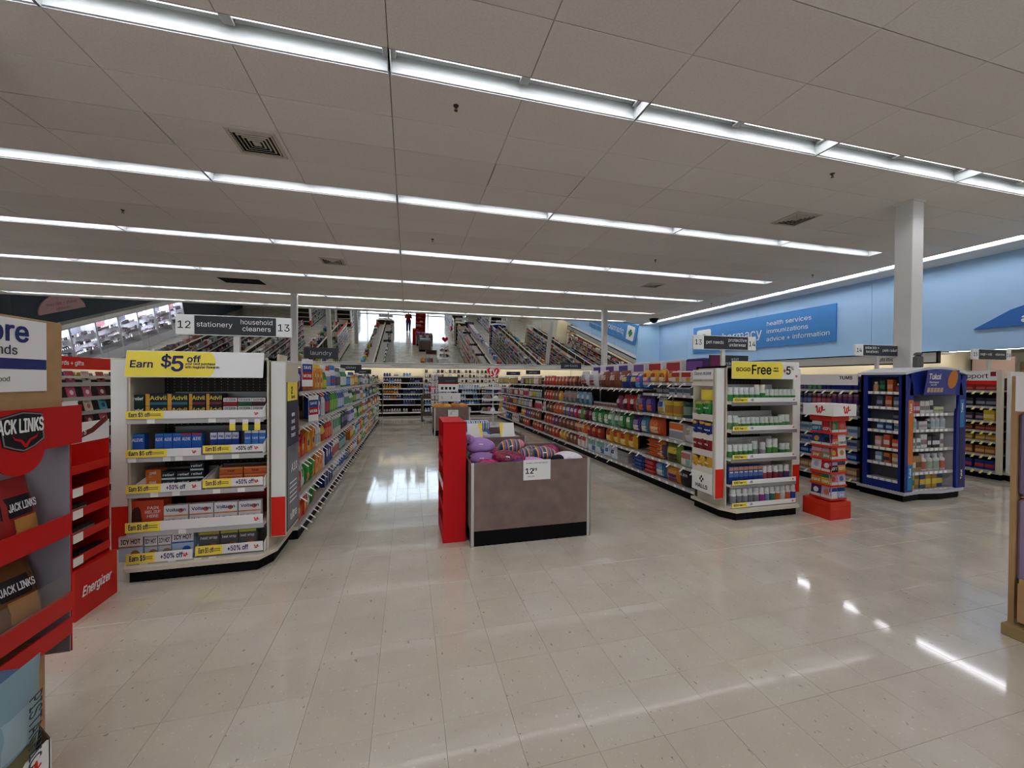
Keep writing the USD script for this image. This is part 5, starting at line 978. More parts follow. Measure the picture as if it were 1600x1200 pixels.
# round tiered stand with a heart sign
ty = thing('tiered_stand', 'round white tiered stand under a red heart sign', 'display stand', loc=(2.12, 10.0, 0))
TW_ = mat('stand_white', '#e2e2e4', .35)
part(ty, 'pole', tube((0, 0, 0), (0, 0, 1.5), .02, 12), TW_, smooth=40); part(ty, 'foot', lathe([(.3, 0), (.3, .02), (.04, .04)], 24), TW_)
for z, r in ((.35, .36), (.68, .32), (1.0, .28), (1.28, .22)): part(ty, 'tier', lathe([(.02, z), (r, z), (r + .01, z + .06), (r, z + .06), (r - .01, z + .012), (.02, z + .012)], 28), TW_, smooth=30)
th_ = np.linspace(0, 2 * math.pi, 40); hp = Polygon([(.0115 * 16 * math.sin(a) ** 3, .0115 * (13 * math.cos(a) - 5 * math.cos(2 * a) - 2 * math.cos(3 * a) - math.cos(4 * a))) for a in th_[:-1]])
hs = thing('heart_sign', 'red heart sign with white letters on the tiered stand', 'sign', loc=(2.12, 9.98, 1.72))
part(hs, 'heart', prism(hp, .01), mat('heart_red', '#d01028', .4)); part(hs, 'heart_rim', prism(hp.buffer(-.008).difference(hp.buffer(-.02)), .002).apply_translation((0, -.002, 0)), SIGNW); part(hs, 'lettering', text('ty', .17, 0, -.003, -.06, .002, True), SIGNW)
for k in range(14):
    a = k * 2 * math.pi / 7 + (k // 7) * .4; r, z = ((.24, .7), (.2, 1.02))[k // 7]
    plush(['cream', 'black', 'pink', 'grey', 'brown', 'white', 'tan'][k % 7] + ' small soft toy on the ' + ['lower tier', 'upper tier'][k // 7] + ' of the round stand', 2.12 + r * math.cos(a), 10 + r * math.sin(a), z + .05, .06, .06, .07, fuzz('plush_s%d' % (k % 7), ['#d8cfc0', '#1c1c20', '#d890a8', '#8a8a8e', '#7a5a40', '#e4e4e6', '#b8986a'][k % 7]), rz=k * 50, seed=60 + k, eyes=False)
# utility cart and a rack of hanging cards before the back wall
cart = thing('utility_cart', 'brown utility cart parked before the back wall shelves', 'cart', loc=(.72, 15.1, 0)); CB = mat('cart_brown', '#5a5346', .5)
for z in (.2, .82): part(cart, 'tray', cat([bevbox(-.25, .25, -.4, .4, z, z + .03, .01), bx(-.25, .25, -.4, -.38, z, z + .09), bx(-.25, .25, .38, .4, z, z + .09), bx(-.25, -.23, -.4, .4, z, z + .09), bx(.23, .25, -.4, .4, z, z + .09)]), CB)
for sx in (-.22, .22):
    for sy in (-.36, .36): part(cart, 'leg', bx(sx - .025, sx + .025, sy - .025, sy + .025, .1, .85), CB); part(cart, 'caster', moved(lathe([(.05, -.015), (.055, 0), (.05, .015)], 12), (sx, sy, .055), ry=90), INK)
part(cart, 'handle', pipe([(-.2, -.4, .9), (-.2, -.5, 1.0), (.2, -.5, 1.0), (.2, -.4, .9)], .015), CB)
t = solo('red_bag', moved(pillow(.36, .22, .2, seed=5), (.9, 14.6, 1.08)), CARD_RED, 'red bag standing on the card rack near the cart', 'bag', smooth=True)
cr = thing('card_rack', 'tall rack of pink and grey hanging cards near the cart', 'rack', loc=(.98, 14.3, 0)); part(cr, 'pole', tube((0, 0, 0), (0, 0, 1.75), .02), ALU); part(cr, 'base', lathe([(.28, 0), (.28, .03), (.03, .05)], 20), CB)
part(cr, 'grid', cat([bx(-.2, .2, -.004, .004, z, z + .006) for z in np.arange(.3, 1.75, .12)] + [bx(x, x + .006, -.004, .004, .3, 1.75) for x in np.arange(-.2, .21, .1)]), ALU)
for k in range(18): 
    g = K(g_card, (.12, .2, ['#c8a0a8', '#b0a8b0', '#8a5a70', '#c8b8bc', '#5a5a64', '#c03040'][k % 6], '#e0d8dc'), {}, 'hanging_card', 'card', ['pink', 'lilac grey', 'plum', 'pale', 'dark grey', 'red'][k % 6] + ' hanging card'); put(g.path, g.name, g.desc + ' on the tall card rack', 'card', g.desc + 's on the tall card rack', (.85 + (k % 3) * .13, 14.29, .35 + (k // 3) * .23), R.uniform(-4, 4))
# ------------------------------------------------------------------ back wall shelving
FB = Face(17.05, '-y')
def wall_unit(label, x0, x1, zs, peg=None):
    t = thing('perimeter_shelving', label, 'shelving'); part(t, 'kick_plate', bx(x0, x1, 17.06, 17.5, 0, .11), KICK); part(t, 'base_deck', bx(x0, x1, 17.04, 17.54, .11, .13), STEEL)
    part(t, 'back_panel', bx(x0, x1, 17.52, 17.54, .13, max(zs) + .02), PANEL)
    if peg: part(t, 'peg_board', bx(x0, x1, 17.51, 17.53, max(zs) + .02, 2.1), CREAM)
    for z in zs:
        shelf_run(t, FB, x0, x1, z, .42, tags=[x0 + .1 + i * .2 for i in range(int((x1 - x0) / .2))], rm=SIGNW)
    return t
ZB = (1.64, 1.39, 1.15, .93, .71, .47, .15)
wall_unit('lit wall shelving with amber and navy bottles left of the cart', -1.0, .62, ZB)
AMB = [K(g_bottle, (.045, .17, c, cp, lb), dict(n=8), 'bottle', 'bottle', d) for c, cp, lb, d in (('#c88a2a', '#e8d8b0', '#e0a83a', 'amber bottle'), ('#d89a3a', '#2a2a2a', '#b8702a', 'golden bottle'), ('#b8742a', '#f0f0f0', '#e8c07a', 'tan bottle'))]
NAV = [K(g_bottle, (.045, .17, c, cp, lb), dict(n=8), 'bottle', 'bottle', d) for c, cp, lb, d in (('#24305a', '#e8e8ea', '#5a6aa0', 'navy bottle'), ('#3a4a7a', '#1c1c24', '#8a9ac0', 'slate blue bottle'), ('#1c2440', '#b8c0d0', '#3a4a70', 'midnight bottle'))]
WHT = [K(g_bottle, (.045, .16, c, cp, lb), dict(n=8), 'bottle', 'bottle', d) for c, cp, lb, d in (('#e8e6e2', '#e8e8ea', '#b8a8a8', 'white bottle'), ('#dcd8d8', '#2a2a30', '#8a8090', 'white bottle with black cap'), ('#c8c0cc', '#e8e8ea', '#5a4a70', 'lilac white bottle'))]
SKY_ = [K(g_bottle, (.05, .17, c, cp, lb), dict(n=8), 'bottle', 'bottle', d) for c, cp, lb, d in (('#2a6ab8', '#e8e8ea', '#9ac4e8', 'bright blue bottle'), ('#6aa8d8', '#e8e8ea', '#e0ecf4', 'pale blue bottle'), ('#1f4f9c', '#e8e8ea', '#5a8ac8', 'deep blue bottle'))]
for q, (lf, rg) in enumerate(((WHT + NAV[:1], SKY_), (WHT + SKY_[:1], NAV), (AMB, NAV), (AMB, NAV), (AMB + WHT, NAV + SKY_[:1]), (WHT[:2], NAV), (WHT, WHT[:2]))):
    far_run(FB, q, -.98, -.22, ZB[q], .3, lf, f'on {NTH[q]} wall shelf from the top, left half', 500 + q, .3 if q in (0, 5) else .06); far_run(FB, q, -.2, .6, ZB[q], .3, rg, f'on {NTH[q]} wall shelf from the top, right half', 520 + q, .5 if q in (0, 5) else .12)
for u, (x0, x1, nm) in enumerate(((.66, 1.86, 'hidden behind the card rack'), (1.88, 3.08, 'of blue packs behind the tiered stand'), (3.1, 4.3, 'in the lit corner past the heart sign'), (4.32, 6.8, 'far behind the pet gondola'))):
    zs = (1.15, .93, .7, .47, .15); wall_unit('lit wall shelving ' + nm, x0, x1, zs, peg=True)
    for q, z in enumerate(zs):
        if u < 3: far_run(FB, q, x0 + .02, x1 - .02, z, .3, SKY_ if u < 2 else WHT + NAV, f'on {NTH[q]} wall shelf {["behind the rack", "behind the stand", "past the heart"][u]}', 540 + u * 10 + q, .15)
    for r, z in enumerate((1.4, 1.62, 1.82)):
        for c in range(int((x1 - x0) / .17)):
            if u > 2 or R.random() < .12: continue
            g = K(g_card, (.11, .17, ['#3a3a40', '#c8c4bc', '#8a3a30', '#4a6a8a', '#d0d4d8', '#2a2a2e'][(c * 5 + r * 3) % 6], ['#1c1c20', '#e8e8e8', '#5a5a60'][(c + r) % 3]), {}, 'pegged_card', 'card', ['dark', 'pale', 'rust', 'steel blue', 'silvery', 'black'][(c * 5 + r * 3) % 6] + ' pegged card')
            put(g.path, g.name, f'{g.desc} on {["lower", "middle", "upper"][r]} peg row, {NTH[u + 1]} wall bay', 'card', f'{g.desc}s on {["lower", "middle", "upper"][r]} peg row, {NTH[u + 1]} wall bay', (x0 + .1 + c * .17, 17.46, z))
part_ = [(-6.3, -1.04), (-11.6, -6.34)]
for x0, x1 in part_: wall_unit('lit wall shelving ' + ('left of' if x0 > -7 else 'far left of') + ' the laundry aisle', x0, x1, ZB[1:])
small_goods('perimeter_goods', 'small packed goods on the wall shelving left of the laundry aisle', 'packages', [(FB, a, b, z, .18, .3) for a, b in part_ for z in ZB[1:]], 9)
small_goods('perimeter_goods', 'small packed goods on the wall shelving behind the pet gondola', 'packages', [(FB, 4.34, 6.78, z, .18, .3) for z in (1.15, .93, .7, .47, .15)], 10)
# ------------------------------------------------------------------ gift card tower
gt = thing('gift_card_tower', 'square tower of gift cards on a red box foot', 'display stand', loc=(4.66, 3.46, 0))
GR = mat('tower_red', '#cc2c16', .45)
part(gt, 'foot_box', bevbox(-.16, .14, -.15, .17, 0, .19, .003), GR); part(gt, 'foot_seam', bx(-.1605, .1405, -.1505, .1705, .14, .1415), mat('seam_red', '#7a140a', .6))
part(gt, 'core', bevbox(-.085, .085, -.085, .085, .19, 1.17, .003), GR)
part(gt, 'neck', bevbox(-.125, .125, -.125, .125, 1.09, 1.16, .003), GR); 
for nm, b in (('header', (-.17, .17, -.17, -.16)), ('header', (-.17, .17, .16, .17)), ('header', (-.17, -.16, -.16, .16)), ('header', (.16, .17, -.16, .16))): part(gt, nm, bx(*b, 1.15, 1.28), SIGNW)
part(gt, 'header_top', bx(-.16, .16, -.16, .16, 1.255, 1.262), SIGNW)
for x, y, rz in ((0, -.1705, 0), (-.1705, 0, -90), (-.1705, -.12, -90)):
    if rz and y: continue
    part(gt, 'logo', moved(w_logo(.085, .03, 0, 0), (x, y, 1.175), rz=rz), RED)
TZ = (.95, .80, .65, .505, .36, .21)
CARDS = [[('#c83038', '#1f7aa8'), ('#2f8a4a', '#c83a3a')], [('#1d3f8c', '#1a3a84'), ('#d87a4a', '#e8e6e0')], [('#8a9a6a', '#c86a4a'), ('#c8182a', '#e8e6e4')], [('#c81f2a', '#e4e2de'), ('#1c1c1e', '#d89a1c')], [('#d8a81c', '#c8901a'), ('#c88aa4', '#d8a8c0')], [('#c8a8cc', '#3a2a6a'), ('#e4e4e6', '#a8b8d8')]]
for k, z in enumerate(TZ):
    part(gt, 'pocket_rail', cat([bx(-.118, .118, -.121, -.118, z - .005, z + .016), bx(-.118, .118, .118, .121, z - .005, z + .016), bx(-.121, -.118, -.118, .118, z - .005, z + .016), bx(.118, .121, -.118, .118, z - .005, z + .016), bx(-.118, .118, -.118, .118, z - .006, z - .003)]), GR)
    for fi, rz in enumerate((-90, 0)):
        for q in range(2):
            c = CARDS[k][fi][q]; c2 = CARDS[(k + 2) % 6][1 - fi][q]
            g = G(g_carton, ((.114, .142, .004, c), dict(patch=(0, .58, .03, c2), band=[(.05, .3, '#e8e6e0' if c != '#e8e6e0' else '#1c1c1e')]) if (k + fi) % 2 else dict(words=['GIFT', 'card', 'joy'][k % 3], wc='#f2f0ea' if c != '#e8e6e0' else '#1c1c1e', band=[(.62, .9, c2)], wz=.25, th=.03)), 'gift_card', 'gift card', 'gift card')
            F = Face(4.66 - .121, '-x') if fi == 0 else Face(3.46 - .121, '-y')
            s = (3.46 if fi == 0 else 4.66) + (-.059 if q == 0 else .059)
            x, y, _ = F.loc(s, .012, 0)
            cn = {'#c8': 'red', '#1f': 'blue', '#2f': 'green', '#1d': 'navy', '#1a': 'dark navy', '#d8': 'orange', '#e8': 'white', '#8a': 'olive', '#e4': 'pale', '#1c': 'black', '#3a': 'purple', '#a8': 'powder blue'}.get(c[:3], 'coloured')
            put(g.path, g.name, f'{cn} gift card in {NTH[k]} tier from top, {["aisle face", "front face"][fi]}, {["near" if fi == 0 else "left", "far" if fi == 0 else "right"][q]} pocket', 'gift card', None, (x, y, z), F.rz, rx=-6)
# ------------------------------------------------------------------ antacid gondola with the blue corner display in front
ga = gondola('gondola of antacids behind the blue corner display', 6.15, 7.17, 4.16, 15.5, H=1.6, name='antacid_gondola')
ZT = (1.41, 1.19, 1.03, .76, .57, .39, .16); FTM, FTM2 = Face(6.15, '-x'), Face(7.17, '+x')
for q, z in enumerate(ZT):
    shelf_run(ga, FTM, 4.17, 5.39, z, .5, tags=(), flags=[4.24 + i * .13 for i in range(9)] if q != 5 else [4.3, 4.62, 4.95], yellow=[4.24 + i * .13 for i in range(9)][::2])
    shelf_run(ga, FTM, 5.39, 15.4, z, .5); shelf_run(ga, FTM2, 4.17, 15.4, z, .5, rail=False)
hp_ = part(ga, 'header_panel', bx(6.14, 6.15, 4.17, 5.39, 1.48, 1.64), SIGNW); part(hp_, 'lettering', moved(text('TUMS', .045, 0, 0, 0, .001, True), (6.139, 4.33, 1.565), rz=-90), INK)
BP = lambda c, cp, lb, d, h=.15, r=.035: G(g_bottle, ((r, h, c, cp, lb), dict(caph=.24, capr=.85, n=10)), 'antacid_bottle', 'bottle', d)
rowsT = [[('#3a4a9c', '#8a8ac0', '#2a3a8a', 'blue antacid bottle', 7), ('#4a8a5a', '#c8e0d0', '#6aa87a', 'green antacid bottle', 3), ('#5a4a8c', '#c0b0d8', '#8a7ab0', 'violet antacid bottle', 5)],
         [('#8a4a6a', '#b890a8', '#5a3a7a', 'plum antacid bottle', 5), ('#7a2a3a', '#a8a0a8', '#b86a7a', 'wine antacid bottle', 4), ('#3a3a5a', '#8a8a9a', '#6a7aa0', 'dark antacid bottle', 5)],
         [('#c8c8ce', '#e8e8ea', '#8a90a8', 'silver antacid bottle', 6), ('#d8d4d8', '#a8b0c0', '#a88aa0', 'pale antacid bottle', 6)]]
for q, rw in enumerate(rowsT):
    t = 4.2
    for c, cp, lb, d, n in rw: t = facing(FTM, t, n, BP(c, cp, lb, d, .16 if q < 2 else .13), ZT[q] + .001, f'on antacid gondola, {SH[q]} shelf', gap=.004)
for q, (c1, c2, d) in enumerate((('#b8ccd4', '#5a8aa8', 'pale teal'), ('#a8b4c8', '#3a5a9c', 'grey blue'), ('#1f4a9c', '#8ab0e0', 'strong blue'), ('#b88a5a', '#e0c8a0', 'tan')), 3):
    facing(FTM, 4.2, 7, G(g_carton, ((.13, .12 if q != 5 else .11, .1, c1), dict(band=[(.3, .7, c2)])), 'antacid_box', 'box', d + ' antacid box'), ZT[q] + .001, f'on {NTH[q]} antacid gondola shelf', gap=.01)
t = thing('blue_counter_card', 'dark blue header box on the top antacid shelf', 'box', loc=(6.22, 4.42, 1.411)); part(t, 'carton', bevbox(-.04, .06, -.14, .14, 0, .09, .003), '#1a3a9c'); part(t, 'flap', bx(-.042, -.038, -.13, .13, .06, .12), '#24489c')
small_goods('antacid_goods', 'small packed goods farther along the antacid gondola', 'packages', [(FTM, 5.42, 15.4, z, .16, .3) for z in ZT] + [(FTM2, 4.2, 15.4, z, .16, .3) for z in ZT], 12)
# blue corner display
TB = mat('display_blue', '#17297c', .4); TBD = mat('display_blue_dark', '#141c4a', .4); TGR = mat('display_grey', '#b4b4b8', .4)
tk = thing('corner_display', 'blue corner display of cold remedies with an arched top', 'display stand', loc=(6.10, 3.60, 0))
part(tk, 'base', trimesh.creation.extrude_polygon(Polygon([(0, 0), (.3, .02), (.6, -.03), (1.0, -.01), (1.1, .03), (1.1, .5), (0, .5)]), .085, engine='earcut'), KICK)
part(tk, 'base_trim', trimesh.creation.extrude_polygon(Polygon([(-.03, -.03), (.3, 0), (.6, -.05), (1.0, -.03), (1.16, .01), (1.16, .52), (-.03, .52)]), .035, engine='earcut').apply_translation((0, 0, .085)), TGR)
part(tk, 'back_wall', bx(.0, 1.14, .47, .5, .12, 1.66), TB); part(tk, 'divider', bx(.15, .165, .02, .47, .12, 1.62), TGR)
lw = sbox(.0, .12, .5, 1.66).difference(sbox(.08, .22, .44, 1.6)); lm = prism(lw, .02); part(tk, 'left_frame', moved(lm, (0, .5, 0), rz=-90), TB)
part(tk, 'left_inner', bx(.145, .15, .02, .47, .12, 1.66), mat('display_inner', '#5a5d66', .5))
lp = Polygon([(0, .12), (.17, .12), (.17, 1.3), (.15, 1.5), (.09, 1.6), (0, 1.66)]); part(tk, 'left_pilaster', prism(lp, .03), TB)
rp = Polygon([(.98, .12), (1.16, .12), (1.16, 1.66), (1.1, 1.62), (1.04, 1.5), (1.02, 1.3), (1.0, 1.2), (.98, 1.1)]); part(tk, 'right_pilaster', moved(prism(rp, .03), (0, 0, 0)), TB)
part(tk, 'right_side', bx(1.13, 1.16, .03, .47, .12, 1.66), TB); part(tk, 'inner_cheek', moved(bx(-.004, .004, 0, .45, .12, 1.5), (1.0, .02, 0), rz=8), TGR)
arc = [(x, 1.655 + .075 * math.sin(math.pi * (x + .03) / 1.22)) for x in np.linspace(-.03, 1.19, 17)]
part(tk, 'arched_top', moved(prism(Polygon(arc + [(x, z - .03) for x, z in arc[::-1]]), .56), (0, -.035, 0)), mat('display_top', '#cfd2d4', .4))
part(tk, 'arch_fascia', prism(Polygon([(x, z - .03) for x, z in arc[2:-2]] + [(1.1, 1.36), (.1, 1.36)]), .02), TB)
pt = part(tk, 'poster', moved(bevbox(-.29, .29, 0, .008, 0, .32, .002), (.56, -.045, 1.37), rx=8), mat('poster_violet', '#3a3f8c', .3), label='violet poster under the arch')
PT = lambda m: moved(m, (.56, -.047, 1.37), rx=8)
part(pt, 'lettering', PT(cat([text('Tukol', .07, -.15, 0, .2, .001, True, width=.22), text('Xtecongest', .024, -.15, 0, .15, .001), text('chest relief', .016, -.15, 0, .12, .001)])), SIGNW)
part(pt, 'picture', PT(cat([moved(prism(affinity.scale(Point(0, 0).buffer(1, 10), .09, .12), .001), (.19, 0, .2))])), '#d8822a'); part(pt, 'product_strip', PT(cat([bx(-.25 + k * .06, -.2 + k * .06, -.001, 0, .03, .09) for k in range(5)])), '#c8a88a', kind='stuff')
for nm, x, z0, z1, c in (('orange_strip', .075, .47, 1.3, '#e07a20'), ('teal_strip', .075, .14, .47, '#2a8ac0'), ('teal_strip', 1.04, .93, 1.3, '#2a80b8'), ('navy_strip', 1.04, .16, .93, '#20265a')):
    s_ = part(tk, nm, bx(x, x + .085, -.003, 0, z0, z1), c)
    if z1 - z0 > .3: part(s_, 'lettering', moved(moved(text('Tukol', .035, 0, 0, 0, .001, True), (0, 0, 0), ry=-90), (x + .055, -.004, z1 - .11 if nm != 'navy_strip' else .3)), SIGNW)
ZK = (1.12, .91, .66, .355, .125); FK = Face(3.62, '-y')
for q, z in enumerate(ZK): shelf_run(tk, Face(.03, '-y'), .17, .98, z, .42, tags=[.2 + i * .09 for i in range(8)])
zl = (1.40, 1.20, 1.03, .89, .66, .46, .25); FKL = Face(6.115, '-x')
for q, z in enumerate(zl):
    shelf_run(tk, Face(.012, '-x'), .06, .42, z, .13, tags=[.09 + i * .075 for i in range(5)], rail=True)
def boxg(w, h, c, b, d, nm='remedy_box'): return G(g_carton, ((w, h, .07, c), dict(band=[(.25, .6, b)])), nm, 'box', d)
def botg(r, h, c, cp, lb, d): return G(g_bottle, ((r, h, c, cp, lb), dict(n=10)), 'remedy_bottle', 'bottle', d)
KF_ = [[boxg(.07, .15, '#c05a6a', '#e8d8dc', 'rose remedy box'), boxg(.07, .15, '#b84a5a', '#e4c8d0', 'pink red remedy box'), boxg(.08, .16, '#e4e2dc', '#8a8a84', 'white remedy box'), boxg(.07, .17, '#dcdad2', '#3a3a3a', 'white remedy box with black band'), boxg(.09, .08, '#d8d8a8', '#a8b07a', 'low pale yellow box')],
       [botg(.055, .11, '#6ab0a0', '#3a8a7a', '#c8e0d8', 'squat mint jar'), botg(.04, .19, '#dfe4e2', '#8ac0c0', '#a8c8c8', 'tall pale aqua bottle'), boxg(.08, .1, '#e0dcd8', '#b8a8b0', 'low white box'), botg(.035, .13, '#3a3f42', '#e8e8e8', '#8a9a9a', 'dark remedy bottle'), botg(.04, .19, '#e4e6e8', '#e8e8ea', '#b8c8d0', 'tall white bottle')],
       [boxg(.08, .12, '#dcdcd4', '#8a9a8a', 'white green remedy box'), boxg(.07, .13, '#e4e4e0', '#6a7a80', 'white grey remedy box'), boxg(.06, .18, '#e8e6e2', '#9a7a7a', 'tall white box'), boxg(.07, .15, '#3a3a40', '#e0e0e0', 'black and white remedy box')],
       [boxg(.08, .2, '#b8905a', '#e8d8a0', 'tan remedy box'), boxg(.11, .2, '#a88a5a', '#6a4a2a', 'brown kraft box'), botg(.05, .22, '#e6dcd4', '#e8e8ea', '#c86a5a', 'large white bottle with red label'), botg(.055, .22, '#d4dcd2', '#e8e8ea', '#a8b8a0', 'large pale green bottle')],
       [boxg(.07, .2, '#d8b03a', '#4a7a4a', 'yellow and green box'), boxg(.08, .21, '#9a7a4a', '#c8a05a', 'kraft remedy box'), boxg(.1, .2, '#2a4a7a', '#e8c03a', 'blue and yellow box'), boxg(.1, .2, '#c8903a', '#e8d04a', 'amber and yellow box')]]
for q, gs in enumerate(KF_):
    t = 6.285
    for i, g in enumerate(gs + gs[::-1]):
        n = 2 if g.w < .085 and i % 2 == 0 else 1
        if t + n * (g.w + .004) > 7.05: break
        t = facing(FK, t, n, g, ZK[q] + .001, f'on {NTH[q]} blue display shelf from top', gap=.004, setback=.05) + .008
KL_ = [[botg(.03, .11, '#7a2a2a', '#e0c0b0', '#a84a4a', 'dark red syrup bottle'), boxg(.06, .16, '#d8722a', '#e8b08a', 'orange remedy box'), boxg(.06, .15, '#1f4a34', '#3a7a54', 'dark green remedy box'), botg(.03, .13, '#c8a890', '#e8d8c8', '#e0a070', 'peach syrup bottle')],
       [boxg(.07, .14, '#5a6a7a', '#a8b4c0', 'slate remedy box'), boxg(.07, .15, '#b85a3a', '#e0a080', 'rust remedy box'), boxg(.07, .14, '#4a4a5a', '#8a8aa0', 'dark remedy box')],
       [boxg(.07, .11, '#2a2a30', '#6a6a70', 'low black box')], [boxg(.06, .12, '#c8d0cc', '#4a7a6a', 'pale remedy box'), boxg(.07, .11, '#2a5a9c', '#a8c0e0', 'blue remedy box'), boxg(.07, .11, '#3a7ab8', '#c8d8e8', 'bright blue remedy box')],
       [boxg(.08, .12, '#d8602a', '#f0d0b0', 'low orange box'), boxg(.07, .17, '#d85a3a', '#e8e0d8', 'tall orange box'), boxg(.07, .14, '#e0a89a', '#e8e4e0', 'peach box')], [boxg(.08, .14, '#c89a5a', '#e8e0d0', 'amber box'), boxg(.07, .13, '#d8702a', '#3a3a6a', 'orange violet box'), boxg(.07, .13, '#8ab0d0', '#e0e8f0', 'sky blue box')], []]
for q, gs in enumerate(KL_):
    t = 3.665
    for g in gs: t = facing(FKL, t, 1, g, zl[q] + .001, f'in the side window of the blue display, {NTH[q]} row', setback=.012) + .02
ca = thing('speaker', 'dark grey rounded speaker standing on the blue display top', 'speaker', loc=(6.95, 3.95, 1.72)); part(ca, 'body', bevbox(-.05, .05, -.05, .05, 0, .19, .03), mat('speaker_grey', '#5a5a58', .6)); part(ca, 'cap', lathe([(.05, .19), (.045, .215), (.02, .23)], 14), mat('speaker_grey', '#5a5a58', .6)); part(ca, 'foot', bx(-.04, .04, -.04, .04, -.02, 0), INK)
# ------------------------------------------------------------------ cough and cold gondola on the right
gc = gondola('gondola of cough and cold goods at the right, past the blue display', 8.92, 10.05, 4.02, 15.2, H=1.6, name='cold_remedy_gondola')
ZC = (1.40, 1.15, .92, .76, .60, .38, .135); FC, FC2 = Face(8.92, '-x'), Face(10.05, '+x')
for q, z in enumerate(ZC):
    shelf_run(gc, FC, 4.06, 5.3, z, .5, flags=[4.12 + i * .1 for i in range(8)], yellow=[4.12 + i * .1 for i in range(8)]); shelf_run(gc, FC, 5.3, 15.1, z, .5); shelf_run(gc, FC2, 4.06, 15.1, z, .5, rail=False)
hh = part(gc, 'header_panel', bx(8.91, 8.92, 4.06, 5.3, 1.5, 1.72), SIGNW); part(hh, 'lettering', moved(cat([text('support', .075, 0, 0, .1, .001), text('joint +', .03, -.1, 0, .05, .001)]), (8.909, 4.35, 1.5), rz=-90), INK); part(hh, 'red_field', bx(8.908, 8.91, 4.06, 5.3, 1.5, 1.56), RED); part(hh, 'red_square', bx(8.907, 8.91, 4.08, 4.14, 1.63, 1.7), '#a82030')
part(gc, 'end_post', bevbox(8.88, 8.94, 4.0, 4.06, .1, 1.72, .004), STEEL)
for q, (c, b, d, h) in enumerate((('#b8302a', '#d86a5a', 'red'), ('#3a3a44', '#8a90a0', 'charcoal'), ('#4a4450', '#a89aa8', 'dusky'), ('#8a3a24', '#c07a4a', 'russet'), ('#c89a2a', '#e8d07a', 'gold'), ('#b8702a', '#e0b07a', 'copper'), ('#24408c', '#c8404a', 'blue red'))[k] + ((.09, .13, .12, .09, .1, .13, .15)[k],) for k in range(7)):
    t = 4.1
    while t < 5.15: t = facing(FC, t, 2, boxg(.11, h, c, b, d + ' vitamin box', 'vitamin_box'), ZC[q] + .001, f'on {NTH[q]} shelf of the cold remedy gondola', gap=.006) + .03
    if q == 2: facing(FC, 4.1, 1, boxg(.12, .17, '#e0c02a', '#f0e08a', 'bright yellow box', 'vitamin_box'), ZC[q] + .001, 'at the near end of third shelf on the right gondola', setback=0)
small_goods('cold_remedy_goods', 'small packed goods farther along the cold remedy gondola', 'packages', [(FC, 5.32, 15.1, z, .13, .3) for z in ZC] + [(FC2, 4.1, 15.1, z, .13, .3) for z in ZC], 13)
eg = thing('end_display', 'pale end display with gold boxes at the far right', 'shelving', loc=(9.5, 3.7, 0))
part(eg, 'kick_plate', bx(-.5, .55, .02, .3, 0, .09), KICK); part(eg, 'base_deck', bevbox(-.52, .57, 0, .31, .09, .13, .004), STEEL); part(eg, 'back_panel', bx(-.5, .55, .26, .3, .13, 1.7), SIGNW); part(eg, 'side_panel', bevbox(-.56, -.42, 0, .06, .04, 1.72, .004), WHITE); part(eg, 'header', bx(-.42, .5, -.01, 0, 1.45, 1.72), SIGNW); part(eg, 'lettering', text('Save', .08, -.2, -.0115, 1.56, .001, True), INK); part(eg, 'black_rule', bx(-.36, .4, -.012, -.01, 1.46, 1.475), INK)
for z in (.95, .62, .3): part(eg, 'shelf', bx(-.42, .5, 0, .26, z - .02, z), STEEL)
for z, nm in ((.951, 'upper'), (.621, 'middle'), (.301, 'lower')): facing(Face(3.7, '-y'), 9.12, 4, G(g_carton, ((.16, .2, .1, '#c89a24'), dict(band=[(.1, .4, '#e8e0c8')], patch=(0, .25, .02, '#2a2a2a'))), 'gold_box', 'box', 'gold box with white label'), z, f'on the {nm} shelf of far right display', setback=.02)
for z in (1.2,): facing(Face(3.7, '-y'), 9.12, 4, G(g_card, (.15, .2, '#d0a42a', '#e8d8a0'), {}, 'gold_card', 'card', 'gold hanging card') if 0 else G(g_card, (.15, .2, '#d0a42a', '#e8d8a0'), 'gold_card', 'card', 'gold hanging card'), z, 'on the far right display', setback=.22)
# ------------------------------------------------------------------ right wall: sign, cornice, pharmacy opening
ws = thing('wall_sign', 'long blue pharmacy sign with white lettering on the blue wall', 'sign', loc=(XR, 11.62, 2.70))
SB = mat('sign_blue', '#4a8fd0', .45); T90 = lambda m, y=0: moved(m, (-.052, 0, 0), rz=-90)
part(ws, 'board', bx(-.05, 0, -2.94, 2.94, 0, 1.09), SB); part(ws, 'lettering', T90(cat([text('pharmacy', .34, -.55, 0, .36, .004, width=2.05), text('health services', .14, 1.45, 0, .73, .004, center=True, width=1.55), text('immunizations', .14, 1.4, 0, .47, .004, width=1.45), text('advice + information', .14, 1.72, 0, .2, .004, width=2.1)])), SIGNW)
em = sbox(-2.62, .26, -2.02, .86).buffer(.1); part(ws, 'emblem', T90(prism(em, .006)), SIGNW); part(ws, 'cross', T90(moved(prism(sbox(-2.41, .36, -2.23, .76).union(sbox(-2.52, .47, -2.12, .65)), .004), (0, -.004, 0))), mat('cross_green', '#2f8a4a', .5))
vs = thing('wall_sign', 'darker blue arched sign reading visit us, at the right frame edge', 'sign', loc=(XR, 4.06, 2.68)); ap = Polygon([(-1.75, 0), (-1.2, .34), (-.6, .55), (0, .62), (.6, .55), (1.2, .34), (1.75, 0)])
part(vs, 'board', T90(prism(ap, .05)), mat('sign_deep_blue', '#3a72bc', .45)); part(vs, 'lettering', T90(moved(cat([text('visit us', .12, -.2, 0, .3, .003), text('at wellness.com', .17, .1, 0, .07, .003, True, width=2.3)]), (0, -.003, 0))), SIGNW)
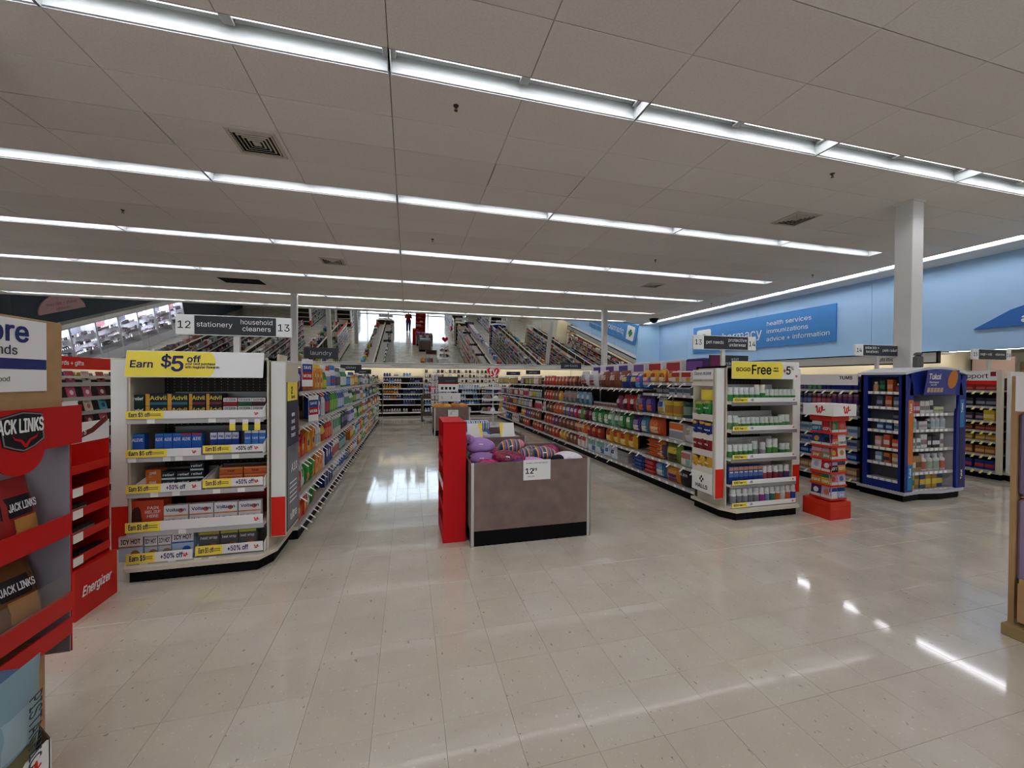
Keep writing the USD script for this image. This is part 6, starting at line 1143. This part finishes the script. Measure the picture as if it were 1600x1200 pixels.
t2 = struct('trim_2', label='pale cornice with black edges along the right wall')
part(t2, 'fascia', bx(11.42, 11.5, 6.15, 16.9, 1.98, 2.2), mat('fascia', '#d2cfc4', .5)); part(t2, 'black_edge', cat([bx(11.41, 11.5, 6.13, 16.9, 2.2, 2.225), bx(11.41, 11.5, 6.13, 16.9, 1.955, 1.98), bx(11.41, 11.5, 6.13, 6.16, 1.955, 2.225)]), BLACK); part(t2, 'lettering', moved(text("nutrition", .095, 0, 0, 0, .002), (11.418, 7.12, 2.04), rz=-90), INK); part(t2, 'canopy', bx(11.5, XR, 6.15, 16.9, 2.17, 2.2), WHITE)
for k in range(4): solo('valance_light', tube((11.6, 6.4 + k * 2.6, 2.1), (11.6, 8.8 + k * 2.6, 2.1), .016, 8), WTUBE, 'fluorescent tube hidden behind the right wall cornice, %s from the front' % NTH[k], 'light', 'tubes behind the right wall cornice', smooth=40)
t = thing('perimeter_shelving', 'lit wall shelving of nutrition goods under the right cornice', 'shelving'); part(t, 'kick_plate', bx(11.5, XR, 6.2, 16.9, 0, .1), KICK); part(t, 'back_panel', bx(XR - .04, XR + .01, 6.2, 16.9, .1, 1.6), PANEL)
FN = Face(11.5, '-x')
for z in (1.45, 1.15, .85, .5, .13): shelf_run(t, FN, 6.2, 16.9, z, .42)
small_goods('nutrition_goods', 'small packed goods on the lit shelving under the right cornice', 'packages', [(FN, 6.2, 16.9, z, .24, .3) for z in (1.45, 1.15, .85, .5, .13)], 14, ['#c83a2a', '#e8e4dc', '#d8a03a', '#e4e2dc', '#3a5a9c', '#c8c4bc'])
ph = struct('wall_pharmacy', label='white recess of the pharmacy counter under the blue wall')
part(ph, 'rear_wall', bx(15.0, 15.1, 1.5, 7.8, 0, 2.3), WHITE); part(ph, 'side_wall', bx(XR + .2, 15.0, 6.6, 6.7, 0, 2.3), CREAM); part(ph, 'side_wall', bx(XR + .2, 15.0, 2.5, 2.6, 0, 2.3), CREAM); part(ph, 'recess_ceiling', bx(XR + .05, 15.1, 2.5, 6.7, 2.3, 2.35), WHITE); part(ph, 'recess_floor', bx(XR, 15.1, 2.5, 6.7, -.1, 0), mat('grout', '#8f887c', .8))
solo('light_bar', bx(12.3, 12.4, 2.8, 6.4, 2.24, 2.295), WTUBE, 'bright light bar under the blue wall at the pharmacy counter', 'light')
t = thing('pharmacy_counter', 'wood framed pharmacy counter opening in the white recess', 'counter', loc=(12.9, 4.6, 0)); WD = mat('counter_wood', '#b09a78', .5, var=.12, vscale=14)
part(t, 'counter', bevbox(0, .5, -1.9, 1.2, 0, 1.05, .01), WHITE); part(t, 'worktop', bevbox(-.03, .55, -1.95, 1.25, 1.05, 1.09, .008), WD); part(t, 'frame_post', bx(.2, .32, .45, .55, 1.09, 2.2), WD); part(t, 'frame_post', bx(.2, .32, -1.9, -1.8, 1.09, 2.2), WD); part(t, 'frame_head', bx(.2, .32, -1.9, .55, 2.0, 2.2), WD); part(t, 'shelf_back', bx(.6, .62, -1.9, 1.2, 1.1, 2.0), mat('dim_wood', '#8a7a60', .6))
t = thing('display_board', 'mauve brown panel hanging in the white recess', 'panel', loc=(13.2, 6.1, 1.5)); part(t, 'board', bx(0, .03, -.35, .35, 0, .62), mat('panel_mauve', '#a8928e', .6)); part(t, 'dark_edge', bx(-.005, .035, .35, .37, -.01, .63), BLACK)
# ------------------------------------------------------------------ left: battery stand, card rack, jerky and nut displays
es = thing('battery_stand', 'red cardboard battery floor stand at the end display corner', 'display stand', loc=(-2.2, 3.25, 0)); ER = mat('stand_red', '#c41a12', .4); a, b = .165, .165
part(es, 'back_wall', bx(-a, -a + .006, -b, b, 0, 1.12), CARD_IN); part(es, 'side_wall', bx(-a, a, -b, -b + .006, 0, 1.12), ER); part(es, 'side_wall', bx(-a, a, b - .006, b, 0, 1.12), ER)
sp = part(es, 'side_poster', bx(-a + .01, a + .004, -b - .003, -b, .2, 1.12), '#b41410', label='red and white printed flank')
part(sp, 'lettering', cat([text('5', .13, a - .04, -b - .004, .96, .001, True, width=.055)]), SIGNW); part(sp, 'white_field', bx(-a + .02, a + .003, -b - .0036, -b - .003, .2, .6), SIGNW); part(sp, 'picture', bx(-a + .02, a + .003, -b - .0036, -b - .003, .62, .78), '#2a4a5a')
for z in (.97, .83, .69, .54, .39):
    s_ = part(es, 'shelf', bx(-a + .006, a - .004, -b + .006, b - .006, z - .055, z - .05), CARD_IN); part(s_, 'shelf_lip', bx(a - .004, a + .002, -b, b, z - .055, z), ER); 
    if z < .95: part(s_, 'price_tag', bx(a + .002, a + .0035, -b + .01, -b + .09, z - .06, z - .005), TAGW)
fm = trimesh.creation.extrude_polygon(Polygon([(-a, -b), (a + .03, -b - .02), (a + .03, b + .02), (-a, b)]), .31, engine='earcut'); part(es, 'foot', fm, ER)
part(es, 'lettering', moved(text('Energizer', .06, 0, 0, 0, .001, True, width=.25, slant=.2), (a + .0315, 0, .13), rz=90), SIGNW)
hd = part(es, 'header_card', bx(a - .004, a, -b, b, 1.11, 1.24), SIGNW); part(hd, 'picture', moved(prism(Polygon([(-.14, .0), (.0, .03), (.13, .1), (.15, .07), (.02, .0), (-.1, -.03)]), .001), (a + .001, 0, 1.165), rz=90), '#7a2a24'); part(hd, 'lettering', moved(text('Get 5', .028, -.07, 0, .0, .001, True, slant=.2), (a + .0025, -.02, 1.16), rz=90), SIGNW)
FE = Face(-2.03, '+x')
for z, n, c in ((.485, 3, '#3a2a1a'), (.635, 2, '#2e2420'), (.315, 4, '#26262a')): facing(FE, 3.11, n, G(g_carton, ((.07, .075, .05, c), dict(band=[(.3, .7, '#9a9a9c')], patch=(.2, .3, .01, '#c8a03a'))), 'battery_pack', 'box', 'dark battery pack' if z > .4 else 'black silver battery pack'), z + .0, 'in the red corner stand', gap=.006)
# greeting cards across the next aisle, and gondolas beyond (seen over the top and in the mirrors)
gk = gondola('gondola of greeting cards beyond the left end display', -5.05, -3.9, 4.6, 15.4, H=1.5, name='card_gondola'); FK1, FK2 = Face(-3.9, '+x'), Face(-5.05, '-x')
hdr = part(gk, 'header_panel', bx(-3.92, -3.89, 5.2, 9.2, 1.63, 1.78), RED, label='red header panel'); part(hdr, 'lettering', moved(text('cards + gifts', .05, 0, 0, 0, .001, True), (-3.888, 5.9, 1.68), rz=90), SIGNW)
part(gk, 'header_frame', cat([bx(-4.0, -3.92, 5.2, 9.2, 1.52, 1.55), bx(-4.45, -3.92, 5.2, 5.24, 1.5, 1.78), bx(-4.45, -3.92, 9.16, 9.2, 1.5, 1.78)]), STEEL)
CC = ['#b82a24', '#3aa0a8', '#e8e2dc', '#8a2a3a', '#2a3a7a', '#c86a5a', '#d8c8b0', '#5ab0b8', '#26262a', '#d85a7a']; CN = ['red', 'teal', 'ivory', 'wine', 'navy', 'salmon', 'sand', 'turquoise', 'black', 'pink']
for r, z in enumerate((1.42, 1.24, 1.06, .88, .70, .52)):
    part(gk, 'card_pocket', moved(bx(5.2, 9.2, -.01, 0, 0, .05), (-3.95 - r * -.012, 0, z), rz=90) if 0 else bx(-3.96 + r * .012, -3.955 + r * .012, 5.2, 9.2, z, z + .05), mat('clear_lip', '#b0aca6', .2))
    for k in range(16):
        q = (k * 3 + r * 7 + (k * r) % 4) % 10
        g = K(g_carton, (.125, .19, .012, CC[q]), dict(patch=(0, .55, .03, CC[(q + 3) % 10])), 'greeting_card', 'card', CN[q] + ' greeting card')
        put(g.path, g.name, f'{CN[q]} greeting card in {NTH[k]} pocket of {NTH[r]} card row', 'card', None, (-3.975 + r * .012, 5.3 + k * .25, z + .002), 90, rx=-12)
tt = thing('gift_box', 'white gift box with a red bow on the card gondola front', 'box', loc=(-3.7, 5.45, 1.18)); part(tt, 'box', moved(bevbox(-.12, .12, -.1, .1, 0, .05, .004), ry=-14), SIGNW); part(tt, 'lid', moved(bevbox(-.125, .125, -.105, .105, .045, .06, .004), ry=-14), SIGNW); part(tt, 'bow', moved(cat([blob(.035, .02, .018, 1), moved(blob(.02, .035, .018, 2), (.01, 0, .01))]), (0, 0, .075)), CARD_RED); part(tt, 'bracket', bx(-.2, 0, -.02, .02, -.01, 0), INK)
def plain_gondola(nm, lab, x0, x1, y0, y1, seed, goods, pal=PAL, H=1.55):
    g = gondola(lab, x0, x1, y0, y1, H=H, name=nm); fs = (Face(x1, '+x'), Face(x0, '-x'))
    for f in fs:
        for z in ZG: shelf_run(g, f, y0 + .02, y1 - .02, z, .5)
    small_goods(nm.replace('gondola', 'goods'), goods, 'packages', [(f, y0 + .03, y1 - .03, z, .24, .3) for f in fs for z in ZG], seed, pal)
    return g
small_goods('card_goods', 'cards and small gifts on the card gondola away from the header', 'packages', [(FK2, 4.7, 15.3, z, .24, .3) for z in ZG] + [(FK1, 9.3, 15.3, z, .24, .3) for z in ZG], 20)
GREY_PAL = ['#b8a890', '#c87a7a', '#8a8a90', '#e4dcd0', '#5a6a70', '#a03a3a', '#d8d0c4', '#3a3a40', '#7a9aa0']
plain_gondola('toy_gondola', 'gondola far to the left, seen in the mirrors, third from the blue end', -7.85, -6.7, 4.6, 15.4, 21, 'small toys and goods on the far left gondola, seen in the mirrors', GREY_PAL)
plain_gondola('cosmetic_gondola', 'gondola farthest left before the lit wall cases, seen in the mirrors', -10.65, -9.5, 4.6, 15.4, 22, 'small cosmetics on the farthest left gondola, seen in the mirrors', GREY_PAL)
for k, (x0, x1) in enumerate(((-5.6, -4.5), (3.6, 4.7), (7.0, 8.1), (-8.6, -7.5))):
    lab = ['left of the photographer', 'right of the photographer', 'farther right of the photographer', 'farther left of the photographer'][k]
    plain_gondola('front_gondola', 'gondola near the entrance ' + lab + ', seen in the mirrors', x0, x1, -8.0, -1.2, 30 + k, 'packed goods on the entrance gondola ' + lab + ', seen in the mirrors', GREY_PAL)
    t = thing('end_display', 'white end panels with red feet on the entrance gondola ' + lab, 'shelving', loc=((x0 + x1) / 2, -1.18, 0)); part(t, 'base_deck', bx(-.5, .5, 0, .4, 0, .12), STEEL); part(t, 'back_panel', bx(-.48, .48, 0, .03, .12, 1.7), PANEL)
    for z in (.45, .8, 1.15, 1.5): part(t, 'shelf', bx(-.48, .48, .03, .4, z - .02, z), STEEL)
    for s in (-1, 1): part(t, 'side_wing', bx(s * .5, s * .6, .05, .4, .55, 1.7), WHITE); part(t, 'red_foot', bx(s * .5, s * .6, .05, .4, .2, .55), RED)
# lit cosmetics cases on the left wall
LED = emit('case_light', '#eaf0ff', LED_EMISSION); CASEW = mat('case_white', '#e4e4e8', .3)
for k in range(9):
    y0 = 2.2 + k * 1.6
    t = thing('cosmetics_case', '%s lit white cosmetics case from the mirrors on the left wall' % NTH[8 - k], 'cabinet', 'lit cases on the left wall', loc=(XL, y0, 0))
    part(t, 'carcass', cat([bx(0, .45, 0, .04, 0, 2.1), bx(0, .45, 1.54, 1.58, 0, 2.1), bx(0, .45, .04, 1.54, 2.05, 2.1), bx(0, .45, .04, 1.54, 0, .5), bx(0, .03, .04, 1.54, .5, 2.05)]), CASEW)
    part(t, 'light_strip', cat([bx(.3, .33, .06, 1.52, z, z + .03) for z in (2.02, 1.62, 1.22, .85)]), LED)
    part(t, 'picture', bx(.03, .04, .3, 1.2, 1.5, 1.95), ['#c88a90', '#8a8a94', '#d8c0b8', '#5a5a6a'][k % 4])
    for z in (1.6, 1.2, .83): part(t, 'shelf', bx(.03, .36, .04, 1.54, z - .015, z), CASEW)
small_goods('cosmetics', 'small cosmetics in the lit cases on the left wall', 'cosmetics', [(Face(XL + .4, '+x'), 2.25 + k * 1.6, 3.7 + k * 1.6, z, .2, .2) for k in range(9) for z in (1.6, 1.2, .83)], 40, ['#8a8a94', '#e8d8dc', '#f8f4f4', '#c8b0c0', '#5a5a64', '#f0e8f0', '#ffffff'])
tl = struct('trim_3', label='cream band above the lit cases on the left wall'); part(tl, 'band', bx(XL, XL + .5, YF + 8, 17.0, 2.12, 2.3), mat('fascia_light', '#f0eee6', .4))
t = thing('wall_sign', 'pale pink arched sign high on the slate left wall', 'sign', loc=(XL, 11.2, 2.75)); part(t, 'board', moved(prism(Polygon([(1.3 * math.cos(a), .75 * math.sin(a)) for a in np.linspace(0, math.pi, 20)]), .05), (.055, 0, 0), rz=90), mat('sign_pink', '#d8a8a8', .5)); part(t, 'lettering', moved(cat([text('beauty + skin care', .14, 0, 0, .3, .003), text('cosmetics', .12, 0, 0, .08, .003)]), (.058, 0, 0), rz=90), '#a86a70')
# jerky display in the left foreground, facing the walkway
JX = -1.40; JR = mat('jerky_red', '#c01614', .38); GREYI = mat('inner_lilac_grey', '#8a8288', .6); TAN = mat('cardboard', '#b08d62', .75, var=.08, vscale=12)
jd = thing('jerky_display', 'red cardboard jerky display in the left foreground', 'display stand', loc=(JX, 0, 0)); ja, jb = .95, 2.13
part(jd, 'back_board', bx(-.42, -.41, ja, jb, .35, 1.42), GREYI); part(jd, 'end_panel', bx(-.41, -.005, jb - .01, jb - .004, .35, 1.3), GREYI, label='grey inner end panel'); part(jd, 'end_face', bx(-.42, -.002, jb - .004, jb, .35, 1.3), JR); part(jd, 'near_panel', bx(-.41, -.005, ja, ja + .008, .35, 1.3), JR)
tab = sbox(ja, 1.245, 2.165, 1.41).union(affinity.scale(Point(1.88, 1.25).buffer(1, 10), .1, .085)).buffer(0)
JT = lambda m, x=.012: moved(m, (x, 0, 0), rz=90)
part(jd, 'header', JT(moved(prism(tab, .006), (0, 0, 0))), JR)
sh_ = affinity.translate(Polygon([(1.60, 1.28), (1.56, 1.385), (1.78, 1.403), (1.98, 1.392), (2.0, 1.29), (1.9, 1.265), (1.79, 1.25), (1.7, 1.262)]), .105, 0); sh_ = affinity.scale(sh_, .42, 1)
em_ = part(jd, 'emblem', JT(prism(sh_, .002), .0145), INK, label='black shield emblem'); part(em_, 'emblem_rim', JT(prism(sh_.buffer(-.003).difference(sh_.buffer(-.008)), .001), .0158), '#8a8a8a')
part(em_, 'lettering', JT(text('JACK LINKS', .05, 1.868, 0, 1.325, .002, True, width=.2), .0165), SIGNW); part(em_, 'antlers', JT(cat([prism(affinity.translate(Polygon([(1.79, 1.268), (1.8, 1.268), (1.815, 1.29), (1.84, 1.3), (1.848, 1.318), (1.838, 1.306), (1.81, 1.298), (1.795, 1.28), (1.78, 1.298), (1.752, 1.306), (1.742, 1.318), (1.75, 1.3), (1.775, 1.29)]), .1, 0), .001)]), .0165), JR)
for z0, z1 in ((.858, .947), (.531, .611), (.43, .5)): part(jd, 'shelf_lip', bx(-.004, .004, ja, jb - .01, z0, z1), JR)
for z in (.86, .535): part(jd, 'shelf', bx(-.41, -.004, ja + .008, jb - .012, z - .008, z), JR)
part(jd, 'clear_guard', bx(.004, .006, ja, jb - .03, .605, .70), usdkit.material(stage, '/World/Looks/clear_guard', {'t': ('transparent_bsdf', {'color': (.95, .95, .95)}), 'g': ('glossy_bsdf', {'roughness': .12}), 'f': ('fresnel', {'IOR': 1.3}), 'm': ('mix_closure', {'fac': .1})}, [('t.BSDF', 'm.closure1'), ('g.BSDF', 'm.closure2')], surface='m.closure'), label='clear plastic guard')
part(jd, 'pedestal', bevbox(-.40, -.06, ja + .05, jb - .05, 0, .43, .004), TAN)
JB = [G(g_bag, ((.2, .27, .07, c), dict(lab=l, patch=p_, words='JACK LINKS', seed=k)), 'jerky_bag', 'bag', d) for k, (c, l, p_, d) in enumerate((('#8a1410', '#1c1416', '#b8783a', 'red and black jerky bag'), ('#a8201a', '#1a1214', '#d89a4a', 'bright red jerky bag'), ('#7a4a1c', '#201816', '#c88a3a', 'brown gold jerky bag')))]
for q, z in enumerate((.861, .536)):
    for k in range(5):
        g = JB[(k + q) % 3]; put(g.path, g.name, f'{g.desc}, {NTH[k]} from the near end on the {["upper", "lower"][q]} jerky shelf', 'bag', None, (JX - .09 - .015 * (k % 2), 1.2 + k * .2, z), 90 + R.uniform(-10, 4), rx=-8 - 6 * q)
tb_ = thing('topper_sign', 'white topper sign ending in ore brands above the jerky display', 'sign', loc=(JX - .02, 0, 0))
part(tb_, 'card', bx(-.006, 0, .95, 2.037, 1.475, 1.75), SIGNW); part(tb_, 'blue_stripe', bx(0, .001, .95, 2.035, 1.56, 1.60), mat('stripe_navy', '#2a2f6a', .5)); part(tb_, 'lettering', moved(text('Save more', .075, 0, 0, 0, .001, True), (.0015, 1.70, 1.665), rz=90), mat('stripe_navy', '#2a2f6a', .5)); part(tb_, 'lettering', moved(text('on top brands', .034, 0, 0, 0, .001), (.0015, 1.76, 1.615), rz=90), '#4a4a5a'); part(tb_, 'lettering', moved(text('Pet Food', .018, 0, 0, 0, .001), (.0015, 1.83, 1.515), rz=90), '#8a8a6a')
part(tb_, 'cardboard_backing', bevbox(-.05, -.008, 1.0, 2.125, 1.25, 1.76, .004), TAN)
# pistachio carton in the corner
pcx = -1.2; pc_ = thing('nut_carton', 'white shelf carton of pistachio bags at the lower left corner', 'carton', loc=(pcx, 0, 0))
part(pc_, 'tray_floor', bx(-.3, 0, .85, 1.72, .15, .157), TAN); part(pc_, 'front_lip', bx(-.006, 0, .85, 1.73, .15, .275), SIGNW); part(pc_, 'back_wall', bx(-.3, -.294, .85, 1.72, .15, .5), mat('carton_dark', '#4a3626', .8)); part(pc_, 'end_flap', moved(prism(Polygon([(-.3, .15), (0, .15), (0, .28), (-.08, .42), (-.2, .47), (-.3, .47)]), .005), (0, 1.72, 0)), mat('carton_brown', '#5a4230', .8)); part(pc_, 'blue_flap', moved(bx(-.2, -.1, 0, .1, 0, .004), (0, 1.68, .47), rx=20), mat('flap_blue', '#5a7896', .6))
part(pc_, 'logo', moved(w_logo(.045, 0, 0, 0), (.0005, 1.66, .2), rz=90), RED); part(pc_, 'pedestal', bevbox(-.3, -.02, .85, 1.7, 0, .15, .004), TAN)
def g_nut(*a, **k):
    return g_bag(*a, **k) + [('lettering', moved(moved(text('PISTACHIOS', .05, 0, 0, 0, .001, width=.3), ry=80), (.02, -.058, .2)), '#24404e', False)]
PB = G(g_nut, ((.26, .43, .1, '#8fb0bc'), dict(lab='#a8c4cc', patch='#6a6a3a', seed=3)), 'nut_bag', 'bag', 'pale blue bag of pistachios')
for k in range(4): put(PB.path, PB.name, ['nearest', 'second', 'third', 'farthest'][k] + ' pale blue bag of pistachios in the corner carton', 'bag', None, (pcx - .065, .97 + k * .21, .158), 90 + R.uniform(-5, 5), rx=7)
# pink display at the right frame edge
pk = thing('cardboard_display', 'tan cardboard display with lilac packs at the right frame edge', 'display stand', loc=(3.53, 0, 0))
part(pk, 'back_board', bx(.5, .51, .6, 1.53, .1, 1.58), TAN); part(pk, 'end_panel', bx(0.02, .5, 1.532, 1.558, .06, 1.57), TAN); part(pk, 'front_tray', bx(-.002, .006, .6, 1.51, .1, .33), TAN); part(pk, 'shelf', bx(.006, .5, .6, 1.51, .32, .33), TAN); part(pk, 'base', bevbox(-.03, .52, .58, 1.565, 0, .07, .004), mat('base_tan', '#9a8256', .7)); part(pk, 'header', bx(-.012, -.002, .6, 1.528, 1.36, 1.57), SIGNW); part(pk, 'torn_edge', bx(-.012, .0, .6, 1.5, .33, .36), '#c8a45a')
for q, z in enumerate((.85, .33)):
    for k in range(2): put(G(g_pack, ((.42, .5, .3, ['#8a7a98', '#a48aa8'][q], '#c8a0c0', '#b088b0'), {}), 'lilac_pack', 'pack', 'tall lilac pack').path, 'lilac_pack', f'tall lilac pack, {["upper", "lower"][q]} {["far", "near"][k]} one in the tan display', 'pack', None, (3.53 + .17, 1.321 - k * .44, z + .001), -90)
part(pk, 'shelf', bx(.02, .5, .6, 1.51, .842, .85), TAN)
solo('yellow_net', cat([moved(trimesh.creation.icosphere(1, .025), (3.575 + .01 * (k % 2), 1.46 - k * .05, .375)) for k in range(6)]), '#d8c05a', 'yellow netted balls along the tan display tray edge', 'toy', kind='stuff')
# red four way stand behind the photographer, seen in the mirrors
t = thing('red_rack', 'tall red shelf stand behind the photographer, seen in the mirrors', 'display stand', loc=(1.0, -.75, 0))
for s in (-1, 1): part(t, 'side_wall', bx(s * .4, s * .39, -.35, .35, 0, 1.7), ER)
part(t, 'core', bx(-.39, .39, -.02, .02, 0, 1.7), CARD_IN); part(t, 'top', bx(-.4, .4, -.35, .35, 1.7, 1.72), ER)
for z in (.1, .45, .8, 1.15, 1.45): part(t, 'shelf', bx(-.39, .39, -.34, .34, z - .01, z), ER); part(t, 'shelf_lip', cat([bx(-.39, .39, .34, .35, z - .03, z + .05), bx(-.39, .39, -.35, -.34, z - .03, z + .05)]), ER)
small_goods('red_rack_goods', 'small packs on the red shelf stand seen in the mirrors', 'packages', [(Face(.35 - .75, '+y'), .65, 1.35, z, .2, .2) for z in (.1, .45, .8, 1.15)], 50, ['#2a2a30', '#c83a2a', '#d8a03a', '#e8e4dc'])
# the person who holds the camera, seen small in the mirrors
import manifold3d as mf
def ball(p, r): return mf.Manifold.sphere(r, 16).translate(tuple(map(float, p)))
def limb(ch): return [mf.Manifold.batch_hull([ball(p, r), ball(q, s)]) for (p, r), (q, s) in zip(ch[:-1], ch[1:])]
def merge(ms, it=6, ref=.03):
    m = mf.Manifold.batch_boolean(ms, mf.OpType.Add).refine_to_length(ref).to_mesh(); t = trimesh.Trimesh(m.vert_properties[:, :3], m.tri_verts, process=False); trimesh.smoothing.filter_taubin(t, iterations=it); return t
px, py = .02, -.48
legs = lambda g, top=.93: [limb([((px + s * .095, py, top), .1 + g), ((px + s * .105, py + .02, .5), .062 + g), ((px + s * .11, py - .01, .1), .043 + g)]) for s in (-1, 1)]
torso = lambda g: limb([((px, py, .95), .135 + g), ((px, py, 1.15), .13 + g), ((px, py, 1.32), .14 + g)]) + limb([((px - .15, py, 1.41), .06 + g), ((px + .15, py, 1.41), .06 + g)]) + limb([((px, py, 1.3), .13 + g), ((px, py, 1.42), .07 + g)])
arms = lambda g, end=1.0: [limb([((px + s * .19, py, 1.4), .055 + g), ((px + s * .23, py + .12, 1.18), .043 + g), ((px + s * .06, py + .33, 1.42), .03 + g)]) for s in (-1, 1)]
hands = []
for s in (-1, 1):
    c = np.array([px + s * .055, py + .355, 1.45]); hands += limb([(c, .028), (c + (0, .01, .04), .026)])
    for k in range(4): b0 = c + (s * .012, .012, .005 + k * .018); hands += limb([(b0, .009), (b0 + (-s * .02, .03, .004), .0085), (b0 + (-s * .045, .025, .004), .0075)])
    hands += limb([(c + (0, -.01, .03), .011), (c + (-s * .03, -.012, .045), .01), (c + (-s * .05, -.008, .05), .009)])
head = limb([((px, py + .0, 1.42), .055), ((px, py + .015, 1.53), .052)]) + [mf.Manifold.batch_hull([ball((px, py + .02, 1.66), .088), ball((px, py - .01, 1.67), .09), ball((px, py + .055, 1.575), .045)])] + limb([((px, py + .1, 1.645), .011), ((px, py + .125, 1.61), .016)]) + [ball((px + s * .09, py + .005, 1.63), .02) for s in (-1, 1)]
feet = [limb([((px + s * .11, py - .03, .05), .045), ((px + s * .12, py + .16, .035), .034)]) for s in (-1, 1)]
pe = thing('person', 'person in a dark red top and blue jeans holding a phone, seen in the mirrors', 'person'); SK = mat('skin', '#b98a70', .5)
part(pe, 'body', merge(sum(legs(0), []) + torso(0) + sum(arms(0), []) + hands + head, 3, .02), SK, smooth=True)
part(pe, 'shirt', merge(torso(.016) + limb([((px - .07, py, .9), .125), ((px + .07, py, .9), .125)]) + limb([((px, py, 1.2), .15), ((px - .06, py, .92), .13)]) + limb([((px, py, 1.2), .15), ((px + .06, py, .92), .13)]) + [x for a in arms(.014) for x in a], 5), mat('shirt_red', '#7a1c22', .8), smooth=True)
part(pe, 'trousers', merge(sum(legs(.016), []) + limb([((px - .09, py, .93), .118), ((px + .09, py, .93), .118)]), 5), mat('jeans', '#2c3c5a', .85), smooth=True)
part(pe, 'hair', merge([mf.Manifold.batch_hull([ball((px, py - .005, 1.69), .094), ball((px, py - .04, 1.63), .085)])], 3), mat('hair_dark', '#241a14', .7), smooth=True)
part(pe, 'eyes', cat([moved(trimesh.creation.icosphere(1, .011), (px + s * .034, py + .098, 1.645)) for s in (-1, 1)]), INK, smooth=True, kind='stuff'); part(pe, 'mouth', bevbox(px - .022, px + .022, py + .088, py + .1, 1.583, 1.59, .003), '#8a4a44')
for s in (0, 1): part(pe, 'shoe', merge([x for x in feet[s]], 3), mat('shoe_dark', '#1c1c20', .6), smooth=True)
t = thing('phone', 'black phone held by the person, seen in the mirrors', 'phone', loc=(px, py + .385, 1.475)); part(t, 'case', bevbox(-.08, .08, -.004, .004, -.01, .065, .004), INK); part(t, 'screen', bx(-.074, .074, -.0048, -.004, -.006, .061), mat('screen_black', '#101216', .1))
